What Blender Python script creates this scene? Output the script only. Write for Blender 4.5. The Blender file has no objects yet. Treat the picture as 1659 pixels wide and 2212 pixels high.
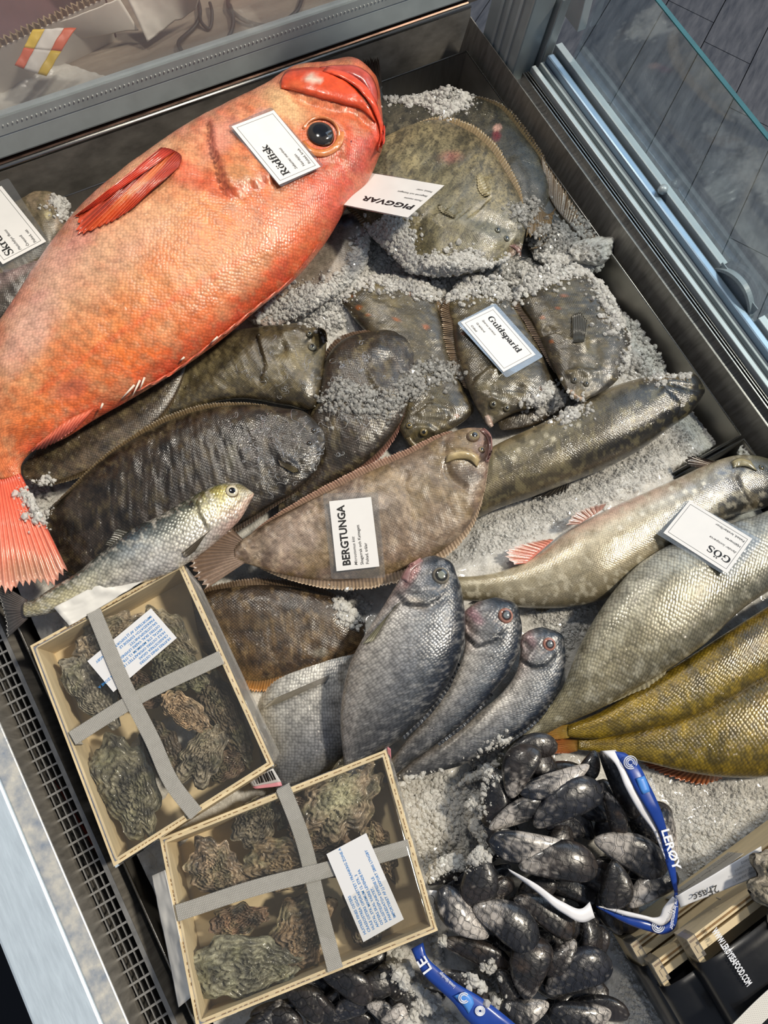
import bpy, math, random
import numpy as np
from mathutils import Vector, Matrix
from mathutils.bvhtree import BVHTree
rng = np.random.default_rng(7)
random.seed(7)
scene = bpy.context.scene
COL = scene.collection
# ------------------------------------------------------------------ camera
H = 0.95; FPX = 1600.0; CX, CY = 829.5, 1106.0
_a, _b, _g = .1105, .3033, .527
_n = np.array([-_a, _b, 1.]); _n /= np.linalg.norm(_n)
_x = np.array([math.cos(_g), -math.sin(_g), 0.]); _x -= _n*(_x@_n); _x /= np.linalg.norm(_x)
_z = -_n; _y = np.cross(_z, _x)
_M = np.array([_x, _y, _z]).T
CR, CD, CF = _M                      # camera right / down / forward in world axes
CAM = np.array([0, 0, H])
cd = bpy.data.cameras.new('camera'); cam = bpy.data.objects.new('camera', cd); COL.objects.link(cam)
m4 = np.eye(4); m4[:3, 0] = CR; m4[:3, 1] = -CD; m4[:3, 2] = -CF; m4[:3, 3] = CAM
cam.matrix_world = Matrix(m4.tolist())
cd.sensor_fit = 'VERTICAL'; cd.sensor_height = 24.0; cd.lens = FPX/2212*24.0
cd.clip_start = .01; cd.clip_end = 50
scene.camera = cam
# ------------------------------------------------------------------ light
def lin(c):
    if isinstance(c, str):
        c = tuple(int(c[i:i+2], 16)/255 for i in (0, 2, 4))
    return tuple((v/12.92 if v <= .04045 else ((v+.055)/1.055)**2.4) for v in c)
w = bpy.data.worlds.new('world'); scene.world = w; w.use_nodes = True
bg = w.node_tree.nodes['Background']
bg.inputs[0].default_value = (.70, .80, 1.0, 1); bg.inputs[1].default_value = .24
def area(name, loc, target, size, power, color, sy=None):
    l = bpy.data.lights.new(name, 'AREA'); l.energy = power; l.color = color; l.size = size
    if sy: l.shape = 'RECTANGLE'; l.size_y = sy
    o = bpy.data.objects.new(name, l); COL.objects.link(o); o.location = loc
    o.rotation_euler = (Vector(target)-Vector(loc)).to_track_quat('-Z', 'Y').to_euler()
    return o
sl = bpy.data.lights.new('sun', 'SUN'); sl.energy = 2.9; sl.angle = math.radians(6); sl.color = (1, .90, .74)
so = bpy.data.objects.new('sun', sl); COL.objects.link(so)
so.rotation_euler = Vector((-.55, .12, -.83)).to_track_quat('-Z', 'Y').to_euler()
area('ceiling_lamp', (.50, 1.15, 1.55), (.15, .35, 0), .12, 11, (1, .93, .82))
area('shop_window', (2.3, .9, 1.5), (.3, .3, 0), 1.6, 12, (.62, .80, 1), 1.4)
scene.view_settings.view_transform = 'Standard'; scene.view_settings.look = 'None'
scene.view_settings.gamma = 1; scene.view_settings.use_curve_mapping = False
scene.view_settings.exposure = 0.0
scene.cycles.max_bounces = 10; scene.cycles.diffuse_bounces = 5; scene.cycles.glossy_bounces = 4
scene.cycles.transmission_bounces = 6; scene.cycles.transparent_max_bounces = 24
scene.cycles.caustics_reflective = False; scene.cycles.caustics_refractive = False
# ------------------------------------------------------------------ helpers
def rays(px):
    px = np.asarray(px, float)
    d = (px[..., 0:1]-CX)*CR + (px[..., 1:2]-CY)*CD + FPX*CF
    return d/np.linalg.norm(d, axis=-1, keepdims=True)
def P(px, z=0.):
    px = np.asarray(px, float); d = rays(px)
    t = (np.asarray(z, float)-H)/d[..., 2]
    return CAM + d*t[..., None]
def PX(v):
    v = np.asarray(v, float)-CAM
    f = v@CF
    return np.stack([CX+FPX*(v@CR)/f, CY+FPX*(v@CD)/f], -1)
def at_x(px, x):
    d = rays(px); return CAM + d*(x/d[0])
def new_mesh(name, V, F, mat=None, col=None, uv=None, smooth=True):
    me = bpy.data.meshes.new(name)
    V = np.asarray(V, np.float32)
    if isinstance(F, np.ndarray):
        k = F.shape[1]; nl = F.size
        me.vertices.add(len(V)); me.vertices.foreach_set('co', V.ravel())
        me.loops.add(nl); me.loops.foreach_set('vertex_index', F.ravel().astype(np.int32))
        me.polygons.add(len(F)); me.polygons.foreach_set('loop_start', np.arange(0, nl, k, dtype=np.int32))
        try: me.polygons.foreach_set('loop_total', np.full(len(F), k, np.int32))
        except Exception: pass
        me.update(calc_edges=True)
        me.validate()
    else:
        me.from_pydata(V.tolist(), [], [list(map(int, f)) for f in F]); me.update()
    if col is not None:
        a = me.color_attributes.new('Col', 'FLOAT_COLOR', 'POINT')
        c = np.ones((len(V), 4), np.float32); c[:, :3] = col
        a.data.foreach_set('color', c.ravel())
    if uv is not None:
        l = me.uv_layers.new(name='UVMap')
        li = np.empty(len(me.loops), np.int32); me.loops.foreach_get('vertex_index', li)
        l.data.foreach_set('uv', np.asarray(uv, np.float32)[li].ravel())
    me.polygons.foreach_set('use_smooth', np.full(len(me.polygons), bool(smooth)))
    if mat: me.materials.append(mat)
    return me
def link(name, me, parent=None, label=None, cat=None, group=None, kind=None):
    o = bpy.data.objects.new(name, me); COL.objects.link(o)
    if parent is not None:
        o.parent = parent
        o.matrix_parent_inverse = parent.matrix_basis.inverted()
    if label: o['label'] = label
    if cat: o['category'] = cat
    if group: o['group'] = group
    if kind: o['kind'] = kind
    return o
def thing(name, label, cat, loc, group=None):
    o = bpy.data.objects.new(name, None); COL.objects.link(o); o.location = [float(v) for v in loc]
    o['label'] = label; o['category'] = cat; o.empty_display_size = .02
    if group: o['group'] = group
    return o
class MB:
    def __init__(s): s.V = []; s.F = []
    def add(s, V, F):
        b = len(s.V); s.V += [tuple(map(float, v)) for v in V]; s.F += [[i+b for i in f] for f in F]; return s
    def hexa(s, p):   # 8 points: 0-3 bottom ring, 4-7 top ring
        return s.add(p, [(3, 2, 1, 0), (4, 5, 6, 7), (0, 1, 5, 4), (1, 2, 6, 5), (2, 3, 7, 6), (3, 0, 4, 7)])
    def box(s, x0, x1, y0, y1, z0, z1):
        return s.hexa([(x0, y0, z0), (x1, y0, z0), (x1, y1, z0), (x0, y1, z0), (x0, y0, z1), (x1, y0, z1), (x1, y1, z1), (x0, y1, z1)])
    def tube(s, pts, r, k=6, cap=True):
        pts = np.asarray(pts, float); n = len(pts); V = []; F = []
        T = np.gradient(pts, axis=0); up = np.array([0, 0, 1.])
        for i in range(n):
            t = T[i]/(np.linalg.norm(T[i])+1e-12)
            u = np.cross(t, up); 
            if np.linalg.norm(u) < 1e-3: u = np.cross(t, [1, 0, 0])
            u /= np.linalg.norm(u); v = np.cross(u, t)
            rr = r[i] if hasattr(r, '__len__') else r
            for j in range(k):
                a = 2*math.pi*j/k; V.append(pts[i]+rr*(math.cos(a)*u+math.sin(a)*v))
        for i in range(n-1):
            for j in range(k):
                F.append((i*k+j, i*k+(j+1) % k, (i+1)*k+(j+1) % k, (i+1)*k+j))
        if cap: F += [tuple(range(k-1, -1, -1)), tuple((n-1)*k+j for j in range(k))]
        return s.add(V, F)
    def link(s, name, mat, parent=None, smooth=False, bevel=0, **kw):
        o = link(name, new_mesh(name, s.V, s.F, mat, smooth=smooth), parent, **kw)
        if bevel:
            b = o.modifiers.new('bevel', 'BEVEL'); b.width = bevel; b.segments = 2; b.limit_method = 'ANGLE'
        return o
def _h(ix, iy, s):
    v = np.sin(ix*127.1+iy*311.7+s*74.7)*43758.5453
    return v-np.floor(v)
def vnoise(x, y, s=0):
    ix = np.floor(x); iy = np.floor(y); fx = x-ix; fy = y-iy
    fx = fx*fx*(3-2*fx); fy = fy*fy*(3-2*fy)
    return (_h(ix, iy, s)*(1-fx)+_h(ix+1, iy, s)*fx)*(1-fy)+(_h(ix, iy+1, s)*(1-fx)+_h(ix+1, iy+1, s)*fx)*fy
def fbm(x, y, s=0, o=4):
    r = 0; a = .5; t = 0
    for i in range(o):
        r = r+a*vnoise(x*2**i+i*3.1, y*2**i-i*1.7, s+i); t += a; a *= .55
    return r/t
def catmull(pts, n):
    pts = np.asarray(pts, float); k = len(pts)
    seg = np.linalg.norm(np.diff(pts[:, :2], axis=0), axis=1)+1e-9
    t = np.concatenate([[0], np.cumsum(seg)]); t /= t[-1]
    u = np.linspace(0, 1, n); out = np.empty((n, pts.shape[1]))
    m = np.gradient(pts, t, axis=0)
    idx = np.clip(np.searchsorted(t, u, side='right')-1, 0, k-2)
    h = (t[idx+1]-t[idx]); s = ((u-t[idx])/h)[:, None]; h = h[:, None]
    out = (2*s**3-3*s**2+1)*pts[idx]+(s**3-2*s**2+s)*h*m[idx]+(-2*s**3+3*s**2)*pts[idx+1]+(s**3-s**2)*h*m[idx+1]
    return out
def resample(pl, n): return catmull(pl, n) if len(pl) > 2 else np.linspace(pl[0], pl[1], n)
def dpoly(q, pl):
    """distance, signed side, parameter of points q to polyline pl"""
    pl = np.asarray(pl, float); best = np.full(len(q), 1e9); side = np.zeros(len(q)); par = np.zeros(len(q))
    for i in range(len(pl)-1):
        a = pl[i]; d = pl[i+1]-a; L = d@d+1e-9
        t = np.clip(((q-a)@d)/L, 0, 1); c = a+t[:, None]*d; e = q-c
        ds = np.hypot(e[:, 0], e[:, 1]); k = ds < best
        best[k] = ds[k]; side[k] = np.sign(d[0]*e[k, 1]-d[1]*e[k, 0]); par[k] = (i+t[k])/(len(pl)-1)
    return best, side, par
def inpoly(q, poly):
    poly = np.asarray(poly, float); x, y = q[:, 0], q[:, 1]; r = np.zeros(len(q), bool); j = len(poly)-1
    for i in range(len(poly)):
        xi, yi = poly[i]; xj, yj = poly[j]
        r ^= ((yi > y) != (yj > y)) & (x < (xj-xi)*(y-yi)/(yj-yi+1e-12)+xi); j = i
    return r
# ------------------------------------------------------------------ materials
def base_mat(name):
    m = bpy.data.materials.new(name); m.use_nodes = True
    nt = m.node_tree; return m, nt, nt.nodes['Principled BSDF']
def ND(nt, t, **kw):
    n = nt.nodes.new(t)
    for k, v in kw.items():
        if k in n.inputs.keys(): n.inputs[k].default_value = v
        else: setattr(n, k, v)
    return n
def mixc(nt, fac, a, b, mode='MIX'):
    n = nt.nodes.new('ShaderNodeMix'); n.data_type = 'RGBA'; n.blend_type = mode
    for s, v in ((n.inputs[0], fac), (n.inputs[6], a), (n.inputs[7], b)):
        if hasattr(v, 'links') or hasattr(v, 'is_linked'): nt.links.new(v, s)
        elif isinstance(v, (int, float)): s.default_value = v
        else: s.default_value = (*v, 1)
    return n.outputs[2]
def ramp(nt, src, stops):
    r = nt.nodes.new('ShaderNodeValToRGB'); e = r.color_ramp.elements
    while len(e) < len(stops): e.new(.5)
    for i, (p, c) in enumerate(stops):
        e[i].position = p; e[i].color = (*(c if hasattr(c, '__len__') else (c, c, c)), 1)
    nt.links.new(src, r.inputs[0]); return r.outputs[0]
def plain(name, col, rough=.5, metal=0., nscale=0, namt=.15, bump=0., bscale=None, coat=0., spec=.5, stretch=None, col2=None, trans=0., ior=1.45, alpha=None):
    m, nt, b = base_mat(name); c = lin(col)
    b.inputs['Base Color'].default_value = (*c, 1); b.inputs['Roughness'].default_value = rough
    b.inputs['Metallic'].default_value = metal; b.inputs['Coat Weight'].default_value = coat
    b.inputs['Coat Roughness'].default_value = .08; b.inputs['Specular IOR Level'].default_value = spec
    b.inputs['Transmission Weight'].default_value = trans; b.inputs['IOR'].default_value = ior
    if alpha is not None: b.inputs['Alpha'].default_value = alpha
    if nscale or bump:
        tc = ND(nt, 'ShaderNodeTexCoord'); src = tc.outputs['Object']
        if stretch:
            mp = ND(nt, 'ShaderNodeMapping'); mp.inputs['Scale'].default_value = stretch
            nt.links.new(src, mp.inputs[0]); src = mp.outputs[0]
    if nscale:
        n = ND(nt, 'ShaderNodeTexNoise', Scale=nscale, Detail=6., Roughness=.6); nt.links.new(src, n.inputs['Vector'])
        lo = tuple(v*(1-namt) for v in c) if col2 is None else lin(col2); hi = tuple(min(1, v*(1+namt)) for v in c) if col2 is None else c
        o = ramp(nt, n.outputs[0], [(.3, lo), (.7, hi)]); nt.links.new(o, b.inputs['Base Color'])
        rr = ramp(nt, n.outputs[0], [(.3, max(0, rough-.08)), (.7, min(1, rough+.1))]); nt.links.new(rr, b.inputs['Roughness'])
    if bump:
        n2 = ND(nt, 'ShaderNodeTexNoise', Scale=bscale or nscale*2, Detail=5.); nt.links.new(src, n2.inputs['Vector'])
        bp = ND(nt, 'ShaderNodeBump', Strength=bump, Distance=.002); nt.links.new(n2.outputs[0], bp.inputs['Height'])
        nt.links.new(bp.outputs[0], b.inputs['Normal'])
    return m
def fish_mat(name, scale=.006, sbump=.4, sdark=.25, rough=.32, coat=.5, speck=0., speck_scale=300, nz=.18, nzs=60, metal=0., wet=.3, wets=120, asp=1.3, sss=0., spec=.5, rand=.25, light=0.):
    """skin: colour attribute x mottling, with overlapping scales from the body's own UV (metres)"""
    m, nt, b = base_mat(name)
    at = ND(nt, 'ShaderNodeAttribute', attribute_name='Col'); tc = ND(nt, 'ShaderNodeTexCoord')
    col = at.outputs['Color']
    n = ND(nt, 'ShaderNodeTexNoise', Scale=nzs, Detail=7., Roughness=.65); nt.links.new(tc.outputs['Object'], n.inputs['Vector'])
    f = ramp(nt, n.outputs[0], [(.28, 1-nz*1.6), (.72, 1+nz)])
    col = mixc(nt, 1., col, f, 'MULTIPLY')
    if speck:
        n3 = ND(nt, 'ShaderNodeTexNoise', Scale=speck_scale, Detail=3., Roughness=.7); nt.links.new(tc.outputs['Object'], n3.inputs['Vector'])
        col = mixc(nt, 1., col, ramp(nt, n3.outputs[0], [(.36, 1-speck), (.52, 1)]), 'MULTIPLY')
    mp = ND(nt, 'ShaderNodeMapping'); mp.inputs['Rotation'].default_value = (0, 0, math.radians(45)); nt.links.new(tc.outputs['UV'], mp.inputs[0])
    mp0 = ND(nt, 'ShaderNodeMapping'); mp0.inputs['Scale'].default_value = (1/scale, asp/scale, 1); nt.links.new(tc.outputs['UV'], mp0.inputs[0])
    nt.links.new(mp0.outputs[0], mp.inputs[0])
    vo = ND(nt, 'ShaderNodeTexVoronoi', Scale=1., Randomness=rand); vo.voronoi_dimensions = '2D'; nt.links.new(mp.outputs[0], vo.inputs['Vector'])
    dist = vo.outputs['Distance']
    if sdark: col = mixc(nt, 1., col, ramp(nt, dist, [(.25, 1+light), (.62, 1-sdark)]), 'MULTIPLY')
    vr = ramp(nt, vo.outputs['Color'], [(0, .9), (1, 1.08)])
    col = mixc(nt, .8, col, vr, 'MULTIPLY')
    nt.links.new(col, b.inputs['Base Color'])
    bp = ND(nt, 'ShaderNodeBump', Strength=sbump, Distance=scale*.35); bp.invert = True; nt.links.new(dist, bp.inputs['Height'])
    n2 = ND(nt, 'ShaderNodeTexNoise', Scale=wets, Detail=4., Roughness=.6, Distortion=1.2); nt.links.new(tc.outputs['Object'], n2.inputs['Vector'])
    nm = ND(nt, 'ShaderNodeTexNoise', Scale=14., Detail=2.); nt.links.new(tc.outputs['Object'], nm.inputs['Vector'])
    mk = ramp(nt, nm.outputs[0], [(.42, .12), (.62, 1.)]); mu = ND(nt, 'ShaderNodeMath', operation='MULTIPLY'); nt.links.new(n2.outputs[0], mu.inputs[0]); nt.links.new(mk, mu.inputs[1])
    bp2 = ND(nt, 'ShaderNodeBump', Strength=min(1, wet*1.6), Distance=.006); nt.links.new(mu.outputs[0], bp2.inputs['Height']); nt.links.new(bp.outputs[0], bp2.inputs['Normal'])
    nt.links.new(bp.outputs[0], b.inputs['Normal']); nt.links.new(bp2.outputs[0], b.inputs['Coat Normal'])
    b.inputs['Roughness'].default_value = rough; b.inputs['Coat Weight'].default_value = coat; b.inputs['Coat Roughness'].default_value = .07
    b.inputs['Metallic'].default_value = metal; b.inputs['Specular IOR Level'].default_value = spec
    if sss:
        b.inputs['Subsurface Weight'].default_value = sss; b.inputs['Subsurface Radius'].default_value = (.01, .004, .003); b.inputs['Subsurface Scale'].default_value = .5
    return m
def attr_mat(name, rough=.4, coat=.3, metal=0., bump=0., bscale=200, nz=.15, nzs=150, trans=0., stretch=None, spec=.5):
    m, nt, b = base_mat(name)
    at = ND(nt, 'ShaderNodeAttribute', attribute_name='Col'); tc = ND(nt, 'ShaderNodeTexCoord')
    n = ND(nt, 'ShaderNodeTexNoise', Scale=nzs, Detail=6., Roughness=.65); nt.links.new(tc.outputs['Object'], n.inputs['Vector'])
    col = mixc(nt, 1., at.outputs['Color'], ramp(nt, n.outputs[0], [(.3, 1-nz), (.7, 1+nz)]), 'MULTIPLY')
    nt.links.new(col, b.inputs['Base Color'])
    b.inputs['Roughness'].default_value = rough; b.inputs['Coat Weight'].default_value = coat; b.inputs['Coat Roughness'].default_value = .1
    b.inputs['Metallic'].default_value = metal; b.inputs['Transmission Weight'].default_value = trans; b.inputs['Specular IOR Level'].default_value = spec
    if bump:
        n2 = ND(nt, 'ShaderNodeTexNoise', Scale=bscale, Detail=5.); nt.links.new(tc.outputs['Object'], n2.inputs['Vector'])
        bp = ND(nt, 'ShaderNodeBump', Strength=bump, Distance=.002); nt.links.new(n2.outputs[0], bp.inputs['Height']); nt.links.new(bp.outputs[0], b.inputs['Normal'])
    return m
def steel(name, col='8a8a88', rough=.28, stretch=(4, 200, 4), namt=.1):
    return plain(name, col, rough, 1., nscale=3, namt=namt, bump=.08, bscale=12, stretch=stretch)
def see_through(name, tint, haze, rough=.05, hazecol=(.8, .8, .8), gl=.9, bump=0., bscale=60, nz=None):
    """thin clear film or pane: what lies behind shows, with a mirror sheen by angle and a little haze"""
    m = bpy.data.materials.new(name); m.use_nodes = True; nt = m.node_tree; nt.nodes.clear()
    out = ND(nt, 'ShaderNodeOutputMaterial'); tr = ND(nt, 'ShaderNodeBsdfTransparent'); tr.inputs[0].default_value = (*tint, 1)
    df = ND(nt, 'ShaderNodeBsdfDiffuse'); df.inputs[0].default_value = (*hazecol, 1)
    g = ND(nt, 'ShaderNodeBsdfGlossy'); g.inputs[0].default_value = (1, 1, 1, 1); g.inputs['Roughness'].default_value = rough
    m1 = ND(nt, 'ShaderNodeMixShader'); m1.inputs[0].default_value = haze; nt.links.new(tr.outputs[0], m1.inputs[1]); nt.links.new(df.outputs[0], m1.inputs[2])
    fr = ND(nt, 'ShaderNodeFresnel', IOR=1.45)
    mu = ND(nt, 'ShaderNodeMath', operation='MULTIPLY'); mu.inputs[1].default_value = gl; nt.links.new(fr.outputs[0], mu.inputs[0])
    m2 = ND(nt, 'ShaderNodeMixShader'); nt.links.new(mu.outputs[0], m2.inputs[0]); nt.links.new(m1.outputs[0], m2.inputs[1]); nt.links.new(g.outputs[0], m2.inputs[2])
    nt.links.new(m2.outputs[0], out.inputs[0])
    if bump or nz:
        tc = ND(nt, 'ShaderNodeTexCoord'); n = ND(nt, 'ShaderNodeTexNoise', Scale=bscale, Detail=3.); nt.links.new(tc.outputs['Object'], n.inputs['Vector'])
    if bump:
        bp = ND(nt, 'ShaderNodeBump', Strength=bump, Distance=.004); nt.links.new(n.outputs[0], bp.inputs['Height'])
        nt.links.new(bp.outputs[0], g.inputs['Normal']); nt.links.new(bp.outputs[0], fr.inputs['Normal'])
    if nz:
        nt.links.new(ramp(nt, n.outputs[0], nz), m1.inputs[0])
    return m
# ------------------------------------------------------------------ structure: counter, pans, panes, floor
M_steel = steel('brushed_steel', '9a9894', .3)
M_steel_d = plain('dull_steel', '8e8a83', .42, .5, nscale=4, namt=.28, bump=.06, bscale=14, stretch=(6, 40, 6))
M_steel_p = plain('pan_steel', '8f8b84', .38, .75, nscale=3, namt=.15, bump=.05, bscale=12, stretch=(40, 6, 6))
M_alu = plain('anodised_aluminium', 'aab4b6', .46, .35, nscale=30, namt=.06, bump=.03, bscale=200)
M_alu_l = plain('pale_aluminium', 'bcc6c8', .45, .35, nscale=25, namt=.06)
M_brown_refl = plain('brown_reflecting_strip', '7d6458', .3, .9, nscale=8, namt=.2, stretch=(4, 40, 4))  # the brown reflection is put into this metal's base colour
M_black = plain('black_coating', '1b1b1c', .45, .2, nscale=60, namt=.3)
M_grille = plain('grille_metal', '8a8b8c', .4, .5, nscale=60, namt=.2)
M_sill = plain('sill_steel', 'd3e2ee', .34, .35, nscale=14, namt=.08, stretch=(14, 2, 4), bump=.1, bscale=25)  # pale blue base carries the sky's reflection
M_sillm = plain('mottled_lip', 'dcd8cc', .35, .3, nscale=60, col2='98a2b0', bump=.5, bscale=50)
M_glass_back = see_through('fogged_glass', (.95, .95, .94), .16, .06, (.82, .80, .78), .3, nz=[(.3, (.08,)*3), (.75, (.24,)*3)], bscale=5)
M_glass_door = see_through('door_glass', (.90, .95, .97), .02, .06, (.6, .7, .8), .22)
M_teal = plain('cut_glass_edge', '1f6a70', .15, nscale=30, namt=.2, trans=.4)

floor_o = MB().box(-2, 4, -2, 4, -.94, -.915).link('floor', plain('floor_grout', '15181f', .7), kind='structure')
M_plank = plain('plank_tile', '565a64', .42, nscale=6, stretch=(1.2, 7, 1), bump=.25, bscale=30, col2='363b46')
ang = math.radians(32.5); u = np.array([math.cos(ang), math.sin(ang), 0]); v = np.array([-math.sin(ang), math.cos(ang), 0])
PLW, PLL, PV0 = .1767, .92, -.4376
pl = new_mesh('plank', *(lambda b: (b.V, b.F))(MB().box(.0015, PLL-.0015, .0015, PLW-.0015, 0, .014)), M_plank, smooth=False)
first = {-1: 1.926, 0: 2.42, 1: 2.643, 2: 2.745}
for j in range(-10, 16):
    for i in range(-4, 4):
        uu = first.get(j, 2.2+.37*((j*5) % 3))+i*PLL; vv = PV0+j*PLW
        p = u*uu+v*vv; p[2] = -.9135
        q = PX(p+u*PLL/2+v*PLW/2)
        pm = p+u*PLL/2+v*PLW/2
        if not (.9 < pm[0] < 3.6 and -.9 < pm[1] < 3.4): continue
        o = link('plank', pl, floor_o); o.location = p; o.rotation_euler = (0, 0, ang)

ctr = thing('display_counter', 'steel refrigerated fish display counter with aluminium rails round its well', 'display counter', (.25, .25, -.15))
# rear
b = MB(); b.hexa([(-.6, .858, -.12), (.79, .858, -.12), (.79, .90, -.12), (-.6, .90, -.12), (-.6, .893, .028), (.79, .893, .028), (.79, .90, .028), (-.6, .90, .028)])
b.link('rear_panel', M_steel_d, ctr)
MB().tube([(-.6, .897, .030), (.79, .897, .030)], .0042, 10).link('rear_fold', M_steel, ctr, smooth=True)
MB().hexa([(-.6, .898, .024), (.79, .898, .024), (.79, .93, .03), (-.6, .93, .03), (-.6, .898, .030), (.79, .898, .030), (.79, .93, .042), (-.6, .93, .042)]).link('rear_strip', M_brown_refl, ctr)
MB().hexa([(-.6, .902, .038), (.80, .902, .038), (.80, .93, .040), (-.6, .93, .040), (-.6, .913, .066), (.80, .913, .066), (.80, .93, .068), (-.6, .93, .068)]).link('rear_frame', M_alu, ctr, bevel=.003)
MB().hexa([(-.6, .912, .066), (.80, .912, .066), (.80, .93, .068), (-.6, .93, .068), (-.6, .917, .088), (.80, .917, .088), (.80, .93, .088), (-.6, .93, .088)]).link('pane_gasket', M_alu_l, ctr)
b = MB()
for i in range(150):
    x = -.32+i*.0068
    if x > .75: break
    b.hexa([(x, .9135, .0778), (x+.0016, .9135, .0778), (x+.0016, .917, .0778), (x, .917, .0778), (x, .9139, .0792), (x+.0016, .9139, .0792), (x+.0016, .917, .0792), (x, .917, .0792)])
b.link('gasket_dots', plain('white_bead', 'c8ccc8', .4), ctr, kind='stuff')
w1 = MB().box(-.6, .78, .917, .921, .088, .62).link('window_1', M_glass_back, kind='structure')
# right side trough and rails
MB().hexa([(.762, -.8, -.12), (.781, -.8, -.12), (.781, .876, -.12), (.762, .876, -.12), (.7775, -.8, .03), (.779, -.8, .03), (.779, .876, .03), (.7775, .876, .03)]).link('side_panel', M_steel_d, ctr)
M_rail_b = plain('blue_sheen_rail', '9db4c8', .38, .6, nscale=25, namt=.05)  # bluish window reflection tinted into the rail colour
prof = [(.780, .792, .0, .026, M_steel, 0), (.7905, .7925, .02, .036, M_steel, 0), (.796, .7975, .02, .036, M_steel, 0), (.8005, .802, .02, .036, M_steel, 0), (.792, .803, .0, .024, M_black, 0),
        (.8055, .8135, .0, .043, M_alu_l, 1), (.8135, .820, .0, .026, M_black, 0), (.8195, .821, .02, .036, M_alu_l, 0), (.822, .8305, .0, .044, M_alu, 1), (.8315, .845, .0, .055, M_rail_b, 3), (.845, .8500, .0, .029, M_black, 0)]
for x0, x1, z0, z1, mm, bv in prof:
    MB().box(x0, x1, -.8, .735, z0, z1).link('track_rail' if mm is not M_black else 'track_groove', mm, ctr, bevel=.001*bv)
MB().box(.78, .862, -.8, .80, -.02, .002).link('track_bed', M_alu, ctr)
# corner post with ribs
cp = MB().box(.785, .83, .752, .845, .0, .60).link('corner_post', M_alu, ctr, bevel=.003)
for y in (.772, .795, .812):
    MB().box(.7825, .786, y, y+.006, .0, .6).link('post_rib', M_alu_l, cp)
MB().box(.835, .855, .745, .79, .0, .14).link('end_stop', M_alu, ctr, bevel=.002)
MB().hexa([(.84, .70, .12), (.856, .70, .12), (.856, .735, .12), (.84, .735, .12), (.84, .715, .2), (.856, .715, .2), (.856, .735, .2), (.84, .735, .2)]).link('glass_clip', M_alu_l, ctr, bevel=.001)
# sliding door
dr = thing('sliding_glass_door', 'sliding glass door pane with a teal cut edge along the right of the counter', 'door', (.857, .2, .03))
MB().box(.8535, .8605, -.8, .70, .03, .2385).link('pane', M_glass_door, dr)
MB().box(.8533, .8607, -.8, .70, .2385, .2400).link('pane_edge', M_teal, dr)
MB().box(.8505, .8635, .285, .742, .03, .062).link('bottom_rail', M_alu, dr, bevel=.001)
MB().box(.8505, .8635, -.8, .19, .03, .058).link('bottom_rail', M_alu_l, dr, bevel=.001)
# bow handle: plate with an arched grip between two screwed feet
M_hand = plain('clear_grey_plastic', 'a6b4ba', .3, 0, trans=.25, nscale=80, namt=.05)
hb = MB(); V = []; nA = 24
for i in range(nA+1):
    t = i/nA; y = .293-.098*t
    top = .040+.036*math.sin(math.pi*min(1, max(0, t)))**.55
    V += [(.846, y, top-.006), (.855, y, top-.006), (.855, y, top), (.846, y, top)]
F = []
for i in range(nA):
    for j in range(4): F.append((i*4+j, i*4+(j+1) % 4, i*4+4+(j+1) % 4, i*4+4+j))
F += [(3, 2, 1, 0), tuple(nA*4+k for k in range(4))]
hb.add(V, F); hd = hb.link('handle', M_hand, dr)
MB().box(.8515, .853, .20, .288, .02, .066).link('handle_plate', M_hand, hd)
for y in (.289, .199):
    MB().box(.843, .856, y-.009, y+.009, .018, .045).link('handle_foot', M_hand, hd, bevel=.002)
    MB().tube([(.842, y, .036), (.8385, y, .036)], .0042, 12).link('screw', M_steel, hd)
MB().tube([(.848, .435, .060), (.848, .435, .068)], [.008, .006], 14).link('stop_button', M_alu_l, dr, smooth=True)

# pans
def pan(y0, y1, label, x0=-.24, x1=.757, d=.11):
    t = thing('steel_pan', label, 'pan', (.26, (y0+y1)/2, -d))
    k = .012; w = .0016
    MB().box(x0+k, x1-k, y0+k, y1-k, -d-.002, -d).link('bottom_sheet', M_steel_p, t)
    for n, (ax, ay, bx, by, ox, oy) in enumerate(((x0, y0, x1, y0, 0, k), (x1, y0, x1, y1, -k, 0), (x1, y1, x0, y1, 0, -k), (x0, y1, x0, y0, k, 0))):
        A, Bq = np.array([ax, ay, 0.]), np.array([bx, by, 0.]); I = np.array([ox, oy, 0.]); N = I/np.linalg.norm(I)*w
        D = np.array([0, 0, -d]); s = 1
        T = (Bq-A)/np.linalg.norm(Bq-A)*k
        MB().hexa([A+D+I+T, Bq+D+I-T, Bq+D+I+N-T, A+D+I+N+T, A, Bq, Bq+N, A+N]).link('side_wall', M_steel_p, t)
        MB().tube([A, Bq], .0016, 8).link('rolled_lip', M_steel, t, smooth=True)
    return t
pan(.057, .842, 'rear steel pan holding the ice and most of the fish')
pan(-.70, .051, 'near steel pan under the crates and mussel nets')
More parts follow.
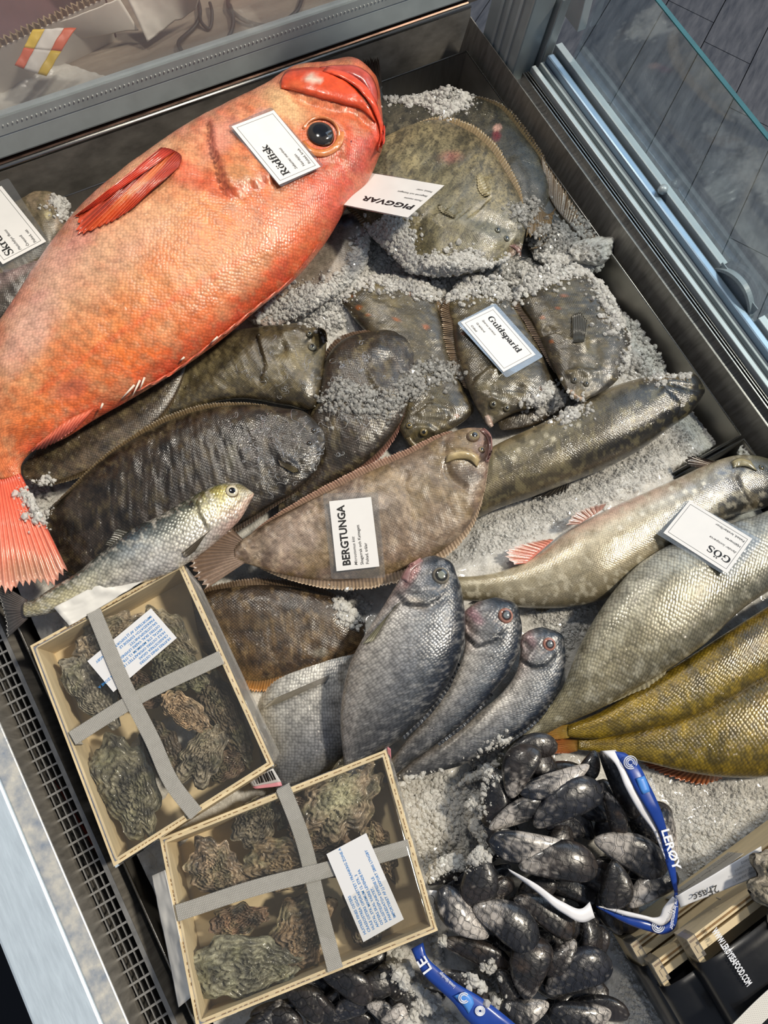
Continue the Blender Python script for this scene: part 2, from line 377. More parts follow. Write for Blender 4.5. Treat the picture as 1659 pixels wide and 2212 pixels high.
# left: slope, intake grille, sill
MB().hexa([(-.236, -.8, -.06), (-.235, -.8, -.06), (-.235, .9, -.06), (-.236, .9, -.06), (-.2585, -.8, 0), (-.2570, -.8, 0.0005), (-.2570, .9, 0.0005), (-.2585, .9, 0)]).link('front_slope', M_steel_d, ctr)
g = MB()
for i in range(13): g.box(-.345+i*.00695, -.345+i*.00695+.0011, -.75, .62, -.004, -.0008)
for j in range(92): g.box(-.345, -.2595, -.75+j*.0149, -.75+j*.0149+.0024, -.0035, 0)
gr = g.link('intake_grille', M_grille, ctr, kind='stuff')
MB().box(-.2615, -.2565, -.75, .62, -.005, .0008).link('grille_edge', M_grille, ctr)
MB().box(-.36, -.262, -.8, .7, -.10, -.095).link('duct_floor', M_black, ctr)
MB().tube([(-.2945, .36, -.045), (-.2937, .246, -.04), (-.2935, .177, -.04), (-.288, .10, -.05), (-.285, 0, -.09)], .003, 8).link('red_cable', plain('red_rubber', 'c8482c', .5), ctr, smooth=True)
MB().hexa([(-.306, -.8, .045), (-.2845, -.8, .047), (-.2845, .75, .047), (-.306, .75, .045), (-.306, -.8, .0515), (-.2845, -.8, .050), (-.2845, .75, .050), (-.306, .75, .0515)]).link('sill_lip', M_sillm, ctr, bevel=.0015)
MB().hexa([(-.366, -.8, .02), (-.306, -.8, .045), (-.306, .75, .045), (-.366, .75, .02), (-.366, -.8, .052), (-.306, -.8, .053), (-.306, .75, .053), (-.366, .75, .052)]).link('front_sill', M_sill, ctr, bevel=.003)
MB().box(-.2870, -.2855, -.8, .75, -.09, .047).link('sill_apron', M_steel_d, ctr)

# bench behind the fogged pane
M_bench = plain('worn_bench', '8e8478', .5, nscale=9, namt=.3, stretch=(1, 6, 1), bump=.3, bscale=40, col2='6b6056')
MB().box(-.7, .84, .932, 1.9, .0, .03).link('rear_bench', M_bench, ctr)
M_kraft = plain('corrugated_board', '8d7a62', .8, nscale=60, namt=.2)
M_white = plain('white_board', 'd9d3cb', .6, nscale=20, namt=.06, bump=.2, bscale=20)
bx = thing('cardboard_box', 'open cardboard box with a ragged corrugated rim behind the fogged pane', 'box', (.06, 1.12, .03))
E0, E1 = P((-60, 128), .10), P((225, -6), .10)
dv = (E1-E0); dv[2] = 0; L = np.linalg.norm(dv); dv /= L; nv = np.array([-dv[1], dv[0], 0])
def wall(A, B, th, z0, z1):
    t = (B-A)/np.linalg.norm(B-A); n = np.array([-t[1], t[0], 0])*th
    A0, B0 = A.copy(), B.copy(); A0[2] = B0[2] = z0; A1, B1 = A.copy(), B.copy(); A1[2] = B1[2] = z1
    return MB().hexa([A0, B0, B0+n, A0+n, A1, B1, B1+n, A1+n])
wall(E0, E1, .005, .03, .098).link('near_wall', M_white, bx)
V = []; F = []
N = 110
for i in range(N+1):
    p = E0+dv*L*i/N; jz = .004*rng.random(); o = nv*(.0035*math.sin(i*1.35)+.0025)
    for s, zz in ((-.001, .098), (.004, .0985)):
        V.append(p+nv*s*.6+o*.5+np.array([0, 0, zz-p[2]])); V.append(p+nv*(s*.6)+o+np.array([0, 0, zz+.006+jz-p[2]]))
for i in range(N):
    a = i*4; F += [(a, a+4, a+5, a+1), (a+2, a+3, a+7, a+6), (a+1, a+5, a+7, a+3)]
link('torn_rim', new_mesh('torn_rim', V, F, M_kraft, smooth=False), bx)
M_boxin = plain('box_inside', '5a4248', .8, nscale=12, namt=.2)
wall(E0+nv*.005, E0+nv*.35, .005, .03, .098).link('left_wall', M_boxin, bx)
wall(E1+nv*.35, E1+nv*.005, .005, .03, .098).link('right_wall', M_boxin, bx)
wall(E0+nv*.35, E1+nv*.35, .005, .03, .098).link('far_wall', M_boxin, bx)
q = [E0+nv*.005, E1+nv*.005, E1+nv*.35, E0+nv*.35]
MB().hexa([(*p[:2], .031) for p in q]+[(*p[:2], .033) for p in q]).link('bottom_board', M_boxin, bx)
def sheet(name, poly, z, mat, parent=None, amp=.003, seed=1, th=.0006, n=26, **kw):
    """crumpled paper: grid inside four px corners (tl,tr,br,bl) with folds, real thickness"""
    a, b_, c, d = [np.array(q_, float) for q_ in poly]; zz = z if hasattr(z, '__len__') else [z]*4
    V = []
    for i in range(n+1):
        for j in range(n+1):
            s, t = j/n, i/n
            px = a*(1-s)*(1-t)+b_*s*(1-t)+c*s*t+d*(1-s)*t
            z0 = zz[0]*(1-s)*(1-t)+zz[1]*s*(1-t)+zz[2]*s*t+zz[3]*(1-s)*t
            p = P(px, z0); r = fbm(np.array([p[0]*28+seed]), np.array([p[1]*28]), seed)[0]
            p[2] += amp*(abs(r-.5)*5-.6); V.append(p)
    nn = n+1; F = [(i*nn+j, i*nn+j+1, (i+1)*nn+j+1, (i+1)*nn+j) for i in range(n) for j in range(n)]
    o = link(name, new_mesh(name, V, F, mat), parent, **kw)
    md = o.modifiers.new('thick', 'SOLIDIFY'); md.thickness = th; md.offset = 0
    return o
M_paper = plain('wrapping_paper', 'dcd6ce', .55, nscale=30, namt=.05, bump=.15, bscale=60)
sheet('paper_bag', [(262, -30), (440, -40), (424, 18), (318, 88)], [.10, .10, .05, .045], M_paper, amp=.004, seed=4, label='crumpled white paper bag behind the fogged pane beside the cable', cat='paper bag')
sheet('paper_roll', [(70, 70), (258, -4), (300, 66), (150, 84)], [.095, .095, .05, .06], M_paper, amp=.002, seed=8, label='white rolled paper sheet lying along the cardboard box rim', cat='paper')
sheet('plastic_sheet', [(-40, 150), (130, 130), (250, 170), (-20, 330)], [.038, .036, .035, .034], plain('milky_plastic', 'b9b7b2', .25, nscale=15, namt=.1), amp=.006, seed=12, label='milky crumpled plastic sheet on the bench left of the dirty glass', cat='plastic sheet')
tp = thing('warning_tape', 'torn red, white and yellow striped tape stuck to the box rim', 'tape', P((100, 110), .09))
tpq = [(70, 62), (165, 60), (100, 164), (32, 142)]
tm = [plain('tape_yellow', 'd8b52e', .4), plain('tape_white', 'd8d2cc', .4), plain('tape_red', 'd25a34', .4)]
def lerp(a, b_, t): return (np.array(a, float)*(1-t)+np.array(b_, float)*t)
for r, (t0, t1) in enumerate(((0, .5), (.5, 1))):
    for k, (s0, s1) in enumerate(((0, .28), (.28, .72), (.72, 1))):
        q = [lerp(lerp(tpq[0], tpq[3], t0), lerp(tpq[1], tpq[2], t0), s0), lerp(lerp(tpq[0], tpq[3], t0), lerp(tpq[1], tpq[2], t0), s1),
             lerp(lerp(tpq[0], tpq[3], t1), lerp(tpq[1], tpq[2], t1), s1), lerp(lerp(tpq[0], tpq[3], t1), lerp(tpq[1], tpq[2], t1), s0)]
        mm = tm[1] if k == 1 else (tm[0] if (k == 0) != (r == 1) else tm[2])
        sheet('tape_stripe', q, [.108-.02*t0, .106-.02*t0, .105-.02*t1, .108-.02*t1], mm, tp, amp=.002, seed=3, n=8)
cb = thing('black_cable', 'looped black cable lying on the bench behind the fogged pane', 'cable', P((500, 60), .035))
M_cab = plain('cable_rubber', '1c1d20', .5)
for path, r in ((((1250, -40), (1240, 40), (1300, 100), (1400, 128), (1520, 122), (1610, 70), (1650, -30)), .0032), (((1070, -20), (1085, 90), (1000, 195), (972, 235), (1000, 310)), .0032),
             (((1250, 30), (1266, 130), (1220, 220), (1125, 295)), .0032), (((1082, 50), (1098, 130), (1130, 148), (1152, 80), (1140, 20)), .0026)):
    pts = catmull(np.array(path)*.3978, 40); w3 = P(pts, .036); w3[:, 2] += .003*np.sin(np.linspace(0, 9, 40))
    MB().tube(w3, r, 8).link('cable_loop', M_cab, cb, smooth=True)
# ------------------------------------------------------------------ fish
BODIES = []          # (V, F) of everything already lying in the counter, for things laid on top
def reg(V, F): BODIES.append((np.asarray(V, float), F))
def mkbvh(items):
    Vs = []; Fs = []; b = 0
    for V, F in items:
        Vs.append(V); Fs += [tuple(int(i)+b for i in f) for f in F]; b += len(V)
    return BVHTree.FromPolygons([tuple(v) for v in np.concatenate(Vs)], Fs)
def hit(bvh, px):
    d = rays(px); r = bvh.ray_cast(Vector(CAM), Vector(d))
    return (np.array(r[0]), np.array(r[1])) if r[0] is not None else (None, None)
def interp_cols(cols, s, lat):
    ks = sorted(cols); out = None; tabs = []
    for k in ks:
        st = cols[k]; xs = [p for p, _ in st]; cs = np.array([lin(c) for _, c in st])
        tabs.append(np.stack([np.interp(lat, xs, cs[:, i]) for i in range(3)], -1))
    if len(ks) == 1: return tabs[0]
    T = np.stack(tabs); idx = np.clip(np.searchsorted(ks, s)-1, 0, len(ks)-2); ka = np.array(ks)
    f = np.clip((s-ka[idx])/(ka[idx+1]-ka[idx]), 0, 1)[:, None]; ar = np.arange(len(s))
    return T[idx, ar]*(1-f)+T[idx+1, ar]*f
def paint(q, col, blobs=(), strokes=()):
    for (x, y, r1, r2, an, c, al, so) in blobs:
        a = math.radians(an); dx = q[:, 0]-x; dy = q[:, 1]-y
        u_ = (dx*math.cos(a)+dy*math.sin(a))/r1; v_ = (-dx*math.sin(a)+dy*math.cos(a))/r2
        d = np.hypot(u_, v_)+(fbm(q[:, 0]/22, q[:, 1]/22, int(x) % 17)-.5)*.7
        f = al*np.clip((1-d)/max(so, .02)+.5, 0, 1)[:, None]; f = f*f*(3-2*f) if al >= 1 else f
        col = col*(1-f)+np.array(lin(c))*f
    for (pl_, wd, c, al) in strokes:
        d, sd, pr = dpoly(q, pl_); d = d+(fbm(q[:, 0]/9, q[:, 1]/9, 3)-.5)*wd*.8
        f = al*np.clip(1.3-d/wd, 0, 1)[:, None]; col = col*(1-f)+np.array(lin(c))*f
    return col
BCOL = {}
def body(parent, mat, st, zc, k, cols, n=110, m=44, kdn=.45, ex=.8, e_up=1., blobs=(), strokes=(), feats=(), name='body', core=1., tcap=None, lump=0., lumps=16, seed=1, nose=True, cn=0., mott=(), gain=1.):
    """lofted fish body. st: rows (Ax,Ay,Bx,By) from snout to tail, px of the two outline edges; zc: height of the
    mid plane per row; k: upper thickness as a share of the half width per row"""
    st = np.asarray(st, float); ns = len(st)
    zc = np.interp(np.linspace(0, 1, ns), np.linspace(0, 1, len(zc)), zc) if hasattr(zc, '__len__') else np.full(ns, zc)
    k = np.interp(np.linspace(0, 1, ns), np.linspace(0, 1, len(k)), k) if hasattr(k, '__len__') else np.full(ns, k)
    mid = (st[:, :2]+st[:, 2:])/2
    R = catmull(np.column_stack([mid, st, zc, k]), n); R = R[:, 2:]
    A = P(R[:, 0:2], R[:, 4]); B = P(R[:, 2:4], R[:, 4])
    M = (A+B)/2; Hv = (B-A)/2*core; hw = np.linalg.norm(Hv, axis=1); t = R[:, 5]*hw/core
    if tcap: t = np.minimum(t, tcap)
    th = 2*np.pi*np.arange(m)/m; c, s = np.cos(th), np.sin(th)
    lat = np.sign(c)*np.abs(c)**ex
    V = M[:, None]+Hv[:, None]*lat[None, :, None]
    zz = np.where(s > 0, np.abs(s)**e_up, -kdn*np.abs(s))[None, :]*t[:, None]
    V[:, :, 2] += zz
    sv = np.repeat(np.linspace(0, 1, n), m); lv = np.tile(lat, n); up = np.tile(s > -.02, n)
    V = V.reshape(-1, 3)
    L = np.concatenate([[0], np.cumsum(np.linalg.norm(np.diff(M, axis=0), axis=1))])
    ring = np.linalg.norm(np.diff(V.reshape(n, m, 3), axis=1), axis=2).mean(0); arc = np.concatenate([[0], np.cumsum(ring)])
    hws = hw/hw.max()
    UV = np.column_stack([np.repeat(L, m), (arc[None, :]*(.35+.65*hws[:, None])).ravel()])
    q = PX(V); dz = np.zeros(len(V)); us = np.clip(np.tile(s, n), 0, 1)**.5
    if lump:
        dz += lump*(fbm(q[:, 0]/lumps, q[:, 1]/lumps, seed)-.5)*us
    for f in feats:
        pl_, wd, amp, kd = f[:4]; d, sd, pr = dpoly(q, pl_)
        edge = np.clip(np.minimum(pr, 1-pr)*8, 0, 1)
        g_ = np.exp(-(d/wd)**2)*edge
        if kd == 'ridge': dz += amp*g_*us
        elif kd == 'groove': dz -= amp*g_*us
        elif kd == 'step': dz += amp*np.where(sd*f[4] > 0, np.exp(-d/(wd*4)), -.5*np.exp(-(d/wd)**2))*edge*us
        elif kd == 'dome':
            pass
    V[:, 2] += dz
    C = interp_cols(cols, sv, lv)*gain
    C = C*(1+.22*(fbm(q[:, 0]/40, q[:, 1]/40, seed+5)-.5))[:, None]
    if cn: C = C*(1+cn*(fbm(q[:, 0]/13, q[:, 1]/13, seed+9, 3)-.5))[:, None]
    for (mc, ms, lo, hi, al, sd_) in mott:
        f_ = (fbm(q[:, 0]/ms+sd_, q[:, 1]/ms-sd_, sd_, 4)-.5)*1.7+.5; f_ = np.clip((f_-lo)/(hi-lo), 0, 1)[:, None]; f_ = f_*f_*(3-2*f_)*al
        C = C*(1-f_)+np.array(lin(mc))*f_
    C = paint(q, C, blobs, strokes)
    C = np.clip(C, .002, 1)
    i = np.arange(n-1)[:, None]*m; j = np.arange(m)[None, :]; j2 = (j+1) % m
    F = np.stack([i+j, i+j2, i+m+j2, i+m+j], -1).reshape(-1, 4)
    # closing fans
    capV = np.stack([V[:m].mean(0), V[-m:].mean(0)])
    if nose: capV[0] += (capV[0]-V[m:2*m].mean(0))*.35
    nV = len(V); V = np.concatenate([V, capV]); UV = np.concatenate([UV, UV[[0, -1]]]); C = np.concatenate([C, C[[0, -1]]])
    jj = np.arange(m); j2 = (jj+1) % m
    caps = np.concatenate([np.stack([np.full(m, nV), j2, jj, jj], -1), np.stack([np.full(m, nV+1), (n-1)*m+jj, (n-1)*m+j2, (n-1)*m+j2], -1)])
    Fl = [tuple(f) for f in F]+[tuple(f[:3]) for f in caps]
    me = new_mesh(name, V, Fl, mat, C, UV)
    o = link(name, me, parent); reg(V, Fl)
    bv = mkbvh([(V, Fl)]); ok = np.concatenate([up, [False, False]]); BCOL[id(bv)] = (PX(V)[ok], C[ok]); BCOL[id(bv), 0] = bv
    return o, bv, (A, B, M, L)
    return o, mkbvh([(V, Fl)]), (A, B, M, L)
M_fin = attr_mat('fin_membrane', .3, .5, nz=.12, nzs=220, bump=.2, bscale=300)
def fin(parent, base, tip, zb, zt, cb, ct, nr=14, name='fin', jag=.12, arch=.0, corr=.0007, th=.0008, m=9, streak=.45, mat=None, seed=0, edge=None, blobs=(), over=None, lift=.0015):
    """fan of bony rays with membrane between; base/tip: px polylines"""
    per = 4; N = nr*per+1
    bq = resample(base, N); tq = resample(tip, N); ph = np.arange(N)/per
    ray = .5+.5*np.cos(2*np.pi*ph); r2 = np.random.default_rng(seed+3)
    jl = 1-jag*(1-ray)-jag*.8*np.repeat(r2.random(nr+1), per)[:N]
    V = []; C = []; UV = []
    zbs = np.interp(np.linspace(0, 1, N), np.linspace(0, 1, len(zb)), zb) if hasattr(zb, '__len__') else np.full(N, zb)
    zts = np.interp(np.linspace(0, 1, N), np.linspace(0, 1, len(zt)), zt) if hasattr(zt, '__len__') else np.full(N, zt)
    cb, ct = np.array(lin(cb)), np.array(lin(ct)); ed = np.array(lin(edge)) if edge else None
    wob = fbm(np.arange(N)/5., np.zeros(N), seed)-.5
    for jx in range(m):
        t = jx/(m-1)
        p = bq+(tq-bq)*(t*jl)[:, None]
        zz = zbs*(1-t)+zts*t+arch*math.sin(math.pi*t)+corr*(ray-.5)*2*min(1, t*3+.2)+wob*.004*t
        if over is not None:
            zz = np.array(zz, float)
            for ii in range(N):
                h, _nn = hit(over, p[ii])
                if h is not None: zz[ii] = max(zz[ii] if t > .3 and False else -9, h[2]+lift+(corr*(ray[ii]-.5)*2+.0015*math.sin(math.pi*t))*min(1, t*3)+arch*math.sin(math.pi*t))
        V.append(P(p, zz))
        c = (cb*(1-t)+ct*t)[None]*(1+streak*(ray-.55)[:, None])
        c = c*(1+.3*(fbm(p[:, 0]/8, p[:, 1]/8, seed)-.5))[:, None]
        if ed is not None and t > .8: c = c*(1-(t-.8)*4)+ed*(t-.8)*4
        C.append(np.clip(c, .002, 1)); UV.append(np.column_stack([ph, np.full(N, t)]))
    V = np.concatenate(V); C = np.concatenate(C); UV = np.concatenate(UV)
    if blobs: C = paint(PX(V), C, blobs)
    nt_ = len(V); V2 = V.copy(); V2[:, 2] -= th
    i = np.arange(m-1)[:, None]*N; j = np.arange(N-1)[None]
    F = np.stack([i+j, i+j+1, i+N+j+1, i+N+j], -1).reshape(-1, 4)
    rim = [*range(N), *[N*r+N-1 for r in range(1, m)], *range(N*m-2, N*(m-1)-1, -1), *[N*r for r in range(m-2, 0, -1)]]
    rim = np.array(rim); r2_ = np.roll(rim, -1)
    S = np.stack([rim, r2_, r2_+nt_, rim+nt_], -1)
    F = np.concatenate([F, F[:, ::-1]+nt_, S])
    VV = np.concatenate([V, V2])
    o = link(name, new_mesh(name, VV, F, mat or M_fin, np.concatenate([C, C]), np.concatenate([UV, UV])), parent)
    reg(V, [tuple(f) for f in F[:(m-1)*(N-1)]])
    return o
M_eye = attr_mat('wet_eye', .06, 1., nz=.05, nzs=300)
def eye(parent, bvh, px, r, pupil='0c0e12', iris='8a8474', ring='4a4438', rp=.45, ri=.82, bulge=.45, name='eye', tilt=.5, el=1., ean=0, lift=.0):
    h, nrm = hit(bvh, px)
    if h is None: return
    if nrm[2] < 0: nrm = -nrm
    nrm = nrm*tilt+np.array([0, 0, 1])*(1-tilt); nrm /= np.linalg.norm(nrm)
    a = np.cross(nrm, [0, 1, 0]); a /= np.linalg.norm(a); b_ = np.cross(nrm, a)
    R = r*.00058; V = []; C = []; nr, na = 14, 28
    an = math.radians(ean)
    for i in range(nr+1):
        t = i/nr
        c = np.array(lin(pupil if t < rp else (iris if t < ri else ring)))
        for j in range(na):
            ph = 2*math.pi*j/na
            x, y = t*math.cos(ph)*el, t*math.sin(ph)
            x, y = x*math.cos(an)-y*math.sin(an), x*math.sin(an)+y*math.cos(an)
            hgt = bulge*math.sqrt(max(0, 1-t*t))-.25*max(0, t-.85)/.15
            V.append(h+R*(a*x+b_*y)+nrm*(R*hgt+lift-.0004)); C.append(np.clip(c*(.8+.4*rng.random()), 0, 1))
    F = [(i*na+j, i*na+(j+1) % na, (i+1)*na+(j+1) % na, (i+1)*na+j) for i in range(nr) for j in range(na)]
    link(name, new_mesh(name, V, F, M_eye, np.array(C)), parent)
def patch(parent, poly, bvh, mat, col, name, lift=.0012, n=16, col2=None, bulge=.0, taper=0., tint=1., blobs=(), ends=0.):
    """small raised flap (gill cover, lip, jaw) that follows the body: px quad strip between two polylines"""
    a, b_ = resample(poly[0], n), resample(poly[1], n); m = 7
    V = []; C = []; sk = BCOL.get(id(bvh)) if col is None else None
    for j in range(m):
        t = j/(m-1); q = a*(1-t)+b_*t
        for i in range(n):
            h, nn = hit(bvh, q[i])
            if h is None: h = P(q[i], V[-1][2] if V else .03)
            s = i/(n-1)
            e_ = min(1, math.sin(math.pi*s)*3)**.7 if ends else 1
            V.append(h+np.array([0, 0, lift*(1-taper*t)*e_+bulge*math.sin(math.pi*t)*math.sin(math.pi*min(1, max(0, s)))**.6]))
            if sk is not None:
                k_ = np.argmin(((sk[0]-q[i])**2).sum(1)); C.append(np.clip(sk[1][k_]*tint, .002, 1)); continue
            C.append(np.clip((np.array(lin(col))*(1-t)+np.array(lin(col2 or col))*t)*(.7+.6*fbm(np.array([q[i][0]/12]), np.array([q[i][1]/12]), 4)[0]), .002, 1))
    F = [(j*n+i, j*n+i+1, (j+1)*n+i+1, (j+1)*n+i) for j in range(m-1) for i in range(n-1)]
    v0, v1, v3 = V[3*n+n//2], V[3*n+n//2+1], V[4*n+n//2]
    if np.cross(v1-v0, v3-v0)[2] < 0: F = [f[::-1] for f in F]
    C = np.array(C)
    if blobs: C = paint(PX(np.array(V)), C, blobs)
    uvp = np.array([[i*.002, j*.002] for j in range(m) for i in range(n)])
    o = link(name, new_mesh(name, V, F, mat, C, uvp), parent)
    md = o.modifiers.new('thick', 'SOLIDIFY'); md.thickness = .0018; md.offset = -1
    reg(V, F); return o
def fringe(parent, st, zc, side, s0, s1, cb, ct, nr=50, inn=.84, out=1.0, name='fin', **kw):
    """long ray fin along one edge of a flatfish"""
    st = np.asarray(st, float); ns = len(st)
    z = np.interp(np.linspace(0, 1, ns), np.linspace(0, 1, len(zc)), zc) if hasattr(zc, '__len__') else np.full(ns, zc)
    mid = (st[:, :2]+st[:, 2:])/2
    R = catmull(np.column_stack([mid, st, z]), 120)
    idx = np.linspace(int(s0*119), int(s1*119), 40).astype(int)
    m_ = (R[idx, 2:4]+R[idx, 4:6])/2; e = R[idx, 2:4] if side == 'A' else R[idx, 4:6]
    w_ = np.sin(np.linspace(0, 1, 40)*math.pi)**.5
    base = m_+(e-m_)*inn; tip = m_+(e-m_)*(inn+(out-inn)*(.25+.75*w_))[:, None]
    back = np.gradient(tip, axis=0); tip = tip+back/np.linalg.norm(back, axis=1, keepdims=True)*5
    return fin(parent, base, tip, R[idx, 6]+.002, R[idx, 6]-.003, cb, ct, nr=nr, name=name, m=6, **kw)
M_slime_glint = see_through('glint_gel', (.9, .9, .9), .22, .04, (.85, .85, .82), 1.)
def slime_glints(parent, poly, bvh, n, seed, r=.0007):  # pale glossy tubes stand in for highlights on the slimy skin
    r_ = np.random.default_rng(seed); po = np.array(poly, float); lo, hi = po.min(0), po.max(0); m_ = MB(); k = 0
    while k < n:
        p = lo+(hi-lo)*r_.random(2)
        if not inpoly(p[None], po)[0]: continue
        k += 1; a = r_.random()*6.28; w_ = r_.normal()*.35; pts = []
        for i in range(int(r_.integers(7, 26))):
            h, _ = hit(bvh, p)
            if h is None: break
            pts.append(h+[0, 0, r*.5]); p = p+2.6*np.array([math.cos(a), math.sin(a)]); w_ += r_.normal()*.35; w_ *= .9; a += w_
        if len(pts) > 5: m_.tube(pts, [r*(.25+.75*math.sin(math.pi*(i+.5)/len(pts)))*(.7+.6*r_.random()) for i in range(len(pts))], 5)
    return m_.link('slime_glint', M_slime_glint, parent, smooth=True, kind='stuff')
# --- skins
S_red = fish_mat('redfish_skin', .0042, .3, .14, .36, .4, nz=.22, nzs=90, wet=.4, wets=170, sss=.05, light=.08, rand=.55, speck=.12, speck_scale=420)
S_turbot = fish_mat('turbot_skin', .0022, .25, .12, .40, .4, speck=.6, speck_scale=300, nz=.25, nzs=45, wet=.45, wets=110)
S_plaice = fish_mat('plaice_skin', .0026, .22, .16, .32, .55, nz=.3, nzs=50, wet=.4, wets=90, light=.1)
S_sole = fish_mat('sole_skin', .0030, .25, .38, .34, .5, nz=.4, nzs=60, speck=.25, speck_scale=160, wet=.5, wets=90, light=.15)
S_lemon = fish_mat('lemon_sole_skin', .0027, .2, .18, .36, .45, nz=.3, nzs=55, speck=.3, speck_scale=170, wet=.5, wets=120, light=.1)
S_char = fish_mat('char_skin', .0026, .22, .2, .3, .55, nz=.15, nzs=60, wet=.2, wets=80, metal=.15, light=.1, rand=.4)
S_perch = fish_mat('pikeperch_skin', .0042, .3, .38, .32, .5, nz=.22, nzs=60, wet=.25, wets=110, metal=.12, light=.12, rand=.4)
S_bream = fish_mat('bream_skin', .0036, .25, .32, .34, .45, nz=.3, nzs=90, wet=.3, wets=140, metal=.18, light=.15, rand=.5)
S_herring = fish_mat('herring_skin', .0042, .5, .3, .26, .6, nz=.2, nzs=80, wet=.4, wets=160, metal=.3, light=.2, rand=.5)
M_lip = attr_mat('wet_flesh', .28, .7, nz=.2, nzs=120, bump=.3, bscale=180)

# ================= redfish
RED0 = len(BODIES)
t = thing('redfish', 'huge orange-red fish with a big dark eye, lying across the others under the far tag', 'fish', P((400, 600), .03))
RST = [(806, 168, 822, 225), (762, 144, 827, 300), (692, 149, 816, 345), (628, 160, 792, 395), (568, 196, 757, 432), (505, 228, 730, 480), (428, 268, 702, 525), (345, 322, 642, 597),
       (255, 388, 562, 662), (178, 456, 472, 737), (105, 545, 378, 803), (42, 640, 288, 858), (-22, 740, 202, 907), (-60, 840, 132, 950), (-72, 920, 70, 975), (-58, 985, 47, 1002), (-45, 1045, 46, 1032)]
zr = [.06, .065, .07, .07, .072, .072, .07, .07, .07, .068, .065, .062, .058, .054, .05, .046, .042]
kr = [.7, .62, .5, .47, .46, .45, .45, .45, .45, .45, .45, .45, .45, .45, .45, .4, .3]
O1, O2, O3, PK, PL = 'f0764a', 'e2612f', 'ee8a58', 'e98d80', 'eeb488'
rb, rv, _ = body(t, S_red, RST, zr, kr, {
    0: [(-1, 'd2604e'), (0, 'e06a48'), (1, 'e8603c')], .12: [(-1, 'e88060'), (-.5, 'f0a478'), (0, 'ee8a5c'), (.6, 'dd5f3c'), (1, 'd05545')], .25: [(-1, 'e69480'), (-.5, 'ee9670'), (0, 'e57a50'), (.6, 'dd6840'), (1, 'd0604e')],
    .4: [(-1, 'e28a74'), (-.6, 'eaa57c'), (-.1, 'eda26c'), (.4, 'ea8448'), (.8, 'e2642c'), (1, 'd8523a')], .65: [(-1, 'dd8f80'), (-.6, 'e8ae90'), (0, 'eaa272'), (.45, 'ee8c4c'), (.8, 'ee742c'), (1, 'd8583c')],
    .88: [(-1, 'dc8474'), (0, 'ee9660'), (.6, 'f07c38'), (1, 'e06444')], 1: [(-1, 'e68058'), (0, 'ee8a54'), (1, 'e8764a')]},
    n=300, m=120, ex=.9, lump=.004, lumps=34, cn=.5, kdn=.55, mott=[('dca878', 60, .5, .78, .4, 3), ('d8642c', 38, .48, .75, .4, 5), ('c09068', 14, .52, .8, .45, 7), ('a8562e', 9, .55, .8, .4, 9)],
    blobs=[(672, 172, 20, 13, 0, 'e8dccb', .9, .3), (610, 225, 52, 26, 40, 'f0c894', .75, .8), (330, 340, 70, 22, -40, 'f0bd90', .6, .8), (410, 380, 90, 26, 25, 'd8402e', .55, .9), (300, 520, 60, 20, -35, 'd8706c', .4, 1),
           (170, 520, 80, 22, -50, 'cf6a70', .55, .9), (86, 640, 24, 12, -30, 'c85462', .6, .9), (120, 600, 110, 45, -50, 'e6b9a0', .6, 1), (60, 720, 80, 40, -55, 'e4b6a4', .7, 1), (230, 560, 120, 50, -48, 'e6b898', .5, 1), (330, 480, 90, 50, -45, 'e4b48c', .5, 1), (470, 560, 70, 40, -45, 'dfa878', .35, 1),
           (520, 385, 30, 22, 20, 'b98a5c', .65, .7), (545, 560, 40, 55, 30, 'e0a070', .5, .9), (700, 320, 20, 70, 20, 'd2563c', .5, .8), (790, 340, 30, 60, 30, 'b85048', .6, .9), (720, 420, 50, 40, 0, 'd85a40', .5, .9),
           (640, 500, 60, 60, 0, 'e4733c', .5, 1), (400, 620, 130, 80, -40, 'eda56e', .35, 1), (560, 330, 34, 20, 40, 'd96a48', .5, .8), (150, 840, 40, 24, -30, 'b4645a', .45, .9), (480, 300, 26, 50, 30, 'e8a290', .6, .8), (560, 255, 30, 14, -50, 'eab0a0', .7, .5)],
    strokes=[([(600, 515), (480, 585), (330, 675), (200, 760), (80, 850)], 7, 'f0683a', .55), ([(455, 262), (462, 320), (478, 365), (492, 420)], 7, 'a84a3c', .7), ([(492, 424), (560, 398), (600, 385)], 6, 'c85038', .6), ([(765, 150), (800, 210), (824, 290)], 6, 'e8502e', .5)],  # strokes along the gill creases paint their shade into the skin
    feats=[([(452, 258), (460, 320), (475, 365), (490, 428)], 15, .009, 'step', -1), ([(490, 428), (540, 402), (575, 392), (600, 380)], 13, .005, 'step', -1), ([(600, 515), (480, 585), (330, 675), (200, 760), (80, 850)], 6, .0012, 'ridge'),
           ([(740, 350), (745, 290), (725, 262), (690, 258)], 9, .005, 'ridge'), ([(610, 180), (640, 210), (720, 232), (770, 240), (812, 285)], 8, .007, 'groove'), ([(650, 205), (690, 222), (740, 232)], 6, .004, 'groove'),
           ([(700, 160), (770, 200), (810, 250)], 7, .006, 'ridge'), ([(420, 300), (440, 350), (430, 400)], 14, .004, 'groove'), ([(512, 250), (530, 310), (548, 372)], 9, .003, 'ridge'), ([(640, 260), (655, 330), (700, 352), (750, 340)], 8, .003, 'groove'), ([(480, 262), (470, 240)], 6, .004, 'ridge'), ([(455, 275), (445, 252)], 5, .003, 'ridge'), ([(520, 235), (505, 262)], 9, .003, 'ridge'), ([(545, 222), (535, 250)], 7, .003, 'ridge')])
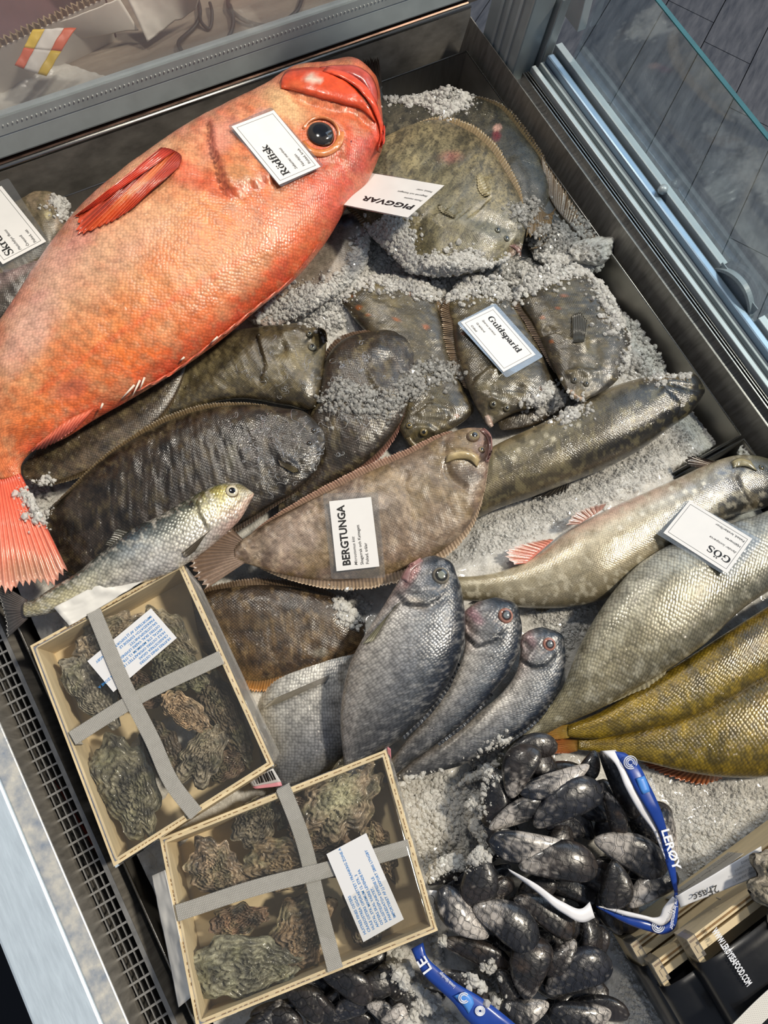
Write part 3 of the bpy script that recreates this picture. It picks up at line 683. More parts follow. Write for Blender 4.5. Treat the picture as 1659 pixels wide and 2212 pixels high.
# jaw, lips, gill plates
patch(t, ([(606, 178), (615, 160), (650, 150), (700, 152), (760, 190), (800, 240)], [(608, 192), (640, 200), (690, 214), (740, 228), (780, 240), (812, 268)]), rv, M_lip, 'e8532c', 'upper_jaw', .003, 26, 'd8542c', bulge=.004, blobs=[(676, 172, 22, 12, 10, 'dccfbe', .95, .35), (640, 185, 20, 10, 0, 'ea7a4c', .5, .8), (740, 210, 30, 10, 30, 'c84428', .5, .8)])
patch(t, ([(696, 160), (740, 176), (780, 206), (808, 250), (822, 300), (816, 330)], [(706, 150), (752, 164), (796, 198), (820, 246), (830, 300), (820, 336)]), rv, M_lip, 'ea5a36', 'lip', .005, 26, 'e04a34', bulge=.005)
patch(t, ([(690, 148), (730, 144), (770, 146), (800, 165), (816, 205), (815, 235)], [(720, 160), (750, 164), (776, 176), (793, 196), (803, 218), (806, 240)]), rv, M_lip, 'd65846', 'lower_jaw', .003, 22, 'a84a44', bulge=.003)
patch(t, ([(762, 178), (785, 186), (800, 205), (806, 226)], [(752, 172), (776, 196), (792, 216), (800, 236)]), rv, M_lip, '7c3434', 'mouth_lining', .0038, 16, '5c2a2a')
eye(t, rv, (692, 291), 35, '0a0d14', '302c28', '1c1614', .52, .9, .42, lift=.001)
for a0, a1, r0, r1, nm, cc in ((-160, 20, 36, 43, 'eyelid', 'cc7444'), (-10, 160, 36, 52, 'eye_pouch', 'cf7a3c')):
    an = np.radians(np.linspace(a0, a1, 9))
    patch(t, ([(692+r0*math.cos(a), 292+r0*math.sin(a)*.9) for a in an], [(692+r1*math.cos(a), 292+r1*math.sin(a)*.95) for a in an]), rv, M_lip, cc, nm, .0015, 22, 'dc8a54', bulge=.002, ends=1)
eye(t, rv, (757, 304), 5, '3a0c0c', '6a1a18', '903028', .5, .8, .1, name='nostril')
# fins
fin(t, [(348, 318), (370, 322), (392, 338), (388, 358)], [(158, 470), (164, 482), (162, 503), (222, 488), (276, 458), (322, 416)], [.112, .118, .122, .122], [.085, .092, .098, .106], 'a83a26', 'c24a2c', nr=15, name='pectoral_fin', jag=.03, arch=.004, corr=.0014, streak=.8, m=18, seed=2, blobs=[(290, 408, 80, 7, -42, 'e08848', .7, .9), (255, 420, 70, 5, -40, '7a2822', .7, .9), (330, 372, 40, 6, -45, 'd8743c', .6, .9), (230, 470, 60, 8, -35, 'd8602c', .6, .9)], over=rv, lift=.003)
fin(t, [(356, 318), (376, 326)], [(156, 470), (196, 452)], [.108, .118], [.082, .09], 'c8402c', 'd04a30', nr=4, name='pectoral_fin', jag=.03, arch=.004, corr=.0016, streak=.5, m=14, seed=5, over=rv, lift=.006)
fin(t, [(692, 520), (640, 590), (560, 656), (470, 728), (380, 796), (290, 846)], [(676, 548), (610, 622), (528, 690), (440, 760), (352, 822), (262, 860)], [.073]*6, [.083]*6, 'd85a3c', 'e88c70', nr=14, name='dorsal_fin', jag=.3, corr=.002, m=8, seed=4, streak=.35, over=rv, lift=.003)
sp = MB()
for a, b_ in (((290, 832), (262, 862)), ((302, 822), (286, 856)), ((312, 816), (302, 842)), ((398, 772), (388, 780)), ((222, 872), (216, 886)), ((470, 728), (454, 742))):
    sp.tube(np.array([P(a, .083), P(lerp(a, b_, .5), .084), P(b_, .080)]), [.0016, .0012, .0003], 6)
sp.link('dorsal_spine', attr_mat('bone', .3, .5) if False else plain('pale_spine', 'e4d4c4', .3), t, smooth=True, kind='stuff')
fin(t, [(205, 880), (150, 905), (85, 955)], [(160, 930), (110, 965), (60, 978)], [.075, .07, .06], [.05, .048, .045], 'e2704c', 'd87a6c', nr=12, name='soft_dorsal_fin', jag=.12, m=9, seed=6, corr=.0012, arch=.003, over=rv, lift=.002)
fin(t, [(-40, 1030), (5, 1035), (44, 1022)], [(-70, 1275), (0, 1285), (40, 1276), (80, 1265), (115, 1268), (150, 1240)], [.05, .052, .05], [.052, .055, .055], 'e8644a', 'e6947c', nr=17, name='tail_fin', jag=.05, arch=.012, corr=.0022, m=18, seed=8, streak=.4, edge='d8a898', blobs=[(60, 1230, 60, 26, 0, '9a8468', .5, 1)])

RED1 = len(BODIES)
# ================= turbots
TC = {0: [(-1, '4c4838'), (0, '6a6450'), (1, '504a38')], 1: [(-1, '453f30'), (0, '585342'), (1, '453f30')]}
t = thing('turbot', 'dark speckled turbot lying behind the pale one against the pan corner', 'fish', P((1050, 300), 0))
T2 = [(1185, 470, 1150, 500), (1192, 400, 1060, 560), (1180, 350, 960, 560), (1140, 290, 880, 520), (1080, 225, 850, 440), (1010, 205, 830, 360), (930, 205, 815, 300), (870, 212, 805, 262), (832, 205, 806, 240), (826, 190, 806, 215)]
bo, bv_, _ = body(t, S_turbot, T2, [.0, .002, .004, .006, .006, .006, .006, .006, .008, .012], [.15, .2], {0: [(-1, '45402f'), (-.4, '4e4a3a'), (0, '565140'), (1, '4a4535')]}, n=200, m=96, ex=.8, core=.93, kdn=.25, tcap=.024, lump=.003, lumps=40, cn=.5, seed=3, mott=[('26241c', 9, .52, .68, .75, 3), ('6c6450', 14, .55, .75, .5, 5), ('2c2a22', 60, .45, .7, .5, 8)],
    blobs=[(1073, 292, 9, 13, 10, '6a1420', .95, .5), (1075, 276, 9, 7, 0, 'c89c8c', .9, .4), (1115, 390, 40, 60, -20, '35332c', .6, 1)], feats=[([(1100, 340), (1130, 390), (1135, 440)], 12, .003, 'ridge')])
fringe(t, T2, .003, 'A', .1, .85, '453c2c', '6a5a40', nr=60, inn=.9, out=1.04, name='dorsal_fin', seed=3)
fin(t, [(806, 215), (826, 190)], [(772, 128), (792, 122), (818, 118)], [.012, .014], [.048, .05], '4e4234', '4a3a2a', nr=12, name='tail_fin', streak=.5, seed=1, blobs=[(800, 140, 20, 12, 0, '2a2018', .6, .9), (792, 165, 20, 10, 0, '2c241c', .5, .9)])
t = thing('turbot', 'pale olive turbot with a pink blotch, nearest the Piggvar tag', 'fish', P((1000, 430), .02))
T1 = [(1128, 540, 1100, 560), (1140, 492, 1040, 588), (1134, 430, 960, 602), (1108, 372, 880, 588), (1068, 312, 850, 560), (1010, 268, 810, 520), (950, 252, 770, 480), (890, 268, 735, 440), (830, 300, 715, 410), (780, 345, 705, 390)]
bo, bv_, _ = body(t, S_turbot, T1, [.028, .031, .033, .033, .033, .033, .033, .031, .029, .026], [.14, .22], {0: [(-1, '6c6348'), (-.6, '8a7f5c'), (0, '8b8260'), (.6, '7d7552'), (1, '645b42')], .5: [(-1, '6c5e44'), (-.7, '85795a'), (0, '8a8262'), (.6, '857b5a'), (1, '5d553e')]},
    n=220, m=110, ex=.78, core=.90, tcap=.030, kdn=.2, lump=.004, lumps=45, cn=.5, seed=7, mott=[('4a4430', 16, .56, .72, .7, 3), ('a89a70', 30, .52, .75, .45, 5), ('3c3626', 7, .6, .75, .6, 8), ('5c5a4c', 60, .5, .75, .5, 9)],
    blobs=[(975, 338, 24, 11, 0, '9c5a54', .6, 1), (940, 335, 10, 7, 0, '3c3424', .7, .7), (892, 372, 7, 6, 0, '2e281c', .8, .6), (1010, 330, 16, 10, 0, '4a4230', .6, .9), (920, 360, 9, 7, 0, '4a4230', .5, .9), (1060, 500, 60, 34, -20, '666452', .6, 1), (960, 440, 30, 24, 20, '6a6650', .5, .9),
           (1040, 400, 22, 26, 20, 'a89c74', .55, .8), (1115, 540, 14, 14, 0, '9a8078', .6, .7), (1010, 480, 50, 14, 10, '55564c', .5, .9), (930, 540, 40, 24, 0, '6a6242', .5, .9)],
    feats=[([(950, 440), (970, 462), (990, 468), (1030, 460), (1060, 430)], 9, .004, 'step', 1), ([(1052, 380), (1062, 412), (1050, 425)], 8, .003, 'ridge'), ([(1010, 470), (1060, 480), (1115, 500)], 9, .003, 'groove'), ([(970, 470), (1020, 500), (1090, 530)], 12, .003, 'ridge'), ([(1095, 555), (1108, 540), (1122, 520)], 6, .005, 'groove')])
fringe(t, T1, .034, 'A', .12, .95, '6c5a40', '8a7756', nr=70, inn=.86, out=1.04, name='dorsal_fin', seed=5, streak=.5)
fringe(t, T1, .032, 'B', .12, .9, '6c5a40', '857250', nr=60, inn=.88, out=1.0, name='anal_fin', seed=6)
fin(t, [(958, 442), (985, 466)], [(945, 442), (950, 455), (978, 470)], [.06, .058], [.062, .058], '5c5640', '8c846a', nr=8, name='pectoral_fin', jag=.05, over=bv_)
fin(t, [(1040, 372), (1060, 420)], [(1030, 380), (1036, 415), (1046, 424)], [.058, .056], [.060, .058], '8c8260', 'a89c78', nr=8, name='pelvic_fin', jag=.05, over=bv_)
eye(t, bv_, (1094, 515), 9, '16181a', '6a6c60', '3c3a30', .5, .8, .6); eye(t, bv_, (1075, 497), 9, '16181a', '6a6c60', '3c3a30', .5, .8, .6)
patch(t, ([(1100, 532), (1112, 540), (1120, 556)], [(1112, 528), (1124, 538), (1126, 556)]), bv_, M_lip, '94746c', 'lip', .001, 12, '70564c', bulge=.002)
t = thing('turbot', 'brown fish half under the ice with long ragged fins against the rail side', 'fish', P((1220, 480), 0))
T3 = [(1310, 560, 1290, 590), (1270, 530, 1235, 590), (1225, 490, 1170, 570), (1195, 440, 1140, 530), (1180, 400, 1130, 470)]
body(t, S_turbot, T3, [-.012, -.008, -.005, -.004, -.004], .3, {0: [(-1, '3c3830'), (0, '48443a'), (1, '3c3830')]}, n=50, m=36, tcap=.012, cn=.3)
fin(t, [(1180, 415), (1205, 455), (1240, 495), (1270, 530)], [(1165, 320), (1215, 395), (1262, 470), (1305, 525)], [.006]*4, [.016, .012, .01, .006], '4e4234', '6e5a40', nr=26, name='dorsal_fin', seed=11, streak=.55, m=10, jag=.15)
fin(t, [(1150, 425), (1185, 470)], [(1135, 520), (1170, 520), (1206, 440)], [.012, .01], [.02, .02], '5c4e38', '6e5c40', nr=12, name='tail_fin', seed=12, streak=.5)
fin(t, [(1185, 520), (1200, 500)], [(1140, 540), (1165, 535), (1190, 500)], [.008, .008], [.016, .016], '4a4438', '66563e', nr=9, name='pelvic_fin', seed=13)
# pale gutted fish under the Piggvar card
t = thing('gutted_fish', 'pale gutted fish with a dark cut gill, in the ice beside the large orange fish', 'fish', P((720, 560), 0))
body(t, S_lemon, [(806, 462, 796, 530), (775, 456, 790, 570), (735, 460, 765, 605), (690, 500, 725, 640), (640, 560, 680, 668), (580, 620, 630, 690), (520, 680, 580, 715)], [.008, .012, .012, .01, .006, .002, 0], .32,
     {0: [(-1, 'b09c94'), (-.3, '8c8a88'), (.3, '948a78'), (1, 'a89888')], .5: [(-1, 'a89288'), (0, '8e8474'), (1, 'b0a49c')], 1: [(-1, 'b89a90'), (0, 'b0a090'), (1, 'c0b0a8')]}, n=90, m=40, tcap=.022, lump=.004, lumps=20, cn=.4,
     blobs=[(752, 478, 34, 10, 5, '20242a', .95, .4), (745, 484, 20, 5, 0, '7a8490', .9, .4), (782, 520, 14, 12, -30, '3a1a18', .95, .4), (790, 490, 10, 26, 20, 'b89a94', .8, .6), (770, 505, 20, 10, 0, 'a8a4a4', .5, .8)], feats=[([(725, 470), (760, 468), (790, 480)], 6, .004, 'ridge'), ([(780, 525), (790, 505)], 6, .005, 'groove')])
fin(t, [(640, 655), (690, 625)], [(600, 700), (650, 690), (720, 640)], [.01]*2, [-.002]*2, 'b09a90', 'c8b8b0', nr=14, name='fin', seed=2)
# flounders far left
t = thing('flounder', 'mottled brown flounder head poking out from under the left-edge tag', 'fish', P((90, 450), 0))
body(t, S_lemon, [(150, 440, 148, 462), (120, 418, 140, 490), (85, 410, 125, 530), (40, 430, 95, 570), (-10, 450, 60, 610), (-60, 470, 10, 640)], [.008, .012, .012, .01, .008, .006], .3, {0: [(-1, '8c7c60'), (0, '74684e'), (1, '6a5e4a')]}, n=80, m=40, tcap=.022, lump=.004, lumps=18, cn=.5, core=.93, mott=[('4c4430', 9, .52, .7, .6, 3), ('a8927a', 16, .55, .75, .5, 5)],
     blobs=[(125, 440, 26, 12, 30, 'a8907c', .8, .6), (100, 462, 9, 6, 0, 'd8cca0', .95, .3), (70, 420, 24, 8, 0, '9a8668', .6, .7)], feats=[([(140, 450), (115, 440), (100, 425)], 5, .003, 'groove')])
fin(t, [(138, 478), (120, 520), (92, 565)], [(166, 456), (158, 510), (110, 580)], [.01]*3, [.012, .006, .0], '7c6a66', '9c8680', nr=16, name='dorsal_fin', seed=7, jag=.2)
t = thing('flounder', 'dark wet flounder with a pinkish sheen at the left edge below the tag', 'fish', P((30, 590), 0))
body(t, S_sole, [(110, 545, 112, 560), (70, 545, 95, 600), (20, 555, 60, 640), (-40, 575, 20, 690), (-100, 600, -40, 720)], [.008, .010, .01, .006, .004], .35, {0: [(-1, '7a6258'), (-.2, '84706c'), (.4, '4e463e'), (1, '3a342c')]}, n=60, m=40, tcap=.02, cn=.4, lump=.004, lumps=14,
     blobs=[(40, 580, 60, 14, -30, 'a08a86', .7, .8)])
fin(t, [(95, 600), (60, 640), (20, 690)], [(100, 610), (50, 670), (10, 720)], [.008]*3, [-.004]*3, '5a463e', '6a5a52', nr=14, name='anal_fin', seed=9)
# ================= plaices
PC = {0: [(-1, '4a402e'), (-.5, '5a5038'), (0, '5e563e'), (.5, '544c3a'), (1, '40382a')], 1: [(-1, '4e4430'), (0, '5c543c'), (1, '463e2e')]}
ORG = 'a2581f'
def spots(*l): return [(x, y, r*.8, r*.72, 0, ORG, .8, .7) for x, y, r in l]
t = thing('plaice', 'olive plaice with orange spots, leftmost of the four and mostly under ice', 'fish', P((850, 760), 0), 'plaices under the Guldsparid tag')
PA = [(884, 966, 908, 962), (862, 935, 950, 945), (862, 890, 1030, 890), (850, 830, 1012, 850), (800, 740, 980, 770), (740, 670, 965, 690), (727, 640, 938, 625), (780, 606, 890, 606)]
bo, pb, _ = body(t, S_plaice, PA, [.012, .014, .012, .010, .008, .006, .004, .002], [.25, .25], PC, n=160, m=76, core=.9, tcap=.018, lump=.0035, lumps=22, cn=.4, mott=[('2c2519', 26, .5, .72, .5, 3), ('8a7c58', 12, .56, .78, .4, 6), ('241f16', 6, .56, .76, .5, 8)], seed=2,
    blobs=spots((888, 634, 7), (775, 664, 7), (920, 706, 7), (987, 898, 5), (795, 680, 4), (855, 690, 5), (760, 640, 4)), feats=[([(870, 950), (900, 925), (925, 928), (945, 940)], 9, .004, 'ridge'), ([(890, 900), (930, 870), (960, 880), (975, 905)], 8, .003, 'step', 1)])
fringe(t, PA, .010, 'B', .4, .99, '6a5842', '8a7458', nr=56, inn=.86, out=1.12, name='dorsal_fin', seed=2, streak=.5)
for p_ in ((915, 934, 11), (884, 920, 9)):
    eye(t, pb, p_[:2], p_[2], '14140f', '7a6a44', '57502f', .42, .8, .7)
patch(t, ([(876, 948), (884, 962), (900, 970)], [(886, 944), (896, 956), (908, 962)]), pb, M_lip, '80704e', 'lip', .001, 12, '5c5038', bulge=.003)
t = thing('plaice', 'olive plaice with pale lips pointing down, under the Guldsparid tag', 'fish', P((1080, 780), .01), 'plaices under the Guldsparid tag')
PB = [(1050, 918, 1064, 918), (1030, 888, 1108, 895), (1008, 850, 1190, 870), (992, 810, 1198, 820), (975, 760, 1188, 790), (965, 700, 1155, 720), (962, 650, 1112, 640), (985, 615, 1080, 610)]
bo, pb, _ = body(t, S_plaice, PB, [.024, .026, .024, .022, .018, .014, .010, .008], [.25, .25], PC, n=160, m=76, core=.92, tcap=.018, lump=.0035, lumps=22, cn=.4, mott=[('2c2519', 26, .5, .72, .5, 3), ('8a7c58', 12, .56, .78, .4, 6), ('241f16', 6, .56, .76, .5, 8)], seed=4,
    blobs=spots((1170, 840, 5), (1000, 720, 5), (1130, 640, 5))+[(1056, 905, 8, 9, 0, 'c8bcae', .9, .5), (1050, 830, 30, 20, 0, '5e5840', .5, 1)], feats=[([(1012, 850), (1030, 815), (1060, 790), (1080, 805)], 9, .004, 'step', 1), ([(1035, 880), (1060, 860), (1095, 872)], 8, .003, 'ridge'), ([(1110, 850), (1130, 830)], 10, .003, 'groove')])
fringe(t, PB, .018, 'A', .25, .98, '6a5842', '907a60', nr=56, inn=.84, out=1.14, name='dorsal_fin', seed=3, streak=.5)
for p_ in ((1065, 874, 10), (1094, 882, 9)):
    eye(t, pb, p_[:2], p_[2], '14140f', '6a6450', '57502f', .42, .8, .8)
patch(t, ([(1046, 900), (1050, 916), (1058, 924)], [(1054, 896), (1062, 908), (1066, 920)]), pb, M_lip, 'c4b4a4', 'lip', .001, 12, '9c7c6c', bulge=.003)
t = thing('plaice', 'olive plaice reaching its mouth over the long dark fish, rightmost of the four', 'fish', P((1250, 730), .02), 'plaices under the Guldsparid tag')
PD = [(1236, 862, 1256, 868), (1216, 838, 1300, 850), (1190, 795, 1352, 805), (1168, 750, 1368, 745), (1140, 700, 1345, 680), (1112, 645, 1305, 615), (1130, 600, 1262, 580)]
bo, pb, _ = body(t, S_plaice, PD, [.046, .042, .034, .028, .022, .016, .012], [.25, .25], {0: [(-1, '453c2a'), (0, '585038'), (.5, '4e483c'), (1, '36322c')]}, n=160, m=76, core=.93, tcap=.020, lump=.004, lumps=24, cn=.4, mott=[('2c2519', 26, .5, .72, .5, 3), ('8a7c58', 12, .56, .78, .4, 6), ('241f16', 6, .56, .76, .5, 8)], seed=6,
    blobs=spots((1222, 636, 7), (1172, 686, 6), (1205, 666, 5), (1190, 740, 5), (1300, 685, 4), (1180, 612, 5))+[(1250, 850, 14, 9, 20, '8a7a56', .6, .7)], feats=[([(1165, 730), (1200, 720), (1240, 735), (1275, 730)], 10, .006, 'step', 1), ([(1275, 730), (1290, 770), (1285, 800)], 9, .003, 'groove'), ([(1222, 812), (1250, 800), (1280, 812)], 8, .003, 'ridge'), ([(1178, 722), (1195, 705)], 9, .004, 'groove')])
fringe(t, PD, .026, 'A', .2, .98, '5a4c38', 'a08a76', nr=50, inn=.9, out=1.06, name='dorsal_fin', seed=4)
fin(t, [(1238, 740), (1262, 738)], [(1236, 680), (1250, 672), (1268, 690)], [.04]*2, [.04]*2, '3a3830', '4a463c', nr=8, name='pectoral_fin', jag=.05, over=pb)
for p_ in ((1240, 822, 9), (1266, 830, 8)):
    eye(t, pb, p_[:2], p_[2], '14140f', '5c584c', '4a4434', .42, .8, .8)
patch(t, ([(1226, 848), (1240, 862), (1254, 868)], [(1234, 842), (1246, 854), (1260, 860)]), pb, M_lip, 'a08c6c', 'lip', .001, 12, 'c0a08c', bulge=.003)
t = thing('plaice', 'small dark plaice showing only an edge beneath the middle one, beside the long dark fish', 'fish', P((1140, 890), 0), 'plaices under the Guldsparid tag')
body(t, S_plaice, [(1080, 925, 1086, 930), (1070, 900, 1130, 925), (1090, 850, 1200, 890), (1150, 800, 1230, 850), (1200, 780, 1240, 800)], .006, .2, {0: [(-1, '4a402c'), (0, '463c2a'), (1, '352c20')]}, n=60, m=36, tcap=.014, cn=.3, lump=.003)
# ================= soles and flounders in the middle
t = thing('flounder', 'greenish brown flounder between the large orange fish and the dark soles', 'fish', P((560, 780), 0))
FE = [(700, 715, 706, 745), (660, 698, 698, 810), (600, 698, 680, 885), (540, 705, 620, 880), (470, 720, 520, 865), (400, 770, 400, 890), (330, 830, 320, 930), (280, 880, 280, 960)]
bo, pb, _ = body(t, S_lemon, FE, [.018, .022, .022, .02, .016, .012, .008, .004], .25, {0: [(-1, '4c4230'), (-.5, '64583e'), (0, '72684a'), (.6, '60563c'), (1, '443a28')]}, n=180, m=80, core=.95, tcap=.024, lump=.004, lumps=26, cn=.5, seed=8, mott=[('2c2519', 26, .5, .72, .6, 3), ('8a7c58', 12, .56, .78, .4, 6), ('241f16', 6, .56, .76, .5, 8)],
    blobs=[(590, 735, 30, 16, -20, '3a3222', .6, .9), (560, 770, 30, 50, 0, '463c2a', .5, 1), (500, 720, 40, 12, -20, '443a2a', .6, .9), (640, 760, 40, 30, 0, '7a7050', .4, 1)], feats=[([(556, 720), (562, 750), (575, 790), (560, 830)], 9, .005, 'step', -1), ([(600, 720), (640, 712), (680, 730)], 9, .004, 'ridge'), ([(615, 740), (610, 760), (580, 765)], 8, .004, 'groove')])
slime_glints(t, [(500, 790), (600, 740), (690, 760), (690, 850), (600, 860), (520, 850)], pb, 36, 7, .0005)
eye(t, pb, (674, 751), 12, '1c1c18', '707064', '4c4634', .42, .8, .8); eye(t, pb, (668, 722), 9, '1c1c18', '5c5846', '4c4634', .42, .8, .7)
patch(t, ([(690, 706), (704, 716), (708, 738)], [(682, 712), (694, 722), (700, 742)]), pb, M_lip, '64583e', 'lip', .001, 12, '463c2a', bulge=.003)
t = thing('sole', 'dark sole with a bright glittering round head, under ice beside the pale lemon sole', 'fish', P((780, 860), .01))
FF = [(890, 735, 900, 775), (850, 712, 892, 840), (790, 712, 872, 910), (735, 728, 838, 965), (700, 770, 790, 1010), (680, 850, 720, 1050), (650, 930, 660, 1090), (610, 1010, 600, 1120)]
bo, pb, _ = body(t, S_sole, FF, [.018, .02, .022, .02, .018, .012, .006, .002], .22, {0: [(-1, '342c22'), (-.5, '443a2e'), (0, '4a4034'), (.6, '42372c'), (1, '3a3026')]}, n=180, m=80, core=.93, tcap=.020, cn=.5, seed=9, lump=.003, lumps=20, mott=[('2c2519', 26, .5, .72, .6, 3), ('8a7c58', 12, .56, .78, .4, 6), ('241f16', 6, .56, .76, .5, 8)],
    feats=[([(850, 760), (820, 790), (790, 790)], 9, .003, 'groove'), ([(830, 740), (800, 760), (810, 830), (840, 850)], 12, .003, 'ridge')])
slime_glints(t, [(720, 740), (800, 725), (850, 760), (840, 850), (760, 980), (700, 1010), (700, 880)], pb, 60, 6)
fringe(t, FF, .016, 'B', .12, .95, '5a4438', '8c6458', nr=60, inn=.92, out=1.05, name='anal_fin', seed=12)
fringe(t, FF, .016, 'A', .1, .9, '4a3c30', '64503f', nr=60, inn=.92, out=1.03, name='dorsal_fin', seed=13)
t = thing('sole', 'narrow dark sole curving out from under the tail half of the large orange fish', 'fish', P((230, 920), .015))
FH = [(420, 760, 402, 790), (380, 770, 392, 830), (320, 800, 362, 890), (250, 840, 300, 950), (170, 890, 215, 1010), (110, 940, 140, 1042), (66, 975, 84, 1050), (45, 1005, 52, 1035)]
bo, pb, _ = body(t, S_sole, FH, [.026, .026, .026, .026, .024, .022, .02, .02], .2, {0: [(-1, '3e342a'), (0, '463c30'), (.7, '4c4032'), (1, '5a4c3c')], 1: [(-1, '524434'), (0, '5c4e3a'), (1, '6c5a44')]}, n=100, m=48, core=.9, tcap=.014, cn=.5, seed=10, mott=[('2c2519', 26, .5, .72, .6, 3), ('8a7c58', 12, .56, .78, .4, 6), ('241f16', 6, .56, .76, .5, 8)])
fringe(t, FH, .026, 'B', .05, .97, '54452f', '7a6a50', nr=70, inn=.86, out=1.04, name='anal_fin', seed=14, streak=.55)
t = thing('sole', 'large black-brown sole with a slimy head, above the small silver fish', 'fish', P((420, 1030), .02))
FG = [(700, 930, 704, 965), (668, 893, 690, 1010), (610, 875, 655, 1055), (540, 866, 590, 1100), (460, 870, 510, 1150), (390, 888, 410, 1200), (310, 925, 310, 1240), (220, 985, 220, 1260), (150, 1050, 150, 1250), (95, 1105, 92, 1200)]
bo, pb, _ = body(t, S_sole, FG, [.036, .038, .038, .036, .034, .032, .03, .028, .024, .02], .22, {0: [(-1, '3c3224'), (-.6, '342b20'), (0, '2c241c'), (.6, '2e261d'), (1, '3a3024')], .5: [(-1, '463a28'), (-.6, '382e22'), (0, '302820'), (.6, '332a20'), (1, '3a3026')], 1: [(-1, '40362a'), (0, '362d24'), (1, '3c3228')]},
    n=220, m=90, core=.92, tcap=.024, cn=.5, seed=11, lump=.004, lumps=16, mott=[('141008', 30, .5, .7, .7, 3), ('64583e', 13, .58, .78, .45, 6), ('14110b', 7, .56, .76, .5, 8)], blobs=[(390, 945, 18, 12, 0, '5c564c', .5, .9), (500, 980, 10, 34, 10, '64604e', .55, .8), (310, 970, 12, 8, 0, '181410', .6, .9), (215, 1055, 14, 10, 0, '181410', .6, .9), (140, 1130, 10, 10, 0, '181410', .6, .9), (560, 970, 6, 5, 0, '7a1c1c', .9, .4), (150, 1100, 30, 20, 0, '4a4138', .4, 1)],
    feats=[([(600, 990), (622, 998), (648, 1018)], 8, .004, 'ridge'), ([(690, 905), (706, 945), (690, 1010), (660, 1050)], 6, .002, 'ridge'), ([(615, 1040), (620, 1065)], 6, .004, 'ridge')])
fringe(t, FG, .033, 'A', .15, .97, '4a3e2c', '6a5a40', nr=90, inn=.87, out=1.03, name='dorsal_fin', seed=15, streak=.55)
fringe(t, FG, .033, 'B', .1, .97, '3c3226', '54463a', nr=90, inn=.90, out=1.02, name='anal_fin', seed=16, streak=.5)
eye(t, pb, (677, 930), 7, '0c0c0c', '3c362c', '2c261e', .5, .8, .7); eye(t, pb, (668, 958), 7, '0c0c0c', '3c362c', '2c261e', .5, .8, .7)
slime_glints(t, [(500, 900), (600, 880), (690, 900), (706, 960), (680, 1030), (620, 1060), (540, 1040), (510, 970)], pb, 90, 5)
fin(t, [(600, 992), (606, 1006)], [(640, 1010), (646, 1018), (636, 1022)], [.05]*2, [.05]*2, '4a4032', '7c7050', nr=6, name='pectoral_fin', over=pb, jag=.05)
# ================= brown flounder beneath
t = thing('flounder', 'brown flounder with a frilled orange fin, right of the upper oyster crate', 'fish', P((610, 1360), 0))
FJ = [(790, 1340, 782, 1400), (740, 1290, 748, 1430), (680, 1262, 690, 1458), (610, 1248, 620, 1480), (540, 1245, 555, 1494), (470, 1255, 500, 1480), (410, 1270, 440, 1420)]
bo, pb, _ = body(t, S_sole, FJ, [.014, .016, .016, .016, .016, .014, .012], .22, {0: [(-1, '382c20'), (-.5, '4a3a28'), (0, '58462f'), (.5, '5c4830'), (1, '6e5434')]}, n=100, m=56, core=.84, tcap=.020, cn=.5, seed=12, lump=.003, lumps=24, mott=[('2c2014', 22, .5, .72, .7, 3), ('8c7450', 14, .56, .78, .5, 6), ('22190e', 7, .56, .76, .5, 8)],
    blobs=[(700, 1360, 8, 6, 0, '8a7c62', .4, 1), (560, 1350, 10, 7, 0, '8a7c62', .4, 1), (690, 1410, 16, 9, 0, '8c8678', .7, .7)], feats=[([(440, 1330), (560, 1290), (680, 1330), (760, 1370)], 5, .0012, 'ridge')])
fringe(t, FJ, .018, 'B', .02, .98, '6e5434', 'b07a3c', nr=64, inn=.78, out=1.03, name='anal_fin', seed=17, streak=.6)
fringe(t, FJ, .016, 'A', .02, .98, '5a4a38', '6c5a48', nr=64, inn=.80, out=1.0, name='dorsal_fin', seed=18)
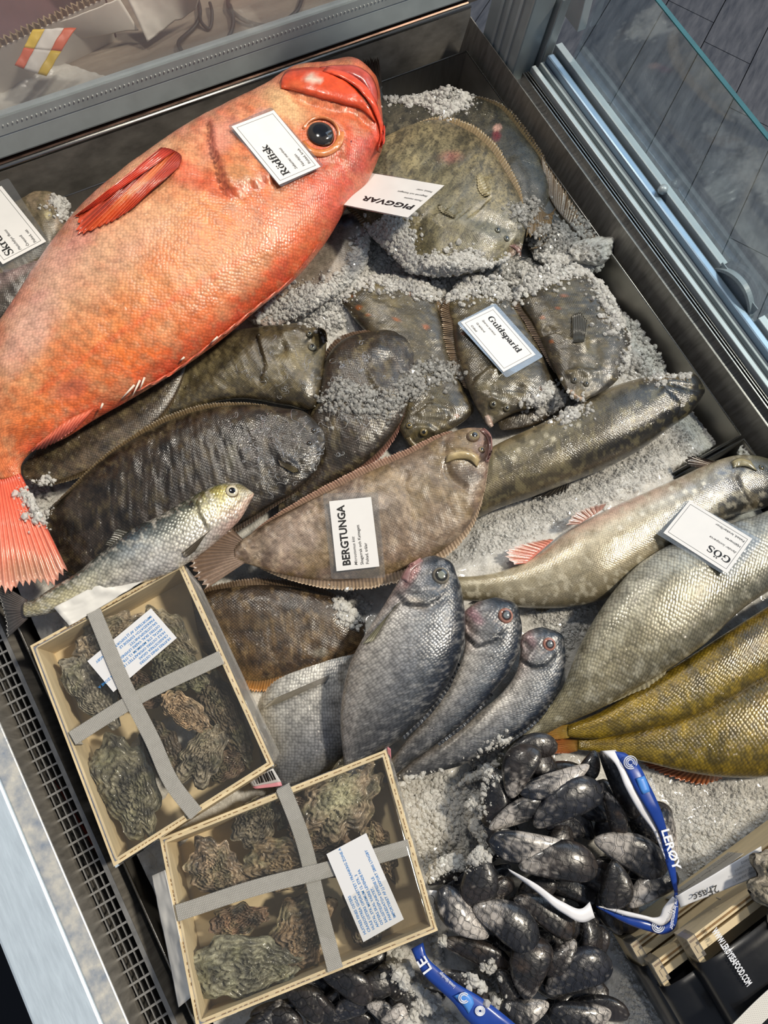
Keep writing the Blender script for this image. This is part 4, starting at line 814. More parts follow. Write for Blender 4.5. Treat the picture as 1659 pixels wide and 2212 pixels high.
# ================= lemon sole with the BERGTUNGA tag
t = thing('lemon_sole', 'large pale brown lemon sole under the Bergtunga tag', 'fish', P((830, 1100), .03))
FI = [(1040, 922, 1062, 960), (1005, 918, 1056, 1030), (950, 932, 1030, 1125), (880, 968, 968, 1198), (800, 1002, 870, 1250), (720, 1040, 770, 1272), (640, 1082, 680, 1268), (570, 1125, 590, 1245), (525, 1160, 535, 1222), (505, 1172, 508, 1215)]
bo, pb, _ = body(t, S_lemon, FI, [.05, .05, .048, .044, .042, .040, .038, .036, .034, .033], .22, {0: [(-1, '9a8272'), (-.3, 'a08a74'), (.4, '967c6c'), (1, 'a07c70')], .2: [(-1, '8c7660'), (-.4, '9c8a70'), (.3, 'a08c70'), (1, '8a7460')], .6: [(-1, '957e6c'), (0, 'a69280'), (.6, '98806c'), (1, '8c7460')], 1: [(-1, '94806c'), (0, 'a08c7c'), (1, '846e5c')]},
    n=200, m=90, core=.88, tcap=.022, cn=.5, gain=.86, seed=13, lump=.004, lumps=26, mott=[('6a5644', 26, .5, .72, .55, 3), ('c0ac94', 16, .54, .76, .5, 6), ('54443a', 7, .56, .76, .5, 8), ('86703c', 50, .45, .7, .35, 10)],
    blobs=[(1004, 990, 34, 14, 10, 'c0aa80', .8, .4), (1004, 1020, 30, 26, 20, '544438', .8, .6), (860, 1040, 60, 30, -30, 'b09c84', .4, 1), (900, 1000, 30, 20, 0, '7c6a58', .5, 1), (640, 1160, 60, 40, -30, 'b8a494', .4, 1), (960, 1100, 40, 40, 0, '8c765e', .4, 1), (1045, 960, 18, 40, 0, '9a7a74', .5, .8)],
    feats=[([(962, 985), (985, 978), (1015, 980), (1035, 995)], 7, .005, 'ridge'), ([(965, 990), (968, 1020), (985, 1045), (1010, 1055)], 7, .004, 'groove'), ([(965, 940), (958, 985)], 8, .003, 'groove'), ([(560, 1180), (760, 1130), (900, 1060), (955, 1030)], 4, .0012, 'ridge'), ([(880, 1010), (870, 1050), (890, 1080)], 10, .003, 'groove')])
fringe(t, FI, .044, 'B', .06, .93, '8a7460', 'b09a80', nr=80, inn=.82, out=1.05, name='anal_fin', seed=19, streak=.5)
fringe(t, FI, .044, 'A', .12, .93, '806a56', 'a07c68', nr=80, inn=.86, out=1.03, name='dorsal_fin', seed=20, streak=.45)
fin(t, [(528, 1168), (522, 1192), (530, 1215)], [(500, 1140), (412, 1196), (404, 1215), (416, 1245), (440, 1275)], [.036]*3, [.036, .036, .036], '8a7666', '7c6656', nr=16, name='tail_fin', seed=21, streak=.45, jag=.08, m=12)
eye(t, pb, (1022, 943), 15, '24221e', '8a7c60', '7c6a58', .4, .75, .8, el=1.2); eye(t, pb, (1040, 972), 9, '24221e', '8a7c60', '7c6a58', .4, .75, .7)
patch(t, ([(1046, 924), (1060, 938), (1064, 965), (1056, 1000)], [(1036, 930), (1050, 945), (1054, 968), (1048, 998)]), pb, M_lip, '9c7470', 'lip', .001, 14, '84645c', bulge=.003)
patch(t, ([(964, 985), (990, 976), (1020, 980), (1036, 995)], [(962, 1002), (985, 994), (1012, 996), (1030, 1010)]), pb, M_lip, 'c8b48a', 'pectoral_fin', .002, 16, 'a89468', bulge=.003)
# ================= silver bream under the flounder
BC = {0: [(-1, '8c8478'), (0, '7e8082'), (1, '3c4248')], .3: [(-1, 'd0ccc4'), (-.5, 'b0aeaa'), (0, '8a8c8e'), (.5, '6a6e74'), (1, '363c46')], .7: [(-1, 'b0aca4'), (-.4, '8c8a88'), (0, '6c6c6e'), (.6, '505254'), (1, '30343a')], 1: [(-1, '6c6a68'), (0, '58585a'), (1, '30343a')]}
t = thing('sea_bream', 'silver sea bream half hidden under the frilled flounder fin', 'fish', P((660, 1570), 0), 'sea breams between the crates and the long fish')
B4 = [(800, 1405, 800, 1440), (720, 1400, 790, 1520), (640, 1430, 770, 1590), (575, 1480, 735, 1640), (555, 1550, 680, 1685), (560, 1620, 640, 1710), (570, 1680, 610, 1720)]
bo, pb, _ = body(t, S_bream, B4, .008, .34, {0: [(-1, 'bcb8ae'), (0, 'a8a6a2'), (1, '8c8c8c')], .5: [(-1, 'c4c2ba'), (-.2, 'aeaca6'), (.5, '84868a'), (1, '50545a')], 1: [(-1, '5c5e60'), (0, '505256'), (1, '40444a')]}, n=80, m=48, tcap=.022, cn=.4, seed=14, mott=[('6c6c6c', 12, .52, .75, .5, 3)], strokes=[([(760, 1420), (735, 1450), (740, 1480)], 6, '6c665c', .6)], feats=[([(770, 1420), (740, 1445), (738, 1490)], 8, .003, 'step', 1)])
fin(t, [(712, 1458), (704, 1472)], [(590, 1510), (568, 1530), (600, 1520)], [.04]*2, [.04]*2, '74706a', '8c8678', nr=8, name='pectoral_fin', over=pb, lift=.003, jag=.03, streak=.5)
# ================= herring
t = thing('herring', 'small silver herring with a golden head, above the upper oyster crate', 'fish', P((300, 1180), .04))
HS = [(544, 1062, 549, 1068), (524, 1048, 538, 1090), (495, 1044, 520, 1120), (455, 1054, 488, 1152), (405, 1080, 445, 1188), (345, 1115, 385, 1228), (285, 1145, 320, 1255), (225, 1190, 245, 1275), (165, 1238, 180, 1300), (110, 1272, 118, 1322), (70, 1296, 74, 1332), (52, 1302, 54, 1334)]
bo, pb, _ = body(t, S_herring, HS, [.062, .064, .066, .066, .066, .066, .064, .062, .06, .058, .055, .052], .6, {0: [(-1, '5a5240'), (0, 'c8b89c'), (1, 'dcb8a4')], .12: [(-1, '3c4a30'), (-.5, 'c0b468'), (0, 'd8cc98'), (.6, 'd8c0b0'), (1, 'd8b4a8')], .25: [(-1, '22301f'), (-.6, '5c6458'), (-.2, 'c8c4a8'), (.3, 'd0ccc0'), (1, 'dcd4cc')],
     .5: [(-1, '1c2828'), (-.6, '46535a'), (-.1, 'a8b0b4'), (.4, 'ccc8c0'), (1, 'd8d0c8')], .8: [(-1, '2c3430'), (-.5, '6c7060'), (0, 'c4bc98'), (.5, 'd4cca8'), (1, '9c9c98')], 1: [(-1, '3a3a34'), (0, 'b8ac88'), (.6, 'd0c498'), (1, '74706c')]}, n=150, m=56, cn=.5, seed=15, kdn=.8, mott=[('e8e4d4', 9, .54, .78, .5, 3), ('4a4c48', 12, .56, .8, .4, 6)],
     blobs=[(414, 1092, 8, 9, 0, '0c0e0a', .9, .5), (430, 1060, 22, 7, -20, '28341c', .8, .6), (360, 1140, 40, 10, -25, '2c3a40', .6, .9), (330, 1215, 40, 14, -25, 'd8d8d4', .5, .9)],
     strokes=[([(440, 1062), (425, 1085), (432, 1110), (450, 1140)], 4, '6a6238', .7)], feats=[([(442, 1060), (426, 1085), (432, 1112), (452, 1150)], 6, .003, 'step', -1), ([(508, 1100), (520, 1085), (534, 1072)], 4, .002, 'groove'), ([(470, 1105), (495, 1112), (515, 1100)], 5, .0015, 'groove')])
eye(t, pb, (501, 1062), 15, '0e0c0c', 'd0c8b0', '8c7a60', .5, .85, .5)
fin(t, [(458, 1142), (446, 1152)], [(392, 1195), (396, 1204), (420, 1192)], [.06]*2, [.06]*2, '4c463c', '5c5448', nr=6, name='pectoral_fin', over=pb, lift=.002, jag=.03)
fin(t, [(60, 1296), (50, 1318), (60, 1336)], [(-30, 1240), (0, 1300), (8, 1330), (14, 1380)], [.05]*3, [.05, .046, .045], '5c5450', '3c3c3c', nr=16, name='tail_fin', seed=23, streak=.4, m=12, jag=.06)
fin(t, [(280, 1148), (240, 1180)], [(250, 1140), (226, 1176)], [.066]*2, [.07]*2, '48443a', '3a3830', nr=8, name='dorsal_fin', seed=24)
# ================= chars
t = thing('char', 'long dark fish with its head against the rail side, over bare ice', 'fish', P((1270, 930), 0))
K = [(1519, 836, 1521, 850), (1502, 816, 1502, 880), (1455, 812, 1446, 925), (1385, 820, 1382, 972), (1310, 842, 1305, 1012), (1240, 880, 1230, 1042), (1165, 918, 1152, 1072), (1085, 955, 1082, 1096), (1010, 995, 1010, 1128), (940, 1035, 950, 1150)]
bo, pb, _ = body(t, S_char, K, [.02, .022, .022, .02, .018, .016, .014, .012, .010, .008], [.6, .62], {0: [(-1, '4a3c30'), (-.7, '2a2822'), (0, '201e1a'), (1, '1a1815')], .14: [(-1, '7c6850'), (-.7, '3c362e'), (-.3, '242220'), (.3, '1e1d1c'), (1, '2a2824')], .3: [(-1, '94866a'), (-.6, '5c5850'), (-.1, '443e32'), (.5, '221f1a'), (1, '3c362c')], .6: [(-1, 'a8946c'), (-.6, '86806c'), (-.1, '6a624e'), (.5, '4a4230'), (1, '5c523c')], 1: [(-1, '94805c'), (-.4, '8a8062'), (.2, '6a5e42'), (1, '50462e')]},
     n=260, m=96, cn=.5, seed=16, kdn=.8, mott=[('2a261c', 22, .52, .75, .6, 3), ('8c825e', 9, .56, .78, .4, 6)], blobs=[(x, y, 5, 5, 0, 'c4bca4', .8, .7) for x, y in ((1180, 940), (1150, 955), (1120, 972), (1195, 948), (1110, 990), (1220, 925), (1250, 918))]+[(1330, 960, 40, 12, -25, '1c1a16', .6, .9), (1260, 990, 40, 10, -25, '221e18', .5, .9), (1200, 1000, 30, 12, -25, '8c8060', .4, 1)],
     strokes=[([(1490, 822), (1460, 815), (1420, 818)], 4, 'a08858', .4), ([(1400, 850), (1300, 895), (1200, 960), (1080, 1030)], 3, '2e2a22', .5)], feats=[([(1432, 835), (1445, 850), (1470, 870), (1462, 905)], 8, .003, 'step', 1), ([(1515, 845), (1470, 832), (1440, 826)], 5, .003, 'groove')])
eye(t, pb, (1484, 822), 6, '0e0e0e', '54503c', '3a362c', .5, .85, .5)
fin(t, [(1240, 1022), (1210, 1042)], [(1246, 1022), (1215, 1070), (1180, 1084), (1136, 1078)], [.004]*2, [-.006]*4, '4a4232', '262420', nr=11, name='pelvic_fin', seed=25, streak=.5)
t = thing('char', 'long silver fish with small pale dots and white-edged pink fins', 'fish', P((1330, 1150), 0))
Lc = [(1700, 1015, 1705, 1060), (1650, 992, 1668, 1090), (1590, 985, 1612, 1108), (1530, 1002, 1560, 1125), (1470, 1030, 1510, 1165), (1390, 1066, 1440, 1205), (1310, 1102, 1375, 1250), (1230, 1145, 1300, 1296), (1160, 1198, 1220, 1312), (1090, 1232, 1130, 1312), (1030, 1244, 1050, 1300), (980, 1246, 985, 1296)]
bo, pb, _ = body(t, S_char, Lc, [.02, .022, .022, .022, .022, .022, .02, .018, .016, .014, .012, .01], [.65, .6], {0: [(-1, '74664a'), (0, '3c3a34'), (1, '26241f')], .1: [(-1, '8c8468'), (-.3, '4c4c48'), (.3, '30302c'), (1, '2a2826')], .2: [(-1, 'c8b898'), (-.5, '90949a'), (0, '6a6c70'), (.6, '4a4a48'), (1, '3c3a34')], .5: [(-1, 'e8c0b0'), (-.5, 'dcd0b4'), (0, 'b0a68e'), (.5, '94896e'), (1, '60563f')], .8: [(-1, 'd8c8a8'), (-.3, 'b4aa90'), (.3, '9a9078'), (1, '6c6450')], 1: [(-1, '8c8264'), (0, '7c745c'), (1, '5c5442')]},
     n=280, m=96, cn=.4, seed=17, kdn=.8, mott=[('8c8064', 24, .52, .78, .5, 3), ('e4dcc4', 12, .56, .78, .4, 6)], blobs=[(x, y, 5.5, 5, 0, 'ece4d0', .9, .6) for x, y in ((1520, 1045), (1500, 1060), (1480, 1062), (1450, 1055), (1452, 1075), (1430, 1085), (1410, 1095), (1465, 1090), (1388, 1110), (1360, 1120), (1440, 1110), (1490, 1085), (1420, 1125), (1340, 1140), (1535, 1070), (1395, 1140), (1330, 1165))],
     strokes=[([(1600, 1060), (1500, 1100), (1400, 1165), (1300, 1225), (1150, 1275)], 2.5, '5c5644', .5), ([(1610, 1000), (1590, 1040), (1625, 1090)], 5, '2e2a24', .7)], feats=[([(1590, 990), (1585, 1030), (1620, 1095)], 8, .004, 'step', 1)])
eye(t, pb, (1645, 1010), 8, '101010', '60583c', '3c382c', .5, .85, .5)
patch(t, ([(1578, 998), (1592, 990), (1620, 996)], [(1584, 1012), (1602, 1008), (1634, 1018)]), pb, M_lip, 'b4a884', 'jaw', .002, 12, '8a8468', bulge=.003)
fin(t, [(1560, 1000), (1530, 1008)], [(1540, 994), (1480, 990), (1476, 998), (1500, 1010)], [.03]*2, [.036, .034, .03, .028], '6c5444', '2a2622', nr=9, name='pectoral_fin', seed=26, streak=.45)
fin(t, [(1302, 1100), (1252, 1132)], [(1312, 1084), (1240, 1108), (1220, 1134)], [.034]*2, [.036]*3, 'b08070', '8c6a5c', nr=9, name='pelvic_fin', seed=27, edge='e8e0d8', streak=.3)
fin(t, [(1196, 1166), (1140, 1216)], [(1185, 1164), (1120, 1176), (1086, 1196), (1108, 1220)], [.024]*2, [.028]*4, 'd07864', 'c88c78', nr=11, name='anal_fin', seed=28, edge='f0ece8', streak=.35)
fin(t, [(1165, 1308), (1190, 1306)], [(1152, 1316), (1170, 1324), (1196, 1312)], [.008]*2, [.002]*3, '6c624c', '4a4436', nr=5, name='adipose_fin', seed=29)
# ================= pike-perches
def perch(label, S, zc, k, cols, strokes=(), blobs=(), feats=(), seed=1, mott=(('383014', 26, .52, .75, .55, 3), ('a88c24', 12, .55, .78, .4, 6))):
    t = thing('pikeperch', label, 'fish', P((float(np.mean([s[0] for s in S])), float(np.mean([s[1] for s in S]))), 0), 'pike-perches at the right')
    bo, pb, _ = body(t, S_perch, S, zc, k, cols, n=190, m=72, cn=.5, seed=seed, kdn=.35, mott=mott, strokes=strokes, blobs=blobs, feats=feats); return t, pb
NC = {0: [(-1, '8a6a20'), (-.4, '74581c'), (.2, '54441c'), (1, '6c5a20')], .5: [(-1, '7a6420'), (-.5, '8c741e'), (0, '70601c'), (.5, '7c6a20'), (1, '5c4c18')], 1: [(-1, '8a7020'), (0, '8c7418'), (1, '6c5a1c')]}
SO = [(1760, 1380, 1790, 1640), (1690, 1418, 1700, 1672), (1620, 1455, 1610, 1680), (1550, 1492, 1535, 1676), (1470, 1532, 1465, 1664), (1390, 1566, 1385, 1644), (1320, 1588, 1318, 1630), (1270, 1594, 1270, 1622), (1248, 1596, 1248, 1620)]
t, pb = perch('bright yellow-green pike-perch, lowest of the three beside the mussel net', SO, [.016, .016, .016, .016, .015, .014, .012, .01, .01], .42, NC, seed=18, blobs=[(1590, 1530, 40, 26, -30, '4c4418', .6, .9), (1640, 1480, 30, 22, -30, '3c3614', .6, .9), (1520, 1560, 30, 20, -30, '5c5018', .5, .9), (1450, 1590, 24, 14, -30, '5c5018', .4, .9)], strokes=[([(1700, 1560), (1560, 1588), (1420, 1604), (1280, 1608)], 3, '4a3c14', .5)])
fin(t, [(1560, 1668), (1500, 1660), (1440, 1648)], [(1560, 1684), (1515, 1698), (1490, 1694), (1420, 1668), (1380, 1650)], [.008]*3, [-.006]*5, '8c5a28', 'a0562c', nr=16, name='anal_fin', seed=30, streak=.5)
fin(t, [(1250, 1596), (1248, 1622)], [(1200, 1590), (1180, 1606), (1178, 1624), (1225, 1628)], [.012]*2, [.008]*4, '8a6a28', 'a4582e', nr=13, name='tail_fin', seed=31, streak=.45)
SN = [(1760, 1255, 1790, 1400), (1700, 1285, 1720, 1440), (1640, 1322, 1650, 1470), (1570, 1366, 1570, 1515), (1490, 1418, 1492, 1550), (1410, 1468, 1408, 1572), (1340, 1512, 1335, 1588), (1280, 1545, 1278, 1596), (1242, 1560, 1242, 1594), (1225, 1566, 1225, 1592)]
t, pb = perch('yellow-olive pike-perch with dark bars, in the middle of the three', SN, [.032, .032, .032, .032, .03, .028, .026, .022, .02, .018], .45, NC, seed=19, blobs=[(1620, 1390, 34, 30, -40, '332c14', .65, .8), (1570, 1410, 14, 44, -30, '40381a', .6, .8), (1500, 1460, 12, 34, -30, '40381a', .55, .8), (1640, 1360, 30, 20, -30, '2c2614', .6, .9), (1430, 1500, 10, 26, -30, '48401a', .5, .8)], strokes=[([(1700, 1370), (1560, 1440), (1420, 1524), (1260, 1576)], 3, '40361a', .5)])
fin(t, [(1530, 1534), (1470, 1556), (1410, 1572)], [(1530, 1540), (1480, 1560), (1400, 1558), (1384, 1562)], [.03, .026, .02], [.03, .022, .014, .012], '8a642c', 'a0743c', nr=15, name='anal_fin', seed=32, streak=.5)
fin(t, [(1230, 1564), (1230, 1594)], [(1190, 1572), (1164, 1580), (1170, 1592), (1200, 1598)], [.02]*2, [.018]*4, '8a7428', 'a0702e', nr=11, name='tail_fin', seed=33)
fin(t, [(1680, 1446), (1600, 1482)], [(1668, 1456), (1590, 1494)], [.04]*2, [.044]*2, '1c222c', '283040', nr=9, name='dorsal_fin', seed=36)
SM = [(1760, 1060, 1790, 1195), (1700, 1085, 1725, 1228), (1620, 1118, 1670, 1270), (1530, 1145, 1600, 1318), (1440, 1180, 1520, 1392), (1365, 1232, 1440, 1448), (1300, 1312, 1365, 1492), (1250, 1400, 1290, 1534), (1212, 1490, 1225, 1562), (1150, 1562, 1165, 1596), (1095, 1616, 1112, 1640), (1060, 1648, 1074, 1668)]
t, pb = perch('grey-silver pike-perch under the Gös tag, uppermost of the three', SM, [.045, .046, .048, .048, .048, .046, .042, .036, .03, .022, .014, .008], .48,
     {0: [(-1, '8a949c'), (0, '6c7274'), (1, '4a4e4c')], .3: [(-1, 'a8aeb0'), (-.5, 'b0b0a4'), (0, 'a09c84'), (.5, '84806a'), (1, '4e4c42')], .6: [(-1, 'b0ac98'), (-.4, 'b8b298'), (.1, 'a49c80'), (.6, '7c7660'), (1, '6a6450')], .8: [(-1, 'a49a78'), (0, '8c8468'), (1, '686048')], 1: [(-1, '4c4c40'), (0, '444438'), (1, '34342c')]}, seed=20, mott=(('6c6650', 26, .5, .75, .5, 3), ('ccc8b4', 14, .55, .78, .4, 6)),
     strokes=[([(1640, 1185), (1480, 1260), (1380, 1370), (1270, 1470), (1200, 1530)], 3, '6c6650', .5)], blobs=[(1450, 1290, 26, 44, 30, '8a8268', .4, 1), (1530, 1280, 30, 60, 20, '706a56', .45, .9), (1590, 1240, 26, 50, 20, '5a5a50', .5, .9), (1600, 1170, 60, 30, 30, '5c6c7c', .4, 1)])
fin(t, [(1665, 1262), (1600, 1306), (1530, 1352)], [(1652, 1258), (1580, 1306), (1508, 1362)], [.055]*3, [.066, .066, .06], '20242a', '30363e', nr=14, name='dorsal_fin', seed=34, streak=.5, jag=.3)
fin(t, [(1440, 1440), (1380, 1480), (1300, 1526)], [(1442, 1448), (1430, 1468), (1360, 1502), (1285, 1536)], [.04]*3, [.034]*4, '8a8468', 'a49c80', nr=16, name='anal_fin', seed=35, streak=.4)
fin(t, [(1068, 1642), (1080, 1662)], [(1010, 1668), (984, 1700), (1010, 1692), (1060, 1674)], [.010]*2, [.0]*4, '4a4a40', '3a3a34', nr=9, name='tail_fin', seed=37)
# ================= breams, fanned
def bream(label, S, zc, ex, fins, seed, mouthpx, gill):
    t = thing('sea_bream', label, 'fish', P((float(np.mean([s[0] for s in S])), float(np.mean([s[1] for s in S]))), .01), 'sea breams between the crates and the long fish')
    hd = {0: [(-1, '9c7c78'), (-.3, '7c7c80'), (.3, '404a56'), (1, '20262e')], .12: [(-1, 'b09c96'), (-.4, '868688'), (.1, '505862'), (.6, '303a46'), (1, '1c222a')]}
    bo, pb, _ = body(t, S_bream, S, zc, .36, {**hd, .26: [(-1, 'd0c8be'), (-.6, 'c0bcb6'), (-.1, '96999c'), (.4, '6e7680'), (.7, '2a3444'), (1, '141a24')], .5: [(-1, 'c0b6a8'), (-.6, 'aca8a2'), (-.1, '84868a'), (.4, '646a72'), (.7, '262e3c'), (1, '141822')], .75: [(-1, 'a8a098'), (-.5, '7e7c7a'), (0, '606062'), (.5, '4a4c50'), (1, '282c32')], 1: [(-1, '5e5e5e'), (0, '4c4c4e'), (1, '2c2e32')]},
        n=140, m=60, cn=.3, seed=seed, kdn=.8, gain=.84, mott=[('33363c', 12, .52, .8, .3, 3), ('c8c6c2', 8, .58, .8, .25, 6)], tcap=.034, strokes=[(gill, 6, '30343a', .75)]+ex.get('st', []), blobs=ex.get('bl', []), feats=[(gill, 8, .004, 'step', -1), (mouthpx, 5, .004, 'groove')]+ex.get('ft', []))
    return t, pb
S3 = [(1142, 1362, 1172, 1354), (1128, 1372, 1202, 1364), (1124, 1410, 1220, 1400), (1116, 1450, 1218, 1450), (1088, 1492, 1196, 1508), (1040, 1535, 1150, 1562), (980, 1582, 1082, 1612), (918, 1626, 1000, 1652), (870, 1662, 918, 1676), (850, 1682, 880, 1690), (842, 1692, 862, 1700)]
t, pb = bream('dark sea bream lowest in the fan of three, tail over the ice', S3, [.028, .03, .03, .03, .028, .026, .022, .018, .014, .012, .01], dict(bl=[(1148, 1384, 16, 8, 60, 'b08c90', .5, .8), (1166, 1436, 26, 12, 10, '202830', .6, .8)], st=[([(1160, 1400), (1170, 1412), (1200, 1396)], 3, 'b4a8a0', .5), ([(1190, 1440), (1120, 1520), (1000, 1610), (880, 1676)], 2.5, '3a3c40', .4)]), [], 21, [(1130, 1384), (1140, 1400), (1150, 1404)], [(1126, 1424), (1150, 1440), (1180, 1436), (1202, 1410)])
eye(t, pb, (1186, 1392), 16, '6c7478', '3c2c2a', 'b07c6c', .42, .62, .5)
fin(t, [(848, 1688), (858, 1700)], [(836, 1680), (838, 1704), (846, 1716)], [.01]*2, [.006]*3, '3c3c3e', '2c2c2e', nr=8, name='tail_fin', seed=40)
fin(t, [(1196, 1508), (1150, 1562), (1082, 1612)], [(1200, 1512), (1155, 1568), (1086, 1618)], [.028]*3, [.03]*3, '2a2c30', '34363a', nr=16, name='dorsal_fin', seed=44)
S2 = [(1028, 1302, 1072, 1290), (1008, 1316, 1102, 1298), (1003, 1350, 1124, 1336), (1004, 1395, 1124, 1392), (985, 1448, 1102, 1446), (952, 1500, 1062, 1498), (912, 1558, 1008, 1556), (872, 1606, 945, 1606), (842, 1646, 890, 1644), (825, 1672, 858, 1672), (812, 1692, 838, 1692)]
t, pb = bream('sea bream in the middle of the fan of three', S2, [.05, .05, .05, .05, .048, .045, .04, .036, .03, .026, .022], dict(bl=[(1026, 1330, 22, 9, 50, 'b0808c', .55, .8), (1060, 1374, 30, 12, 20, '1c242c', .6, .8)], st=[([(1068, 1340), (1078, 1352), (1100, 1340)], 3, 'b4a8a0', .5), ([(1090, 1380), (1020, 1480), (920, 1590), (850, 1650)], 2.5, '3a3c40', .4)]), [], 22, [(1006, 1340), (1016, 1362), (1032, 1370)], [(1006, 1372), (1030, 1396), (1066, 1386), (1092, 1356)])
eye(t, pb, (1092, 1330), 18, '70787c', '3c2c2a', 'a87868', .42, .62, .5)
fin(t, [(1062, 1498), (1008, 1556), (945, 1606)], [(1066, 1502), (1013, 1562), (950, 1612)], [.046]*3, [.048]*3, '2a2c30', '34363a', nr=16, name='dorsal_fin', seed=45)
S1 = [(912, 1206, 940, 1200), (885, 1222, 964, 1208), (860, 1258, 988, 1246), (826, 1312, 1002, 1306), (790, 1368, 1004, 1372), (757, 1430, 990, 1432), (740, 1495, 962, 1488), (735, 1555, 915, 1548), (738, 1606, 862, 1598), (742, 1640, 810, 1634), (742, 1672, 780, 1668), (740, 1700, 770, 1698)]
t, pb = bream('large silver sea bream on top of the fan of three, nearest the crates', S1, [.07, .072, .072, .072, .07, .068, .064, .06, .054, .048, .044, .04], dict(bl=[(890, 1238, 30, 10, 120, 'c08884', .6, .8), (920, 1290, 40, 12, 15, '20282e', .6, .8), (900, 1305, 26, 10, 30, 'b8a890', .4, .9)], st=[([(930, 1268), (948, 1276), (968, 1258)], 4, 'c0b4a4', .55), ([(972, 1290), (960, 1340), (880, 1480), (800, 1600)], 2.5, '3c3e42', .4)]), [], 23, [(868, 1256), (886, 1272), (906, 1276)], [(858, 1280), (880, 1306), (925, 1308), (962, 1280)])
eye(t, pb, (952, 1244), 20, '84887e', '2c2c28', '7a7468', .42, .66, .5)
patch(t, ([(906, 1204), (880, 1222), (866, 1250)], [(914, 1212), (892, 1230), (880, 1258)]), pb, M_lip, 'c08c88', 'lip', .001, 14, '8a7070', bulge=.002)
fin(t, [(868, 1296), (852, 1310)], [(800, 1376), (782, 1392), (806, 1386)], [.09]*2, [.09]*2, '6c6a58', '86826c', nr=8, name='pectoral_fin', over=pb, lift=.003, jag=.03, streak=.5)
fin(t, [(990, 1432), (962, 1488), (915, 1548), (870, 1590)], [(995, 1436), (968, 1494), (920, 1556), (874, 1598)], [.066]*4, [.068]*4, '2a2c30', '34363a', nr=20, name='dorsal_fin', seed=46)
# ------------------------------------------------------------------ ice bed
M_ice = plain('ice_mass', 'cccac4', .2, nscale=70, namt=.22, bump=1., bscale=330, coat=.4)
M_ice.node_tree.nodes['Principled BSDF'].inputs['Subsurface Weight'].default_value = .8; M_ice.node_tree.nodes['Principled BSDF'].inputs['Subsurface Radius'].default_value = (1, 1, 1); M_ice.node_tree.nodes['Principled BSDF'].inputs['Subsurface Scale'].default_value = .008
def ice_grain_mat(name, clear, through):
    """wet crushed ice: glossy skin over a milky body that passes light on, partly seen through"""
    m = bpy.data.materials.new(name); m.use_nodes = True; nt = m.node_tree; nt.nodes.clear()
    at = ND(nt, 'ShaderNodeAttribute', attribute_name='Col')
    out = ND(nt, 'ShaderNodeOutputMaterial'); df = ND(nt, 'ShaderNodeBsdfDiffuse'); tl = ND(nt, 'ShaderNodeBsdfTranslucent'); tr = ND(nt, 'ShaderNodeBsdfTransparent'); g = ND(nt, 'ShaderNodeBsdfGlossy')
    g.inputs['Roughness'].default_value = .08; tr.inputs[0].default_value = (.98, .99, .99, 1)
    nt.links.new(at.outputs['Color'], df.inputs[0]); nt.links.new(at.outputs['Color'], tl.inputs[0])
    def mx(f, a_, b_):
        n = ND(nt, 'ShaderNodeMixShader')
        if hasattr(f, 'links'): nt.links.new(f, n.inputs[0])
        else: n.inputs[0].default_value = f
        nt.links.new(a_, n.inputs[1]); nt.links.new(b_, n.inputs[2]); return n.outputs[0]
    o = mx(through, df.outputs[0], tl.outputs[0]); o = mx(clear, o, tr.outputs[0])
    fr = ND(nt, 'ShaderNodeFresnel', IOR=1.4); o = mx(fr.outputs[0], o, g.outputs[0]); nt.links.new(o, out.inputs[0])
    return m
M_grain = ice_grain_mat('ice_grains', .30, .25)
M_grain_wet = ice_grain_mat('melting_ice', .66, .2)
def bed(name, label, x0, x1, y0, y1, zf, nx, ny):
    xs = np.linspace(x0, x1, nx); ys = np.linspace(y0, y1, ny); X, Y = np.meshgrid(xs, ys)
    Z = zf(X.ravel(), Y.ravel()); V = np.column_stack([X.ravel(), Y.ravel(), Z])
    i = np.arange(ny-1)[:, None]*nx; j = np.arange(nx-1)[None]
    F = np.stack([i+j, i+j+1, i+nx+j+1, i+nx+j], -1).reshape(-1, 4)
    o = link(name, new_mesh(name, V, F, M_ice), None, label=label, cat='ice', kind='stuff')
    reg(V, [tuple(f) for f in F])
def sm(a, b_, x): t_ = np.clip((x-a)/(b_-a), 0, 1); return t_*t_*(3-2*t_)
def zA(X, Y):
    z = -.016+.014*(fbm(X*24, Y*24, 1)-.5)+.005*(fbm(X*110, Y*110, 2, 3)-.5)
    z += .026*(1-sm(.062, .14, Y))*(1-sm(.60, .68, X)) - .05*(1-sm(.060, .066, Y))*sm(.62, .68, X)
    z += .030*np.exp(-((X-.36)**2+(Y-.515)**2)/.05**2)+.022*np.exp(-((X-.452)**2+(Y-.455)**2)/.045**2)
    z -= .03*sm(.60, .72, X)*sm(.3, .5, Y) + .022*sm(.69, .745, X+.02*(fbm(X*30, Y*30, 5)-.5)) + .04*sm(.62, .8, Y)
    return z
def zB(X, Y):
    z = -.010+.014*sm(.0, .04, Y)*(1-sm(.60, .68, X))+.016*(fbm(X*22+9, Y*22, 3)-.5)+.005*(fbm(X*110, Y*110, 4, 3)-.5)
    z -= .025*sm(.60, .745, X)
    return z
BED0 = len(BODIES)
bed('ice_bed', 'crushed ice bed under the fish in the rear pan', -.226, .742, .040, .828, zA, 260, 216)
bed('ice_bed', 'crushed ice bed under the crates and mussels in the near pan', -.226, .742, -.685, .042, zB, 260, 200)
BED1 = len(BODIES)
